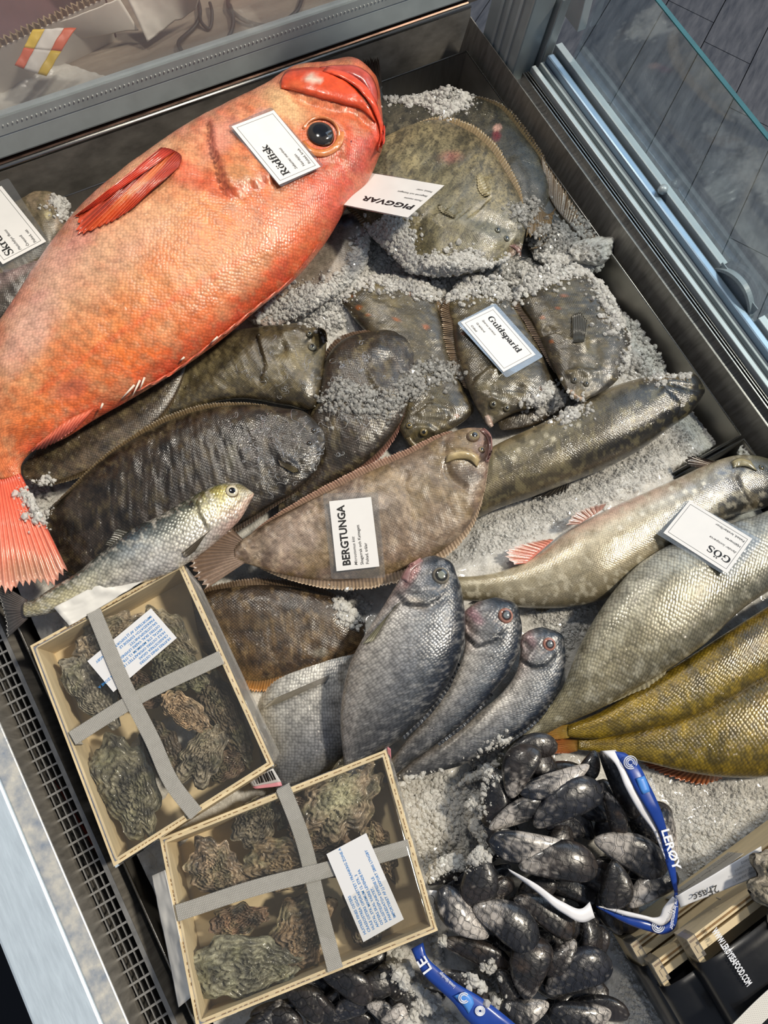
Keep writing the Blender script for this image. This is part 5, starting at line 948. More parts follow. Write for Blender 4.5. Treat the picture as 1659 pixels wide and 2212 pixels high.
# ------------------------------------------------------------------ crates and oysters
M_ply = plain('pale_plywood', 'd9c6a0', .55, nscale=14, namt=.12, stretch=(2, 2, 14), bump=.15, bscale=60)
M_plyc = plain('plywood_core', '8c6e48', .7, nscale=200, namt=.4)
M_film = see_through('clear_film', (.97, .97, .96), .025, .05, (.8, .78, .72), .9, bump=.3, bscale=14)
M_strap = plain('woven_strap', 'aaa8a2', .4, trans=.3, coat=.3, nscale=120, namt=.08)
M_strapd = plain('strap_weave', 'ccc9c2', .4)
M_label = plain('label_paper', 'dcdde0', .5)
M_blue = plain('blue_print', '2f7fc4', .5)
M_ink = plain('black_ink', '141416', .5)
M_shell = attr_mat('oyster_shell', .55, .25, nz=.4, nzs=220, bump=1., bscale=260)
def text_obj(s, size, parent, mat, O, ex, ey, x=0, y=0, bold=0., shear=0., name='printed_text', width=None, align='LEFT'):
    cu = bpy.data.curves.new('t', 'FONT'); cu.body = s; cu.size = size; cu.offset = bold*size; cu.shear = shear; cu.align_x = align; cu.resolution_u = 2
    to = bpy.data.objects.new('t', cu); COL.objects.link(to); bpy.context.view_layer.update()
    dg = bpy.context.evaluated_depsgraph_get(); me = bpy.data.meshes.new_from_object(to.evaluated_get(dg))
    bpy.data.objects.remove(to); bpy.data.curves.remove(cu)
    V = np.empty(len(me.vertices)*3, np.float32); me.vertices.foreach_get('co', V); V = V.reshape(-1, 3).astype(float)
    if width and len(V): V[:, 0] *= width/(V[:, 0].max()-V[:, 0].min())
    n_ = np.cross(ex, -ey)
    W = O+ex*(x+V[:, :1])-ey*(V[:, 1:2]-y)+n_*.0003
    me.vertices.foreach_set('co', W.astype(np.float32).ravel()); me.name = name; me.materials.clear(); me.materials.append(mat); me.update()
    return link(name, me, parent)
def strip(name, path, wpx, z, mat, parent, dz=.0006, n=30, drop=None, dots=False):
    """flat band along a px path"""
    c = resample(np.array(path, float), n); z = np.interp(np.linspace(0, 1, n), np.linspace(0, 1, len(z)), z) if hasattr(z, '__len__') else np.full(n, z)
    w3 = P(c, z); tg = np.gradient(w3, axis=0); tg /= np.linalg.norm(tg, axis=1, keepdims=True)
    sd = np.cross(tg, [0, 0, 1]); sd /= np.linalg.norm(sd, axis=1, keepdims=True)
    hw = wpx*.00028; up = np.array([0, 0, dz])
    if drop:
        a = w3[0]-tg[0]*.001; b_ = w3[-1]+tg[-1]*.001
        w3 = np.concatenate([[a-[0, 0, drop], a], w3, [b_, b_-[0, 0, drop]]]); sd = np.concatenate([[sd[0]]*2, sd, [sd[-1]]*2])
    V = np.concatenate([w3-sd*hw, w3+sd*hw, w3-sd*hw+up, w3+sd*hw+up]); k = len(w3); F = []
    for i in range(k-1):
        F += [(2*k+i, 3*k+i, 3*k+i+1, 2*k+i+1), (i, i+1, k+i+1, k+i), (i, 2*k+i, 2*k+i+1, i+1), (k+i, k+i+1, 3*k+i+1, 3*k+i)]
    F += [(0, k, 3*k, 2*k), (k-1, 3*k-1, 4*k-1, 2*k-1)]
    o = link(name, new_mesh(name, V, F, mat, smooth=False), parent)
    if dots:
        m_ = MB(); Ls = np.concatenate([[0], np.cumsum(np.linalg.norm(np.diff(w3, axis=0), axis=1))]); tot = Ls[-1]; s = .002; r = 0
        while s < tot-.002:
            p = np.array([np.interp(s, Ls, w3[:, q_]) for q_ in range(3)]); d_ = np.array([np.interp(s, Ls, sd[:, q_]) for q_ in range(3)])
            tt = np.cross([0, 0, 1], d_)
            for q_ in np.arange(-4+(r % 2)*.5, 4.1, 1):
                c_ = p+d_*hw*q_/4.6+up
                m_.add([c_-tt*.0007, c_+d_*.0005, c_+tt*.0007, c_-d_*.0005, c_+[0, 0, .0004]], [(0, 1, 4), (1, 2, 4), (2, 3, 4), (3, 0, 4)])
            s += .0017; r += 1
        m_.link('strap_weave', M_strapd, o, kind='stuff')
    return o
def oyster(label, c, ln, wd, ang, z, tint, seed, group, hh=.5, light=None):
    r_ = np.random.default_rng(seed); p0 = P(c, z); a = math.radians(ang)
    A = P((c[0]+ln/2*math.cos(a), c[1]+ln/2*math.sin(a)), z)-p0; nB = P((c[0]-wd/2*math.sin(a), c[1]+wd/2*math.cos(a)), z)-p0
    lx = np.linalg.norm(A); ly = np.linalg.norm(nB); ex = A/lx; ey = np.cross([0, 0, 1], ex)
    t = thing('oyster', label, 'oyster', p0, group)
    na, nr = 84, 28; ph = np.linspace(0, 2*np.pi, na, endpoint=False)
    wob = 1+.22*(fbm(np.cos(ph)*2+seed, np.sin(ph)*2, seed)-.5)*2+.07*np.sin(ph*7+seed)+.05*np.sin(ph*13+2*seed)
    hi = np.array(lin(tint)); hi = hi*.6+hi.mean()*.4
    for vi, (nm, sg) in enumerate((('upper_valve', 1), ('lower_valve', -1))):
        V = []; C = []
        off = np.array([.12*r_.standard_normal(), .12*r_.standard_normal()])
        for i in range(nr+1):
            t_ = i/nr
            x = t_*np.cos(ph)*wob*lx*(1-.0*t_)+off[0]*lx*(1-t_); y = t_*np.sin(ph)*wob*ly*(1-.25*np.cos(ph))+off[1]*ly*(1-t_)
            lay = t_*6.5+2.2*fbm(np.cos(ph)*1.5+x*60, np.sin(ph)*1.5+y*60, seed+4); fr = lay-np.floor(lay)
            h = ly*hh*(1-t_**2.2)**.7*(1.0 if sg > 0 else .7)+.0040*(fr-.4)*(t_ > .1)+.004*(fbm(x*150, y*150, seed+vi)-.5)*(.4+t_)+.004*(fbm(np.cos(ph)*9+lay, np.sin(ph)*9, seed+8)-.5)*t_+.0035*(fbm(x*380, y*380, seed+3)-.5)+.0016*np.where(fr > .82, 1, 0)*(t_ > .12)
            if sg < 0: h = -np.abs(h)*.8-.001
            else: h += .0025*np.sin(ph*5+seed)*t_**3
            V.append(p0+ex*x[:, None]+ey*y[:, None]+np.outer(h, [0, 0, 1]))
            nz_ = fbm(x*90+seed, y*90, seed+7); dk = 1.5*np.clip(.16+1.0*fr*nz_+.8*(nz_-.45)+.5*(fbm(x*300, y*300, 2)-.5), .04, 1.3)
            col = np.array(hi)[None]*dk[:, None]
            if light is not None:
                lx0, ly0, lr, lc = light
                d = np.hypot(x/lx-lx0, y/ly-ly0)/lr+(nz_-.5)*.9; f = np.clip(1.4-d*1.2, 0, 1)[:, None]; col = col*(1-f)+np.array(lin(lc))[None]*f*(.8+.4*nz_[:, None])
            gr = np.clip((fbm(x*70+3, y*70, seed+11)-.5)*3, 0, .6)[:, None]; col = col*(1-gr)+np.array(lin('6a6a4c'))*gr*dk[:, None]
            C.append(np.clip(col, .003, .9))
        V = np.concatenate(V); C = np.concatenate(C)
        F = np.array([(i*na+j, i*na+(j+1) % na, (i+1)*na+(j+1) % na, (i+1)*na+j) for i in range(nr) for j in range(na)])
        if sg < 0: F = F[:, ::-1]
        link(nm, new_mesh(nm, V, F, M_shell, C), t)
def crate(name, label, q, zr, depth, bulge=0.):
    C4 = [P(p, z) for p, z in zip(q, zr)]
    t = thing(name, label, 'crate', np.mean(C4, axis=0)-[0, 0, depth])
    th = .0062; cen = np.mean(C4, axis=0)
    nrm = np.cross(C4[1]-C4[0], C4[3]-C4[0]); nrm /= np.linalg.norm(nrm); nrm = nrm if nrm[2] > 0 else -nrm
    dn = -nrm*depth
    inn = []
    for i in range(4):
        p = C4[i]; a = C4[(i+1) % 4]-p; b_ = C4[i-1]-p; inn.append(p+a/np.linalg.norm(a)*th+b_/np.linalg.norm(b_)*th)
    for i in range(4):
        j = (i+1) % 4
        MB().hexa([C4[i]+dn, C4[j]+dn, inn[j]+dn, inn[i]+dn, C4[i], C4[j], inn[j], inn[i]]).link('side_board', M_ply, t)
        l0, l1 = lerp(C4[i], inn[i], .42), lerp(C4[j], inn[j], .42); m0, m1 = lerp(C4[i], inn[i], .58), lerp(C4[j], inn[j], .58); u_ = nrm*.0003
        g_ = MB(); N = 46; rr = np.random.default_rng(i+5)
        for k in range(N):
            if rr.random() < .35: continue
            f0, f1 = k/N, (k+.5+.5*rr.random())/N
            g_.hexa([lerp(l0, l1, f0), lerp(l0, l1, f1), lerp(m0, m1, f1), lerp(m0, m1, f0), lerp(l0, l1, f0)+u_, lerp(l0, l1, f1)+u_, lerp(m0, m1, f1)+u_, lerp(m0, m1, f0)+u_])
        g_.link('ply_core', M_plyc, t, kind='stuff')
    MB().hexa([p+dn for p in inn]+[p+dn+nrm*.004 for p in inn]).link('bottom_board', M_ply, t)
    # film stretched over the rim and folded down
    N = 40; V = []
    outer = [p+(p-cen)/np.linalg.norm(p-cen)*.003 for p in C4]
    for i in range(N+1):
        for j in range(N+1):
            s, r = j/N, i/N
            p = outer[0]*(1-s)*(1-r)+outer[1]*s*(1-r)+outer[2]*s*r+outer[3]*(1-s)*r
            e = min(s, 1-s, r, 1-r)*N
            p = p+nrm*(.0012-.0035*min(1, e/10)*0+.002*(fbm(np.array([p[0]*45]), np.array([p[1]*45]), 6)[0]-.5)*min(1, e/4))
            if e == 0: p = p-nrm*.012
            V.append(p)
    nn = N+1; F = [(i*nn+j, i*nn+j+1, (i+1)*nn+j+1, (i+1)*nn+j) for i in range(N) for j in range(N)]
    link('film', new_mesh('film', V, F, M_film), t)
    return t, nrm
def label_card(parent, q, z, lines, size, mats, name='label'):
    C4 = [P(p, z) for p in q]; ex = C4[1]-C4[0]; wl = np.linalg.norm(ex); ex /= wl; ey = C4[3]-C4[0]; ey = ey-ex*(ey@ex); hl = np.linalg.norm(ey); ey /= hl
    n_ = np.cross(ex, -ey)
    O = C4[0]
    pts = [O, O+ex*wl, O+ex*wl+ey*hl, O+ey*hl]
    o = MB().hexa([p-n_*.0002 for p in pts[::-1]]+[p+n_*.0002 for p in pts[::-1]]).link(name, mats[0], parent)
    for i, (s, x, y, k) in enumerate(lines):
        text_obj(s, size*k, o, mats[1], O+n_*.0002, ex, ey, x*wl, y*hl, bold=.014)
    return o
OL = ['HUITRES FINES OSTERS', 'CRASSOSTREA GIGAS', 'HULE OSTERS OPDRAETTET I FRANKRIG ZONE A', 'ANTAL STK MINIMUM 12. STR. 3', 'OSTERS SKAL VAERE LEVENDE PA', 'SALGSTIDSPUNKTET.', 'PAKKEDATO= EXPEDIE LE', 'IMPORTERET AF J.J EXPORT 2800 LYNGBY']
# upper crate
c1, n1 = crate('oyster_crate', 'upper plywood oyster crate against the left side, below the small silver fish', [(65, 1395), (393, 1214), (592, 1652), (246, 1872)], [.062]*4, .066)
g1 = 'oysters in the upper crate'
for a in [('oyster under the strap end in the top left corner of the upper crate', (245, 1378), 190, 96, -33, .036, 'a88e62', 1, .4), ('olive oyster in the top right corner of the upper crate, beside the label', (362, 1385), 165, 96, 42, .034, '8c7c54', 2, .4),
          ('grey-brown oyster by the left board of the upper crate under the label', (196, 1486), 185, 96, 55, .036, '8a8066', 3, .4), ('greenish oyster below the label of the upper crate, above the cross strap', (388, 1448), 140, 84, 35, .040, '7c7652', 4, .4),
          ('tan oyster with a bright lip, just below the cross strap of the upper crate', (402, 1540), 130, 66, 38, .044, 'c09a62', 5, .5), ('largest oyster of the upper crate, in its lower left corner', (276, 1705), 250, 128, 66, .036, '7e7650', 6, .42),
          ('upright oyster right of the long strap in the upper crate', (440, 1628), 145, 86, -62, .040, '948462', 7, .42), ('dark oyster half under the long strap of the upper crate', (352, 1620), 140, 78, 55, .030, '6e5838', 8, .4),
          ('long dark oyster along the right board of the upper crate', (488, 1545), 215, 74, 62, .026, '6a5634', 9, .4), ('small brown oyster in the lower right corner of the upper crate', (492, 1652), 110, 60, -18, .026, '7c5c3c', 10, .4),
          ('dark brown oyster between label and cross strap of the upper crate', (312, 1490), 140, 74, 20, .026, '6e5030', 11, .4)]:
    oyster(*a[:7], a[7], g1, a[8])
strip('strap', [(203, 1322), (268, 1478), (330, 1600), (372, 1692), (422, 1757)], 29, .0665, M_strap, c1, drop=.03, dots=True)
strip('strap', [(158, 1594), (300, 1506), (476, 1421)], 29, .0655, M_strap, c1, drop=.03, dots=True)
label_card(c1, [(382, 1378), (245, 1495), (190, 1425), (325, 1315)], .0648, [(s, .06, .13+.105*i, 1) for i, s in enumerate(OL)], .0042, (M_label, M_blue))
M_plast = plain('white_plastic', 'dcdad4', .35, nscale=20, namt=.05, bump=.2, bscale=30, coat=.2)
M_clear = see_through('clear_plastic_flap', (.93, .93, .92), .12, .1, (.85, .83, .8), .9, bump=.3, bscale=30)
sheet('label_flap', [(116, 1312), (342, 1190), (364, 1222), (150, 1352)], [.072, .074, .068, .068], M_plast, c1, amp=.004, seed=21)
f_ = label_card(c1, [(330, 1240), (200, 1306), (206, 1330), (340, 1262)], .072, [], .004, (M_plast, M_ink), name='label_flap') if False else None
sheet('film_flap', [(396, 1216), (432, 1262), (606, 1632), (592, 1654)], [.062, .05, .05, .062], M_clear, c1, amp=.002, seed=22)
M_pink = plain('pink_edge', 'd8909c', .5)
tg1 = thing('paper_tag', 'small barcode tag with a pink edge below the upper oyster crate', 'tag', P((575, 1680), .02))
tq = [(535, 1682), (590, 1660), (608, 1690), (545, 1700)]
sheet('tag_paper', tq, [.03, .034, .02, .02], M_label, tg1, amp=.001, seed=3, n=8)
sheet('tag_edge', [(545, 1700), (606, 1686), (610, 1698), (552, 1704)], [.0205]*4, M_pink, tg1, amp=.0005, seed=3, n=6)
bb = MB()
for i in range(9):
    a = lerp((552, 1680), (588, 1664), i/9); b_ = lerp((556, 1694), (598, 1684), i/9); w_ = .0006*(1+i % 3)
    A, B_ = P(a, .037), P(b_, .0275); bb.hexa([A, A+[w_, 0, 0], B_+[w_, 0, 0], B_, A+[0, 0, .0003], A+[w_, 0, .0003], B_+[w_, 0, .0003], B_+[0, 0, .0003]])
bb.link('barcode', M_ink, tg1, kind='stuff')
# lower crate, tipped up on the net below it
c2, n2 = crate('oyster_crate', 'lower plywood oyster crate, tipped onto a mussel net at the bottom', [(345, 1812), (834, 1619), (946, 2010), (425, 2222)], [.052, .056, .076, .076], .068)
g2 = 'oysters in the lower crate'
for a in [('oyster with a white-green blotch in the top right corner of the lower crate', (742, 1722), 210, 140, -42, .036, '9a8058', 31, .4, (-.05, .1, .55, 'b4b090')), ('dark oyster beside the top board of the lower crate, left of the strap', (556, 1772), 125, 92, -50, .030, '7c6c4a', 32, .45, None),
          ('round tan oyster in the upper left of the lower crate, under the mesh', (470, 1878), 150, 118, 35, .034, 'a8875a', 33, .42, None), ('oyster under the crossing of the straps in the lower crate', (622, 1868), 195, 112, 8, .036, '94763f', 34, .4, None),
          ('small reddish oyster below the cross strap of the lower crate', (522, 1986), 130, 66, -10, .036, '9c7040', 35, .45, None), ('ridged brown oyster left of the label in the lower half of the lower crate', (660, 2005), 175, 126, -58, .038, '8a6a3a', 36, .4, None),
          ('largest grey-olive oyster of the lower crate, along its bottom board', (536, 2084), 252, 132, -2, .044, '8c8864', 37, .42, None), ('dark oyster under the blue printed label of the lower crate', (790, 1975), 150, 100, 78, .028, '5c4a34', 38, .4, None),
          ('tan oyster edge by the right board of the lower crate', (818, 1835), 140, 66, 65, .028, '9a7c4e', 39, .4, None), ('brown oyster beneath the blotched one in the lower crate', (690, 1810), 150, 84, 10, .026, '80623a', 40, .4, None),
          ('small dark brown oyster left of the blotched one in the lower crate', (640, 1752), 100, 70, -30, .026, '64492c', 41, .4, None)]:
    oyster(*a[:7], a[7], g2, a[8], a[9])
strip('strap', [(612, 1703), (650, 1800), (690, 1960), (724, 2092)], 29, [.0565, .06, .068, .078], M_strap, c2, drop=.03, dots=True)
strip('strap', [(384, 1972), (560, 1915), (700, 1880), (882, 1830)], 29, [.066, .066, .066, .0675], M_strap, c2, drop=.03, dots=True)
label_card(c2, [(785, 2035), (705, 1845), (793, 1805), (872, 1985)], .0700, [(s, .06, .13+.105*i, 1) for i, s in enumerate(OL)], .0040, (M_label, M_blue))
sheet('label_flap', [(328, 1892), (356, 1880), (418, 2150), (386, 2176)], [.045, .06, .07, .05], M_plast, c2, amp=.003, seed=23)
sheet('film_flap', [(834, 1619), (846, 1640), (952, 2010), (946, 2010)], [.056, .05, .06, .076], M_clear, c2, amp=.002, seed=24)
tg2 = thing('paper_tag', 'white paper tag with a pink edge behind the top corner of the lower crate', 'tag', P((836, 1625), .03))
sheet('tag_paper', [(818, 1616), (838, 1612), (842, 1650), (836, 1652)], [.05, .05, .04, .04], M_label, tg2, amp=.001, seed=3, n=8)
sheet('tag_edge', [(836, 1612), (844, 1618), (846, 1650), (841, 1650)], [.051, .051, .041, .041], M_pink, tg2, amp=.0005, seed=3, n=6)
tg3 = thing('paper_tag', 'small round printed tag tucked behind the right board of the lower crate', 'tag', P((932, 1945), .04))
sheet('tag_paper', [(918, 1922), (944, 1924), (938, 1962), (926, 1972)], [.055, .05, .045, .05], M_label, tg3, amp=.001, seed=3, n=8)
m_ = MB(); m_.tube([P((930+9*math.cos(a), 1946+12*math.sin(a)), .0535) for a in np.linspace(0, 6.28, 22)], .0004, 4); m_.link('ring_mark', M_ink, tg3)
# ------------------------------------------------------------------ mussels in nets
M_mus = attr_mat('mussel_shell', .32, .4, nz=.25, nzs=14, bump=.25, bscale=18)
M_net = plain('black_net', '0c0d0f', .45)
def mussel_mesh(seed, sg):
    r_ = np.random.default_rng(seed); n, m = 30, 22; x = np.linspace(0, 1, n)**1.15; V = []; C = []
    wh = [.55, .2, .35, .08, .75, .15, .4, .02][seed % 8]; br = [0, .1, .5, .25, 0, .7, .1, .3][seed % 8]; bl = [.2, .5, .1, .0, .6, .1, .3, .15][seed % 8]
    for i in range(n):
        t = x[i]; w_ = .255*(t**.55)*max(1e-4, 1-t**3.4)**.55+.002; yc = .05*math.sin(math.pi*t)-.03*t
        for j in range(m):
            s = -1+2*j/(m-1); y = yc+w_*math.sin(s*math.pi/2)
            z = sg*(.19*(t**.45)*max(0, 1-t**2.6)**.6*math.cos(s*math.pi/2)**.75)
            g = math.hypot(t, 1.5*(y-yc)); k = g*15+2*fbm(np.array([t*3.]), np.array([y*5.]), seed)[0]; fr = k-math.floor(k)
            z += sg*.006*(fr-.5)*(t > .06)
            nz_ = fbm(np.array([t*6+seed]), np.array([y*8.]), seed+2)[0]; n2 = fbm(np.array([t*20+seed]), np.array([y*34.]), seed+3)[0]
            c = np.array(lin('2b2b2d'))*(.5+fr*.9)*(.6+.8*nz_)
            c = c*(1-bl*.7)+np.array(lin('1c2638'))*bl*.7*(.5+nz_)
            c = c*(1-br*max(0, nz_*1.6-.5))+np.array(lin('4a3826'))*br*max(0, nz_*1.6-.5)
            f = np.clip((wh*1.25-t*1.2)*2.4+(n2-.5)*2.6+(nz_-.5)*1.5, 0, 1)*(.55+.45*wh)
            c = c*(1-f)+np.array(lin('c8c1ba'))*f
            if n2 > .70 and fr > .55: c = c*.7+np.array(lin('a8a29a'))*.3
            if fr > .86: c = c*.6
            V.append((t, y, z)); C.append(np.clip(c, .003, .9))
    F = np.array([(i*m+j, i*m+j+1, (i+1)*m+j+1, (i+1)*m+j) for i in range(n-1) for j in range(m-1)])
    if sg > 0: F = F[:, ::-1]
    return new_mesh('valve', V, F, M_mus, np.array(C)), np.array(V), F
MM = [(mussel_mesh(s, 1), mussel_mesh(s, -1)) for s in range(8)]
def mussel(label, tip, blunt, wpx, z, var, group, roll=0., pitch=0., sink=0., store=None):
    tip, blunt = np.array(tip, float), np.array(blunt, float); tip, blunt = tip-(blunt-tip)*.06, blunt+(blunt-tip)*.08; wpx = wpx*1.12
    a = P(tip, z); b_ = P(blunt, z); ex = b_-a; L = np.linalg.norm(ex); ex /= L
    cm = lerp(tip, blunt, .5); d = np.array(blunt, float)-tip; d /= np.linalg.norm(d); pn = np.array([-d[1], d[0]])
    W = np.linalg.norm(P(cm+pn*wpx/2, z)-P(cm-pn*wpx/2, z))
    ey = np.cross([0, 0, 1], ex); R = Matrix((ex, ey, (0, 0, 1))).transposed()
    R = R @ Matrix.Rotation(pitch, 3, 'Y') @ Matrix.Rotation(roll, 3, 'X')
    t = thing('mussel', label, 'mussel', a, group)
    M_ = Matrix.Translation(Vector(a)) @ R.to_4x4() @ Matrix.Diagonal((L, W/.40, max(L*.8, W/.50), 1))
    t.matrix_world = M_
    bpy.context.view_layer.update()
    for (me, V, F) in MM[var]:
        o = bpy.data.objects.new('valve', me); COL.objects.link(o); o.parent = t
        Vw = np.array([M_ @ Vector(v) for v in V]); fl = [tuple(f) for f in F]
        if store is not None: store.append((Vw, fl))
        reg(Vw, fl)
    return t
def Z4(x, y): return (840+x*.4937, 1560+y*.4937)
def net(name_parent, poly, store, ang, sp, seed=0, lift=.0012):
    bvh = mkbvh(store); poly = np.array(poly, float); c = poly.mean(0); R = np.abs(poly-c).max()*1.5; a = math.radians(ang)
    e1 = np.array([math.cos(a), math.sin(a)]); e2 = np.array([-e1[1], e1[0]]); m_ = MB(); lam = sp*3.0
    for k in range(int(-R/sp), int(R/sp)+1):
        s = np.arange(-R, R, 3.5)
        off = k*sp+(sp*.42)*(-1)**k*np.clip(1.6*np.cos(s/lam*2*math.pi), -1, 1)
        wob = 6*(fbm(s/60+k, s*0+seed, seed)-.5)*2
        q = c+np.outer(s, e1)+np.outer(off+wob, e2)
        q = q+np.column_stack([fbm(q[:, 0]/70, q[:, 1]/70, seed+1)-.5, fbm(q[:, 0]/70, q[:, 1]/70, seed+2)-.5])*26
        ins = inpoly(q, poly); run = []
        def flush(run):
            if len(run) < 4: return
            z_ = np.array([p[2] for p in run]); zz = np.array([z_[max(0, i-3):i+4].max() for i in range(len(z_))]); zz = np.convolve(np.pad(zz, 2, 'edge'), np.ones(5)/5, 'valid')
            zz = np.maximum(zz, z_)+lift
            w3 = P(np.array([p[:2] for p in run]), zz); m_.tube(w3, .00024, 3, cap=False)
        for i in range(len(q)):
            if ins[i]:
                h, _ = hit(bvh, q[i])
                if h is not None: run.append((q[i][0], q[i][1], h[2])); continue
            flush(run); run = []
        flush(run)
    return m_.link('netting', M_net, name_parent, smooth=True, kind='stuff')
def band(name, ea, eb, z, mat, parent, n=40, th=.0005, dz=None):
    a, b_ = resample(ea, n), resample(eb, n)
    za = np.interp(np.linspace(0, 1, n), np.linspace(0, 1, len(z)), z); zb = za if dz is None else za+np.interp(np.linspace(0, 1, n), np.linspace(0, 1, len(dz)), dz)
    V = []; m = 5
    for j in range(m):
        t_ = j/(m-1); V.append(P(a*(1-t_)+b_*t_, za*(1-t_)+zb*t_+.0012*math.sin(math.pi*t_)))
    V = np.concatenate(V); F = [(j*n+i, j*n+i+1, (j+1)*n+i+1, (j+1)*n+i) for j in range(m-1) for i in range(n-1)]
    o = link(name, new_mesh(name, V, F, mat), parent); md = o.modifiers.new('thick', 'SOLIDIFY'); md.thickness = th; md.offset = 0
    reg(V, F); return o
gA, gB, gC = 'mussels in the upper net', 'mussels in the lower net', 'mussels in the bottom net'
stA = []; stB = []; stC = []
UL = [('mussel with a worn white tip at the top left of the upper net', (535, 320), (615, 110), 150, .060, 2, -.3), ('white-streaked mussel along the top of the upper net', (862, 195), (600, 315), 110, .064, 4, .4),
      ('blue-sheened plump mussel in the middle of the upper net', (648, 445), (905, 280), 180, .066, 1, .1), ('mussel with a lilac-white tip on the left of the upper net', (452, 460), (690, 345), 115, .060, 0, .3),
      ('dark mussel standing on the left rim of the upper net', (440, 220), (460, 450), 130, .045, 7, .5), ('mussel with a white speckled end at the centre left of the upper net', (775, 540), (460, 535), 150, .066, 4, -.2),
      ('big brown-ringed mussel on the lower left of the upper net', (585, 630), (890, 615), 190, .068, 2, -.1), ('dark mussel with a whitish left end under the ribbon of the upper net', (915, 520), (1200, 640), 170, .058, 0, .2),
      ('wedge-shaped black mussel at the bottom of the upper net', (985, 615), (985, 810), 140, .060, 3, .2), ('mussel with a white tip inside the ribbon corner of the upper net', (1060, 800), (1240, 660), 130, .056, 0, -.3),
      ('gaping brown mussel right of the middle of the upper net', (945, 310), (1020, 490), 84, .060, 5, .7), ('long dark mussel on edge left of the white ribbon fold in the upper net', (935, 140), (1080, 400), 110, .058, 7, .9),
      ('small dark mussel at the top of the upper net beside the ribbon', (900, 130), (850, 250), 90, .045, 3, .2), ('dark mussel beneath the blue ribbon of the upper net', (1180, 520), (1090, 350), 110, .044, 1, -.5),
      ('white-tipped mussel outside the ribbon on the right rim of the upper net', (1250, 600), (1200, 390), 100, .044, 4, .5), ('dark mussel at the very top of the upper net under the fish tails', (520, 150), (720, 90), 120, .035, 7, .1),
      ('dark mussel low on the left rim of the upper net', (410, 400), (460, 590), 110, .030, 3, .4), ('dark mussel below the lower ribbon of the upper net', (880, 850), (1080, 880), 110, .024, 7, 0)]
nA = thing('mussel_net', 'upper net of black mussels with a long blue and white ribbon', 'net bag', P(Z4(820, 500), 0))
for l_, tp_, bl_, w_, z_, v_, ro in UL: mussel(l_, Z4(*tp_), Z4(*bl_), w_*.4937, z_, v_, gA, ro, 0, store=stA)
LL = [('upright striped mussel at the top left of the lower net', (395, 565), (375, 800), 165, .058, 7, .1), ('small mussel with a pale tip beside the upright one in the lower net', (445, 800), (530, 690), 90, .050, 2, .3),
      ('mussel with a long white worn end on the left of the lower net', (425, 930), (225, 755), 150, .058, 4, .2), ('broad grey mussel in the middle of the lower net', (385, 815), (640, 960), 190, .064, 6, -.1),
      ('brownish mussel under the white ribbon end of the lower net', (560, 780), (800, 900), 150, .058, 5, -.2), ('long dark brown mussel by the ice on the left of the lower net', (235, 960), (520, 1060), 120, .044, 5, .3),
      ('round black mussel with growth rings on the right of the lower net', (700, 1170), (950, 1040), 190, .058, 1, .1), ('tall brown mussel in the lower middle of the lower net', (600, 1200), (650, 960), 180, .062, 5, 0),
      ('mussel with a yellowish end in the lower net', (810, 960), (690, 1090), 110, .060, 2, .4), ('dark mussel on the upper right rim of the lower net', (860, 850), (890, 1010), 120, .040, 7, -.4),
      ('mussel with a white worn tip at the foot of the lower net', (690, 1235), (500, 1275), 130, .056, 0, .2), ('white-flecked mussel at the bottom right of the lower net', (960, 1270), (720, 1300), 170, .050, 6, -.1),
      ('long dark mussel beside the blue ribbon at the foot of the lower net', (240, 1100), (420, 1230), 120, .046, 7, .2), ('black mussel just above the white-tipped one at the foot of the lower net', (480, 1090), (560, 1240), 110, .050, 3, -.2), ('black mussel cut by the bottom frame in the lower net', (420, 1230), (560, 1340), 120, .046, 1, .1), ('dark mussel on the far left rim of the lower net beside the crate', (170, 700), (320, 620), 120, .030, 3, 0)]
nB = thing('mussel_net', 'lower net of dark mussels right of the lower oyster crate', 'net bag', P(Z4(560, 1000), 0))
for l_, tp_, bl_, w_, z_, v_, ro in LL: mussel(l_, Z4(*tp_), Z4(*bl_), w_*.4937, z_, v_, gB, ro, 0, store=stB)
CLs = [('white-tipped mussel at the bottom edge of the bottom net', (795, 2172), (850, 2200), 44, .044, 0, .2), ('pale grey mussel cut by the bottom frame in the bottom net', (868, 2172), (835, 2240), 66, .048, 4, 0), ('dark ringed mussel under the lower crate edge in the bottom net', (700, 2105), (800, 2150), 70, .044, 7, .2),
       ('dark mussel in the left of the bottom net', (620, 2140), (700, 2190), 70, .036, 3, .1), ('black mussel at the bottom left of the bottom net', (560, 2190), (650, 2225), 66, .030, 7, 0), ('black mussel beside the ice in the bottom net', (820, 2090), (870, 2150), 56, .038, 3, .3), ('dark mussel behind the pale ones in the bottom net', (720, 2200), (790, 2160), 56, .036, 1, .2)]
nC = thing('mussel_net', 'bottom net of black mussels under the lower oyster crate with a blue ribbon', 'net bag', P((780, 2180), 0))
for l_, tp_, bl_, w_, z_, v_, ro in CLs: mussel(l_, tp_, bl_, w_, z_, v_, gC, ro, 0, store=stC)
pA = [Z4(*p) for p in ((480, 160), (560, 90), (720, 60), (930, 120), (1080, 150), (1190, 330), (1265, 480), (1275, 640), (1230, 800), (1120, 880), (980, 905), (900, 850), (760, 800), (620, 720), (480, 610), (400, 540), (375, 440), (390, 280))]
pB = [Z4(*p) for p in ((150, 720), (220, 630), (380, 560), (500, 600), (640, 700), (800, 800), (900, 870), (940, 960), (985, 1100), (990, 1220), (960, 1330), (470, 1340), (330, 1210), (210, 1040))]
pC = [(530, 2220), (560, 2190), (680, 2120), (800, 2070), (880, 2080), (930, 2140), (960, 2225)]
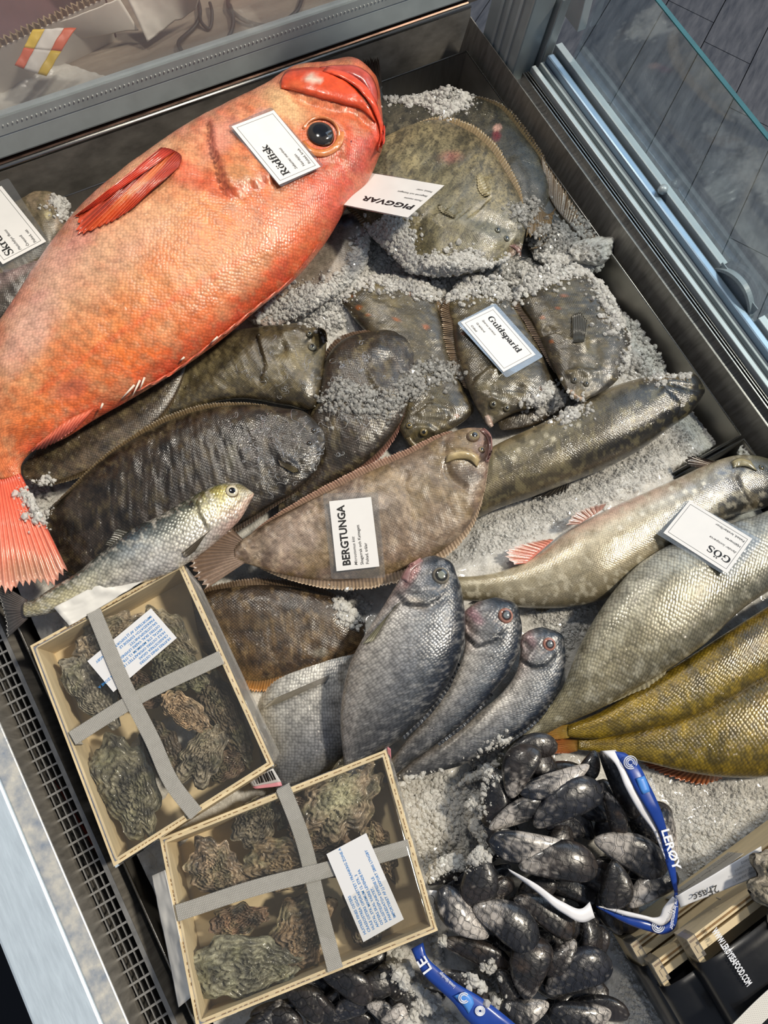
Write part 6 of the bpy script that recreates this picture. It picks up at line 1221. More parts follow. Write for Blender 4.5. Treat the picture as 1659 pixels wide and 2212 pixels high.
def filler(poly, n, z0, grp, st, seed, bigs, zv=.016):
    """mussels deeper in the heap, each named by the bigger one it lies beside"""
    r_ = np.random.default_rng(seed); po = np.array(poly); c = po.mean(0); k = 0; used = set(); tries = 0
    cen = np.array([lerp(b_[1], b_[2], .5) for b_ in bigs])
    while k < n and tries < 4000:
        tries += 1
        p = c+(r_.random(2)-.5)*2*np.abs(po-c).max(0)
        if not inpoly(p[None], c+(po-c)*.86)[0]: continue
        i = int(np.argmin(((cen-p)**2).sum(1))); d_ = p-cen[i]
        side = ('right of' if d_[0] > 0 else 'left of') if abs(d_[0]) > abs(d_[1]) else ('below' if d_[1] > 0 else 'above')
        lab = 'buried mussel '+side+' the '+bigs[i][0]
        if lab in used or len(lab.replace('-', ' ').split()) > 16: continue
        used.add(lab)
        a = r_.random()*6.28; d = np.array([math.cos(a), math.sin(a)])*54
        mussel(lab, p-d, p+d, 62, z0+zv*r_.random(), [3, 7, 7, 1][k % 4], grp, r_.normal()*.4, r_.normal()*.15, store=st); k += 1
filler(pA, 30, .016, 'buried mussels of the upper net', stA, 3, [(l_, Z4(*a_), Z4(*b_)) for l_, a_, b_, *_r in UL])
filler(pB, 30, .016, 'buried mussels of the lower net', stB, 4, [(l_, Z4(*a_), Z4(*b_)) for l_, a_, b_, *_r in LL])
filler(pC, 14, .012, 'buried mussels of the bottom net', stC, 5, [(l_, a_, b_) for l_, a_, b_, *_r in CLs])
net(nA, pA, stA, 62, 13, 1); net(nB, pB, stB, 74, 10, 2); net(nC, pC, stC, 20, 13, 3)
# ribbons
M_rib = plain('blue_ribbon', '1b3f94', .28, coat=.4, nscale=9, namt=.25)
M_ribw = plain('white_ribbon', 'e6e6ea', .3, coat=.3)
M_ribl = plain('light_blue_print', '4f8fe0', .35)
M_whp = plain('white_print', 'e8ecf4', .4)
bl = [(1322, 1622), (1345, 1652), (1371, 1703), (1408, 1767), (1425, 1802), (1435, 1850), (1446, 1890), (1457, 1928)]
br_ = [(1350, 1626), (1374, 1645), (1400, 1690), (1430, 1757), (1446, 1817), (1458, 1870), (1462, 1902), (1464, 1928)]
rib = band('ribbon', bl, br_, [.085, .092, .095, .095, .09, .085, .08, .075], M_rib, nA)
band('ribbon_back', [(1300, 1622), (1325, 1645), (1352, 1703), (1383, 1757), (1412, 1797), (1424, 1825), (1436, 1855)], [(1330, 1620), (1346, 1652), (1371, 1703), (1406, 1765), (1422, 1800), (1432, 1830), (1438, 1856)], [.085, .09, .093, .092, .088, .085, .083], M_ribw, nA)
band('ribbon', [(1457, 1928), (1452, 1970), (1446, 1990), (1430, 2000), (1400, 1990), (1350, 1979), (1310, 1965), (1288, 1957)], [(1464, 1928), (1464, 1977), (1455, 2008), (1435, 2018), (1404, 2012), (1360, 1998), (1324, 1980), (1290, 1960)], [.075, .07, .066, .066, .066, .064, .06, .055], M_rib, nA)
band('ribbon_back', [(1453, 1936), (1432, 1962), (1424, 1980), (1412, 1982), (1394, 1978), (1360, 1970), (1325, 1962), (1294, 1957)], [(1458, 1940), (1452, 1970), (1446, 1988), (1430, 1999), (1400, 1989), (1350, 1978), (1312, 1965), (1292, 1959)], [.078, .073, .07, .069, .068, .066, .062, .057], M_ribw, nA)
band('ribbon_back', [(1097, 1876), (1156, 1908), (1215, 1948), (1258, 1962), (1274, 1948)], [(1102, 1884), (1156, 1924), (1215, 1972), (1262, 1992), (1285, 1982)], [.062, .074, .078, .078, .074], M_ribw, nA)
def on_band(s, p0, p1, z, size, parent, mat=None, bold=.02, up=None, **kw):
    """lettering that reads from px p0 towards p1"""
    O = P(p0, z); e = P(p1, z)-O; Lx = np.linalg.norm(e); e /= Lx; ey = np.cross(e, [0, 0, 1]); ey /= np.linalg.norm(ey)
    return text_obj(s, size, parent, mat or M_whp, O, e, ey, 0, 0, bold=bold, width=Lx, **kw)
on_band('LERØY', (1428, 1793), (1455, 1880), .0945, .0135, rib, bold=.03)
on_band('www.lerøymusslor', (1459, 1932), (1446, 2006), .0765, .007, rib, bold=.01)
def arcs(c, rr, z, parent, a0=0, a1=5.2, mat=None):
    m_ = MB()
    for r_ in rr:
        m_.tube([P((c[0]+r_*math.cos(a), c[1]+r_*math.sin(a)), z) for a in np.linspace(a0, a1, 24)], .0006, 4)
    m_.link('printed_mark', mat or M_whp, parent)
arcs((1362, 1647), (6, 10, 14), .0945, rib, 1, 6.8); arcs((1422, 2001), (5, 9, 13), .0685, rib, 0, 5)
band('printed_label', [(1374, 1682), (1382, 1704), (1388, 1716)], [(1392, 1676), (1400, 1696), (1404, 1710)], [.0965]*3, M_ribl, rib, n=6)
on_band('MSC-C-53410', (1402, 1682), (1412, 1708), .0955, .0045, rib, bold=.01)
band('ribbon', [(888, 2050), (915, 2105), (949, 2138), (980, 2167), (1002, 2196), (1024, 2218), (1050, 2245)], [(914, 2036), (922, 2066), (949, 2093), (987, 2124), (1033, 2151), (1074, 2180), (1140, 2235)], [.06, .064, .066, .068, .070, .07, .068], M_rib, nC)
rc = [o for o in nC.children if o.name.startswith('ribbon')][0]
on_band('LE', (934, 2094), (918, 2066), .0675, .015, rc, bold=.02)
on_band('Levende blåmuslinger', (984, 2130), (952, 2098), .069, .005, rc, bold=.005)
band('printed_label', [(980, 2152), (1000, 2172), (1012, 2190)], [(1006, 2142), (1020, 2154), (1024, 2168)], [.0715]*3, M_ribl, rc, n=6)
arcs((1002, 2156), (7, 11), .0735, rc, .6, 5.6); arcs((1037, 2184), (4, 7, 10), .073, rc, 0, 6.28)
# ------------------------------------------------------------------ stacked black-sleeved crates at the right
M_sleeve = plain('black_sleeve', '17181b', .33, nscale=12, namt=.4, coat=.3, bump=.25, bscale=16)
def sleeve_crate(label, x0, y1, z1, h, pub):
    t = thing('oyster_crate', label, 'crate', (x0+.15, y1-.15, z1-h)); x1, y0 = x0+.34, y1-.42; b_ = .007
    MB().box(x0, x1, y1-b_, y1, z1-h, z1).link('side_board', M_ply, t)
    MB().box(x0+.0, x0+b_, y0, y1-b_, z1-h, z1-.002).link('side_board', M_ply, t)
    MB().box(x1-b_, x1, y0, y1-b_, z1-h, z1-.002).link('side_board', M_ply, t)
    MB().box(x0+b_, x1-b_, y0, y1-b_, z1-h, z1-h+.004).link('bottom_board', M_ply, t)
    MB().box(x0+.001, x1, y1-.0045, y1-.0025, z1, z1+.0004).link('ply_core', M_plyc, t)
    MB().box(x0+.004, x1, y1-.018, y1-.0105, z1-.016, z1-.001).link('inner_rail', M_ply, t)
    MB().box(x0-.0012, x0+.010, y1-.022, y1+.001, z1-.02, z1+.001).link('corner_tape', M_clear, t)
    # sleeve: bowed sheet over the top and down the side
    N = 24; V = []
    for i in range(N+1):
        y = y1-.026-(y1-.026-y0)*i/N
        prof_ = [(x0-.002, z1-h+.004), (x0-.0035, z1-h*.5), (x0-.002, z1-.006), (x0+.003, z1+.0015), (x0+.02, z1+.006), (x0+.06, z1+.010), (x0+.12, z1+.008), (x0+.2, z1+.010), (x0+.33, z1+.006)]
        for (x, z) in prof_:
            V.append((x, y+.010*(x-x0)/.3*0, z+.004*(fbm(np.array([x*20]), np.array([y*16]), 3)[0]-.5)*(z > z1)))
    k = len(prof_); F = [(i*k+j, i*k+j+1, (i+1)*k+j+1, (i+1)*k+j) for i in range(N) for j in range(k-1)]
    o = link('sleeve', new_mesh('sleeve', V, F, M_sleeve), t); md = o.modifiers.new('thick', 'SOLIDIFY'); md.thickness = .0008; md.offset = -1
    reg(np.array(V), F)
    return t
q0 = P((1362, 2040), .045); q1 = P((1408, 2082), .066); q2 = P((1484, 2030), .098)
k1 = sleeve_crate('lowest black-sleeved plywood crate in the stack at the right', q0[0], q0[1], .045, .05, 0)
k2 = sleeve_crate('middle black-sleeved plywood crate in the stack at the right', q1[0], q1[1], .066, .019, 0)
k3 = sleeve_crate('topmost black-sleeved plywood crate carrying a shell, in the stack at the right', q2[0], q2[1], .098, .03, 0)
k3s = [o for o in k3.children if o.name.startswith('sleeve')][0]
zt = .1085
on_band('WWW.LEROYSEAFOOD.COM', (1537, 2012), (1614, 2132), zt+.001, .0105, k3s, bold=.03)
strip('strap', [(1590, 2236), (1640, 2185), (1700, 2130)], 34, .1125, plain('white_strap', 'd8d6d0', .45), k3, dots=True)
def face_label(parent, x0, x1, y, z0, z1, mat, rows, name, lean=.0):
    """paper fixed upright to the face of a crate that looks away from the sleeve; rows: (text, fraction along, fraction up, size)"""
    o = MB().hexa([(x0, y, z0), (x0, y+.0005, z0), (x1, y+.0005, z0), (x1, y, z0), (x0, y+lean, z1), (x0, y+lean+.0005, z1), (x1, y+lean+.0005, z1), (x1, y+lean, z1)]).link(name, mat, parent)
    ex = np.array([-1., 0, 0]); up = np.array([0, lean, z1-z0]); up /= np.linalg.norm(up)
    for s, fx, fy, sz in rows:
        text_obj(s, sz, o, M_ink, np.array([x1, y+lean*fy+.0008, z0])+up*(z1-z0)*fy, ex, -up, (x1-x0)*fx, 0, bold=.01)
    return o
M_grey2 = plain('faded_ink', '5a5a60', .5)
M_gpap = plain('grey_label', 'b8b4ac', .5)
face_label(k1, q0[0]+.075, q0[0]+.175, q0[1]+.001, .006, .043, M_gpap, [('Pazot 22 01000ets', .42, .62, .0062), ('HUITRES CREUSES N3 LOT', .02, .82, .0038), ('CONSERVER ENTRE 5 ET 15 C', .02, .70, .0034), ('17460', .82, .45, .007), ('ORIGINE FRANCE', .02, .45, .004), ('ELEVEES EN FRANCE', .05, .25, .0038)], 'side_label', .004)
lab3 = sheet('side_label', [(1462, 1936), (1644, 1828), (1650, 1888), (1470, 1960)], [.104, .106, .098, .096], M_label, k3, amp=.0012, seed=5, n=16)
on_band('2Fasc', (1549, 1911), (1495, 1933), .1035, .0105, lab3, M_ink, bold=.01)
for i_, (tx_, a_, b_) in enumerate((('DATE DE CONDITIONNEMENT', (1648, 1846), (1585, 1880)), ('LES COQUILLAGES DOIVENT ETRE', (1650, 1858), (1582, 1892)), ('VIVANTS AU MOMENT DE LA VENTE', (1652, 1868), (1588, 1900)), ('ELEVEES EN FRANCE', (1646, 1838), (1600, 1862)))):
    on_band(tx_, a_, b_, .1055, .0032, lab3, M_grey2, bold=.0)
MB().box(q2[0]+.10, q2[0]+.112, q2[1]+.009, q2[1]+.0105, .083, .0845).link('staple', M_steel, k3); MB().box(q2[0]+.06, q2[0]+.061, q2[1]+.006, q2[1]+.0075, .078, .086).link('staple', M_steel, k3)
oyster('large ribbed cream and black shell on the topmost crate at the right frame edge', (1716, 1928), 190, 176, 80, .122, 'b8a888', 51, None, .4, (.0, .0, .75, 'd8cba8'))
# ------------------------------------------------------------------ price tags
def strokes_font():
    G = {}
    def st(pts, w): return ('s', pts, w)
    def el(cx, cy, rx, ry, thick, thin):
        a = np.linspace(0, 2*np.pi, 29); return ('s', [(cx+rx*math.cos(t), cy+ry*math.sin(t)) for t in a], [thin+(thick-thin)*abs(math.cos(t))**1.4 for t in a])
    def stem(x, y0, y1, w=.14): return st([(x, y0), (x, y1)], [w, w])
    def ser(x0, x1, y, w=.045): return st([(x0, y), (x1, y)], [w, w])
    def dot(x, y, r): a = np.linspace(0, 2*np.pi, 13); return ('p', [(x+r*math.cos(t), y+r*math.sin(t)) for t in a[:-1]])
    G['i'] = ([stem(.14, 0, .47), ser(.01, .27, .022), ser(.01, .16, .45), dot(.14, .61, .078)], .29)
    G['l'] = ([stem(.14, 0, .69), ser(.01, .27, .022), ser(.01, .16, .67)], .29)
    G['d'] = ([el(.21, .235, .15, .215, .14, .045), stem(.40, 0, .69), ser(.27, .42, .67), ser(.40, .53, .022)], .56)
    G['b'] = ([el(.33, .235, .15, .215, .14, .045), stem(.14, 0, .69), ser(.01, .16, .67)], .54)
    G['p'] = ([el(.33, .235, .15, .215, .14, .045), stem(.14, -.2, .47), ser(.01, .16, .45), ser(0, .28, -.18)], .55)
    G['ö'] = ([el(.25, .235, .16, .215, .14, .045), dot(.15, .61, .062), dot(.35, .61, .062)], .51)
    S_ = lambda k, h, dx: [st([(dx+.36*k, .40*h), (dx+.28*k, .46*h), (dx+.17*k, .46*h), (dx+.09*k, .38*h), (dx+.12*k, .29*h), (dx+.24*k, .23*h), (dx+.36*k, .16*h), (dx+.36*k, .06*h), (dx+.25*k, .005*h), (dx+.13*k, .01*h), (dx+.05*k, .10*h)], [.05, .06, .07, .10, .13, .15, .14, .11, .07, .06, .05]), st([(dx+.365*k, .33*h), (dx+.365*k, .47*h)], [.035, .035]), st([(dx+.05*k, .0), (dx+.05*k, .15*h)], [.035, .035])]
    G['s'] = (S_(1, 1, 0), .41); G['S'] = (S_(1.28, 1.43, .02), .58)
    G['k'] = ([stem(.14, 0, .69), ser(.01, .16, .67), ser(.01, .27, .022), st([(.2, .2), (.42, .44)], [.05, .05]), st([(.26, .27), (.46, .02)], [.14, .14]), ser(.32, .54, .45), ser(.36, .57, .022)], .57)
    G['f'] = ([stem(.16, 0, .6), st([(.16, .56), (.19, .65), (.27, .68), (.35, .63)], [.12, .1, .07, .09]), ser(.01, .33, .45, .05), ser(.02, .32, .022)], .34)
    G['r'] = ([stem(.14, 0, .47), ser(.01, .16, .45), ser(.01, .29, .022), st([(.18, .32), (.25, .42), (.34, .44)], [.05, .07, .11])], .43)
    G['u'] = ([st([(.13, .47), (.13, .13), (.2, .05), (.3, .05), (.38, .14)], [.14, .13, .10, .06, .05]), stem(.41, 0, .47), ser(.0, .15, .45), ser(.28, .43, .45), ser(.41, .54, .022)], .56)
    G['a'] = ([st([(.08, .36), (.15, .45), (.26, .45), (.33, .38), (.34, .1), (.40, .02), (.47, .05)], [.10, .06, .07, .13, .14, .10, .05]), st([(.34, .29), (.18, .24), (.10, .13), (.16, .04), (.25, .05), (.34, .13)], [.04, .09, .13, .12, .06, .05])], .5)
    G['R'] = ([stem(.17, 0, .67), ser(.02, .4, .655), ser(.02, .34, .022), st([(.2, .65), (.42, .64), (.51, .51), (.42, .38), (.2, .35)], [.05, .08, .15, .08, .05]), st([(.33, .36), (.6, .03)], [.15, .15]), ser(.54, .74, .022)], .74)
    G['G'] = ([st([(.62, .52), (.56, .61), (.44, .66), (.30, .65), (.17, .55), (.12, .35), (.16, .14), (.30, .03), (.46, .01), (.60, .07)], [.04, .05, .06, .09, .14, .16, .14, .08, .06, .06]), stem(.58, .04, .29), ser(.43, .72, .29), st([(.64, .45), (.64, .66)], [.04, .04])], .78)
    G['Ö'] = ([el(.38, .335, .25, .315, .16, .05), dot(.28, .80, .065), dot(.48, .80, .065)], .77)
    return G
SF = strokes_font()
def serif_text(s, size, parent, mat, O, ex, ey, x, y, name='printed_text', k=.94):
    n_ = np.cross(ex, -ey); V = []; F = []; cx = x; lay = 0
    def put(p, q): return O+ex*(cx+p*size)+(-ey)*(-y+q*size)+n_*(.0003+.000004*lay)
    for ch in s:
        gl, adv = SF[ch]
        for g_ in gl:
            lay = (lay+1) % 40
            if g_[0] == 'p':
                b_ = len(V); V += [put(*p) for p in g_[1]]; F.append(tuple(range(b_, len(V))))
            else:
                pts = np.array(g_[1], float); wd = np.array(g_[2])
                if len(pts) > 2: r_ = catmull(np.column_stack([pts, wd]), len(pts)*3); pts, wd = r_[:, :2], r_[:, 2]
                tg = np.gradient(pts, axis=0); tg /= np.linalg.norm(tg, axis=1, keepdims=True)+1e-9; nn = np.column_stack([-tg[:, 1], tg[:, 0]])
                b_ = len(V); m = len(pts)
                V += [put(*p) for p in pts+nn*wd[:, None]/2]+[put(*p) for p in pts-nn*wd[:, None]/2]
                F += [(b_+m+i, b_+m+i+1, b_+i+1, b_+i) for i in range(m-1)]
        cx += adv*size*k
    return link(name, new_mesh(name, V, F, mat, smooth=False), parent)
M_lam = see_through('laminate', (.88, .89, .90), .05, .12, (.7, .72, .74), .4)
M_tagp = plain('tag_card', 'e4e3e1', .45, coat=.35, nscale=40, namt=.02)
M_grey = plain('grey_ink', '4a4a4c', .5)
def plane_fit(q, bvh, extra=.0012, k=6):
    c = [np.array(p, float) for p in q]; pts = []
    for i in range(k):
        for j in range(k):
            s, t_ = i/(k-1), j/(k-1); px = c[0]*(1-s)*(1-t_)+c[1]*s*(1-t_)+c[2]*s*t_+c[3]*(1-s)*t_
            h, _ = hit(bvh, px)
            if h is not None: pts.append(h)
    pts = np.array(pts); A = np.column_stack([pts[:, :2], np.ones(len(pts))]); co = np.linalg.lstsq(A, pts[:, 2], rcond=None)[0]
    co[2] += np.percentile(pts[:, 2]-A@co, 98)+extra
    return co
def on_plane(px, co):
    d = rays(np.array(px, float)); t_ = (co[0]*CAM[0]+co[1]*CAM[1]+co[2]-CAM[2])/(d[2]-co[0]*d[0]-co[1]*d[1]); return CAM+d*t_
def rounded(p, n_, r=.004):
    out = []
    for i in range(4):
        a, b_, c_ = p[i-1], p[i], p[(i+1) % 4]; u_ = (a-b_)/np.linalg.norm(a-b_); v_ = (c_-b_)/np.linalg.norm(c_-b_)
        for t_ in np.linspace(0, 1, 6): out.append(b_+u_*r*(1-t_)**2+v_*r*t_**2)
    return out
def tag_card(label, lam, pap, bvh, title, lines, serif=True, tsize=.0105, tx=.06, ty=.26, lx=.06, border=True, co=None, adj=None, lsz=.0044, tw=None):
    """lam / pap: px corners in the order top-left, top-right, bottom-right, bottom-left as the card reads"""
    if co is None: co = plane_fit(lam, bvh)
    if adj is not None: co = co+np.array(adj)
    L4 = [on_plane(p, co) for p in lam]; P4 = [on_plane(p, co) for p in pap]
    t = thing('price_tag', label, 'sign', np.mean(L4, axis=0), 'laminated fish tags')
    ex = P4[1]-P4[0]; wl = np.linalg.norm(ex); ex /= wl; ey = P4[3]-P4[0]; ey = ey-ex*(ey@ex); hl = np.linalg.norm(ey); ey /= hl; n_ = np.cross(ex, -ey)
    Q = [P4[0], P4[0]+ex*wl, P4[0]+ex*wl+ey*hl, P4[0]+ey*hl]
    MB().hexa([p-n_*.0001 for p in Q[::-1]]+[p+n_*.0001 for p in Q[::-1]]).link('paper', M_tagp, t)
    ro = rounded([p for p in L4], n_); k = len(ro)
    MB().add([p-n_*.0004 for p in ro]+[p-n_*.00015 for p in ro], [tuple(range(k)), tuple(range(2*k-1, k-1, -1))]+[(i, k+i, k+(i+1) % k, (i+1) % k) for i in range(k)]).link('laminate', M_lam, t)
    O = Q[0]+n_*.0001
    if border:
        m_ = MB(); u_, v_ = .045, .075; w_ = .00045
        c_ = [(u_*wl, v_*hl), ((1-u_)*wl, v_*hl), ((1-u_)*wl, (1-v_)*hl), (u_*wl, (1-v_)*hl)]
        for i in range(4):
            (xa, ya), (xb, yb) = c_[i], c_[(i+1) % 4]
            x0, x1, y0, y1 = min(xa, xb)-w_/2, max(xa, xb)+w_/2, min(ya, yb)-w_/2, max(ya, yb)+w_/2
            pp = [O+ex*x+ey*y+n_*.0002 for x, y in ((x0, y0), (x1, y0), (x1, y1), (x0, y1))]; m_.add(pp, [(3, 2, 1, 0)])
        m_.link('printed_border', M_grey, t)
    if serif: serif_text(title, tsize, t, M_ink, O, ex, ey, tx*wl, ty*hl)
    else: text_obj(title, tsize, t, M_ink, O, ex, ey, tx*wl, ty*hl, bold=.03, width=tw*wl if tw else None)
    for s, x, y, it in lines:
        text_obj(s, lsz, t, M_grey if it else M_ink, O, ex, ey, x*wl, y*hl, bold=.004, shear=.3 if it else 0)
    return t
ALL = mkbvh(BODIES); BEDS = mkbvh(BODIES[BED0:BED1]); NOTRED = mkbvh([b_ for i, b_ in enumerate(BODIES) if not (RED0 <= i < RED1)])
tag_card('laminated Rödfisk tag lying on the head of the large orange fish', [(606, 404), (492, 272), (586, 231), (700, 358)], [(603, 399), (500, 273), (582, 233), (686, 352)], ALL, 'Rödfisk', [('Sebastes marinus', .10, .56, 1), ('Nordsjön', .10, .74, 0), ('Fiskad, krok', .10, .88, 0)], tsize=.0165, tx=.08, ty=.36, lsz=.0056)
tag_card('laminated Piggvar tag half under the orange fish, on the pale turbot', [(888, 474), (700, 435), (716, 357), (905, 389)], [(881, 470), (702, 434), (717, 359), (903, 391)], NOTRED, 'PIGGVAR', [('Psetta maxima', .04, .50, 1), ('Skagerrak och Kattegatt', .04, .64, 0), ('Fiskad, notar', .04, .78, 0)], serif=False, tsize=.0155, tx=.05, ty=.33, border=False, lsz=.0052, tw=.60)
tag_card('laminated Guldsparid tag lying on the plaices', [(1070, 654), (1174, 770), (1094, 816), (987, 697)], [(1066, 662), (1157, 766), (1093, 807), (997, 698)], ALL, 'Guldsparid', [('Sparus auratus', .12, .52, 1), ('Grekland', .12, .70, 0), ('Odlad', .12, .86, 0)], tsize=.0150, tx=.12, ty=.36, lsz=.0050)
tag_card('laminated Bergtunga tag lying on the pale lemon sole', [(716, 1251), (697, 1066), (816, 1063), (833, 1248)], [(727, 1234), (711, 1083), (806, 1079), (820, 1227)], ALL, 'BERGTUNGA', [('Microstomus kitt', .05, .50, 1), ('Skagerrak och Kattegatt', .05, .64, 0), ('Fiskad, trålar', .05, .77, 0)], serif=False, tsize=.0135, tx=.06, ty=.34, border=False, lsz=.0052, tw=.86)
tag_card('laminated Gös tag lying on the two topmost long fish at the right', [(1580, 1251), (1413, 1150), (1483, 1079), (1646, 1166)], [(1571, 1239), (1433, 1151), (1484, 1091), (1634, 1169)], ALL, 'GÖS', [('Sander lucioperca', .06, .53, 1), ('Hjälmaren', .06, .70, 0), ('Fiskad, krokar/linor', .06, .86, 0)], tsize=.0155, tx=.06, ty=.34, lsz=.0052)
tag_card('laminated Skrubb tag cut by the left picture edge', [(10, 590), (-118, 440), (18, 384), (118, 540)], [(6, 571), (-92, 448), (10, 399), (100, 522)], NOTRED, 'Skrubba', [('Platichthys flesus', .06, .50, 1), ('Öresund', .06, .68, 0), ('Fiskad, nät', .06, .84, 0)], tsize=.0165, tx=.06, ty=.33, lsz=.0054)
# ------------------------------------------------------------------ loose crushed ice lying on fish and bed
PH = (1+5**.5)/2
ICO_V = np.array([(-1, PH, 0), (1, PH, 0), (-1, -PH, 0), (1, -PH, 0), (0, -1, PH), (0, 1, PH), (0, -1, -PH), (0, 1, -PH), (PH, 0, -1), (PH, 0, 1), (-PH, 0, -1), (-PH, 0, 1)])/math.hypot(1, PH)
ICO_F = np.array([(0, 11, 5), (0, 5, 1), (0, 1, 7), (0, 7, 10), (0, 10, 11), (1, 5, 9), (5, 11, 4), (11, 10, 2), (10, 7, 6), (7, 1, 8), (3, 9, 4), (3, 4, 2), (3, 2, 6), (3, 6, 8), (3, 8, 9), (4, 9, 5), (2, 4, 11), (6, 2, 10), (8, 6, 7), (9, 8, 1)])
def grains(label, polys, dens, size, thick, seed, tone='f8f6f0', bvh=None, name='crushed_ice', sink=.3, mat=None, halo=.4):
    r_ = np.random.default_rng(seed); pos = []; rad = []
    for poly in polys:
        po = np.array(poly, float); lo, hi = po.min(0), po.max(0); N = int((hi-lo+48).prod()*dens*3.6); 
        q = lo-24+(hi-lo+48)*r_.random((N, 2)); qw = q+(np.column_stack([fbm(q[:, 0]/16, q[:, 1]/16, seed), fbm(q[:, 0]/16, q[:, 1]/16, seed+1)])-.5)*30
        de, _, _ = dpoly(q, np.vstack([po, po[:1]])); io = inpoly(qw, po)
        q = q[io | (r_.random(N) < halo*np.exp(-de/7))]
        d, _, _ = dpoly(q, np.vstack([po, po[:1]]))
        dm = max(d.max(), 1)
        hgt = .7*thick*inpoly(q, po)*np.minimum(1, d/(dm*.8))**.9*(.55+.9*fbm(q[:, 0]/26, q[:, 1]/26, seed+3))
        for i in range(len(q)):
            h, _ = hit(bvh or ALL, q[i])
            if h is None: continue
            s = size*.47*(.35+1.9*r_.random()**3)
            pos.append(h+[0, 0, hgt[i]*r_.random()**.6+s*(.4-sink)]); rad.append(s)
    pos = np.array(pos); rad = np.array(rad); n = len(pos)
    sc = .65+.7*r_.random((n, 1, 3)); an = r_.random(n)*6.28; jit = 1+.35*(r_.random((n, 12, 1))-.5)
    V = ICO_V[None]*sc*jit*rad[:, None, None]; ca, sa = np.cos(an)[:, None], np.sin(an)[:, None]; tl = r_.random((n, 1))*6.28
    x, y, z = V[..., 0], V[..., 1], V[..., 2]; y, z = y*np.cos(tl)-z*np.sin(tl), y*np.sin(tl)+z*np.cos(tl); x, y = x*ca-y*sa, x*sa+y*ca
    V = np.stack([x, y, z], -1)+pos[:, None]
    F = (ICO_F[None]+(np.arange(n)*12)[:, None, None]).reshape(-1, 3)
    c = np.array(lin(tone))[None, None]*(.88+.2*r_.random((n, 1, 1)))*np.ones((n, 12, 3))
    return link(name, new_mesh(name, V.reshape(-1, 3), F, mat or M_grain, np.clip(c.reshape(-1, 3), 0, .97), smooth=False), None, label=label, cat='ice', kind='stuff')
grains('heap of crushed ice on the dark turbot in the far pan corner', [[(842, 214), (900, 182), (955, 166), (985, 158), (1004, 168), (1022, 205), (1000, 235), (960, 246), (935, 240), (915, 218), (870, 222)]], .085, .0048, .020, 1)
grains('crushed ice between the wall and the pectoral fin of the orange fish', [[(105, 440), (160, 398), (236, 372), (258, 384), (215, 425), (170, 462), (140, 475)]], .07, .0042, .010, 2, bvh=NOTRED)
grains('crushed ice trickling from beside the pale turbot down to the orange fish', [[(795, 500), (835, 470), (876, 478), (888, 540), (905, 600), (860, 610), (790, 612), (745, 640), (738, 700), (700, 706), (640, 690), (590, 680), (560, 690), (600, 650), (650, 620), (710, 615), (770, 570)], [(775, 520), (870, 490), (892, 560), (905, 606), (850, 622), (800, 600), (755, 600)]], .075, .0042, .014, 3, bvh=NOTRED)
grains('thick crushed ice between the pale turbot and the plaices', [[(885, 585), (940, 555), (1000, 545), (1060, 570), (1110, 560), (1180, 550), (1240, 560), (1262, 585), (1215, 598), (1160, 622), (1110, 645), (1050, 640), (985, 622), (930, 612)], [(855, 602), (900, 575), (1000, 596), (1015, 640), (930, 645), (880, 628)]], .085, .0044, .020, 4)
grains('scattered ice bits over the ragged brown fins', [[(1105, 450), (1150, 428), (1168, 445), (1140, 486), (1115, 482)], [(1150, 500), (1200, 482), (1252, 490), (1262, 520), (1230, 535), (1180, 545), (1140, 530)], [(1240, 440), (1262, 450), (1285, 500), (1270, 505)]], .05, .0040, .006, 5, mat=M_grain_wet)
grains('bank of crushed ice against the rail side of the pan beside the plaices', [[(1255, 585), (1300, 570), (1350, 580), (1395, 612), (1402, 640), (1462, 680), (1452, 725), (1492, 762), (1482, 798), (1420, 818), (1350, 800), (1368, 745), (1345, 670), (1300, 615)], [(1290, 600), (1320, 640), (1350, 700), (1330, 710), (1300, 650)], [(1360, 600), (1410, 620), (1475, 690), (1500, 770), (1470, 810), (1400, 780), (1380, 700)]], .085, .0048, .026, 6)
grains('melting ice scattered over the sole with the round head', [[(690, 858), (730, 820), (800, 835), (850, 850), (880, 800), (930, 780), (985, 790), (990, 815), (930, 835), (880, 870), (830, 905), (760, 890), (700, 885)], [(690, 690), (715, 660), (735, 700), (715, 720)]], .030, .0040, .004, 7, mat=M_grain_wet)
grains('small clump of ice between the plaice mouths and the long dark fish', [[(1146, 868), (1185, 832), (1222, 855), (1262, 882), (1235, 908), (1185, 892)]], .08, .0044, .014, 8)
grains('small clump of ice at the corner of the brown flounder', [[(728, 1300), (755, 1282), (790, 1310), (778, 1345), (738, 1338)]], .08, .0042, .012, 9)
grains('ice bits by the tail of the large orange fish', [[(48, 1060), (100, 1035), (112, 1080), (92, 1128), (60, 1112)]], .06, .0042, .004, 10)
grains('loose ice grains over the bare bed between the two long fish', [[(1040, 1120), (1150, 1050), (1260, 1000), (1400, 925), (1470, 870), (1535, 862), (1568, 920), (1540, 975), (1470, 1015), (1300, 1095), (1200, 1140), (1080, 1190), (960, 1225), (1000, 1170)]], .022, .0034, .002, 11, sink=.8, bvh=BEDS, halo=0)
grains('loose ice grains under the tail of the silver long fish', [[(1000, 1300), (1130, 1322), (1290, 1296), (1330, 1262), (1270, 1340), (1222, 1430), (1210, 1380), (1120, 1310)]], .04, .0038, .003, 12, sink=.6, bvh=BEDS, halo=0)
grains('white bank of ice between the lower crate and the upper mussel net', [[(855, 1712), (900, 1680), (985, 1690), (1050, 1640), (1085, 1600), (1040, 1700), (1032, 1790), (1052, 1850), (960, 1880), (915, 1900), (885, 1800)]], .075, .0042, .010, 13)
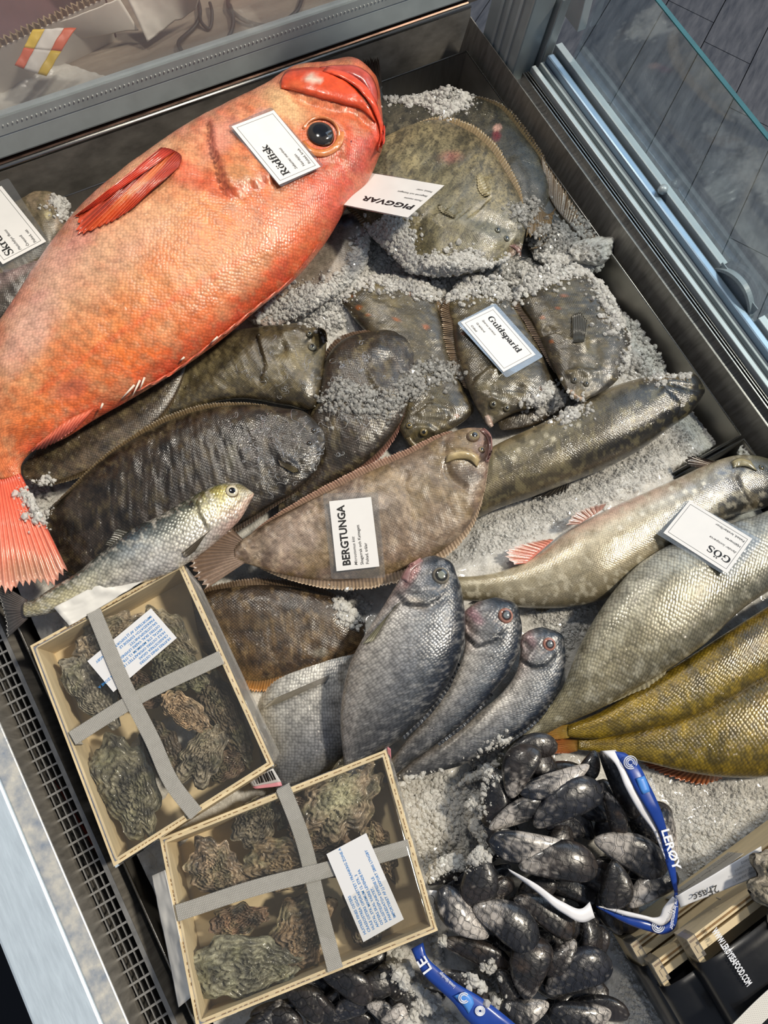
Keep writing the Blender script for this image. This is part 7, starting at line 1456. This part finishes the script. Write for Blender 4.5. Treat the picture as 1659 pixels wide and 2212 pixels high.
grains('loose ice grains over the bare bed below the yellow fish', [[(1380, 1650), (1480, 1680), (1640, 1690), (1680, 1720), (1640, 1780), (1490, 1900), (1462, 1860), (1455, 1790), (1420, 1715)]], .022, .0034, .002, 14, sink=.8, bvh=BEDS, halo=0)
grains('loose ice grains over the shaded bed between lower net and crates', [[(1300, 1985), (1390, 2000), (1440, 2080), (1530, 2225), (1320, 2225), (1335, 2100)]], .022, .0034, .002, 15, sink=.8, bvh=BEDS, halo=0)
grains('crushed ice spilled over the bottom net and its blue ribbon', [[(842, 2070), (872, 2050), (884, 2078), (900, 2112), (930, 2148), (958, 2174), (982, 2206), (992, 2225), (870, 2225), (905, 2160), (850, 2110)], [(934, 2026), (958, 2018), (950, 2072), (940, 2064)], [(1000, 2112), (1036, 2092), (1068, 2090), (1064, 2130), (1082, 2158), (1076, 2168), (1044, 2140)]], .085, .0046, .012, 16, halo=.06)
def chunk(label, poly, hgt, seed):
    po = np.array(poly, float); c = po.mean(0); na, nr = 64, 20; V = []
    ri = resample(np.vstack([po, po[:1]]), na+1)[:-1]; ri = c+(ri-c)*(1+.22*(fbm(ri[:, 0]/7, ri[:, 1]/7, seed+2)-.5))[:, None]
    h0 = hit(ALL, c)[0]; h0 = -.01 if h0 is None else max(h0[2], -.01)
    for i in range(nr+1):
        t_ = i/nr; q = c+(ri-c)*t_
        z = h0+hgt*(1-t_**3)**.5+.013*(fbm(q[:, 0]/11, q[:, 1]/11, seed, 4)-.5)*2*(t_ < 1)
        V.append(P(q, z))
    V.append(P(c+(ri-c)*.8, h0-.006))
    V = np.concatenate(V); F = [(i*na+j, (i+1)*na+j, (i+1)*na+(j+1) % na, i*na+(j+1) % na) for i in range(nr+1) for j in range(na)]
    F.append(tuple((nr+1)*na+j for j in range(na-1, -1, -1)))
    link('ice_chunk', new_mesh('ice_chunk', V, F, M_ice, smooth=False), None, label=label, cat='ice')
chunk('large frosted ice chunk beside the rail side of the pan', [(1225, 546), (1238, 524), (1262, 516), (1328, 520), (1322, 548), (1300, 572), (1262, 572), (1236, 564)], .02, 3)
chunk('round glassy ice lump in the seam corner by the rail', [(1591, 978), (1604, 960), (1618, 968), (1622, 985), (1608, 996), (1594, 990)], .01, 4)
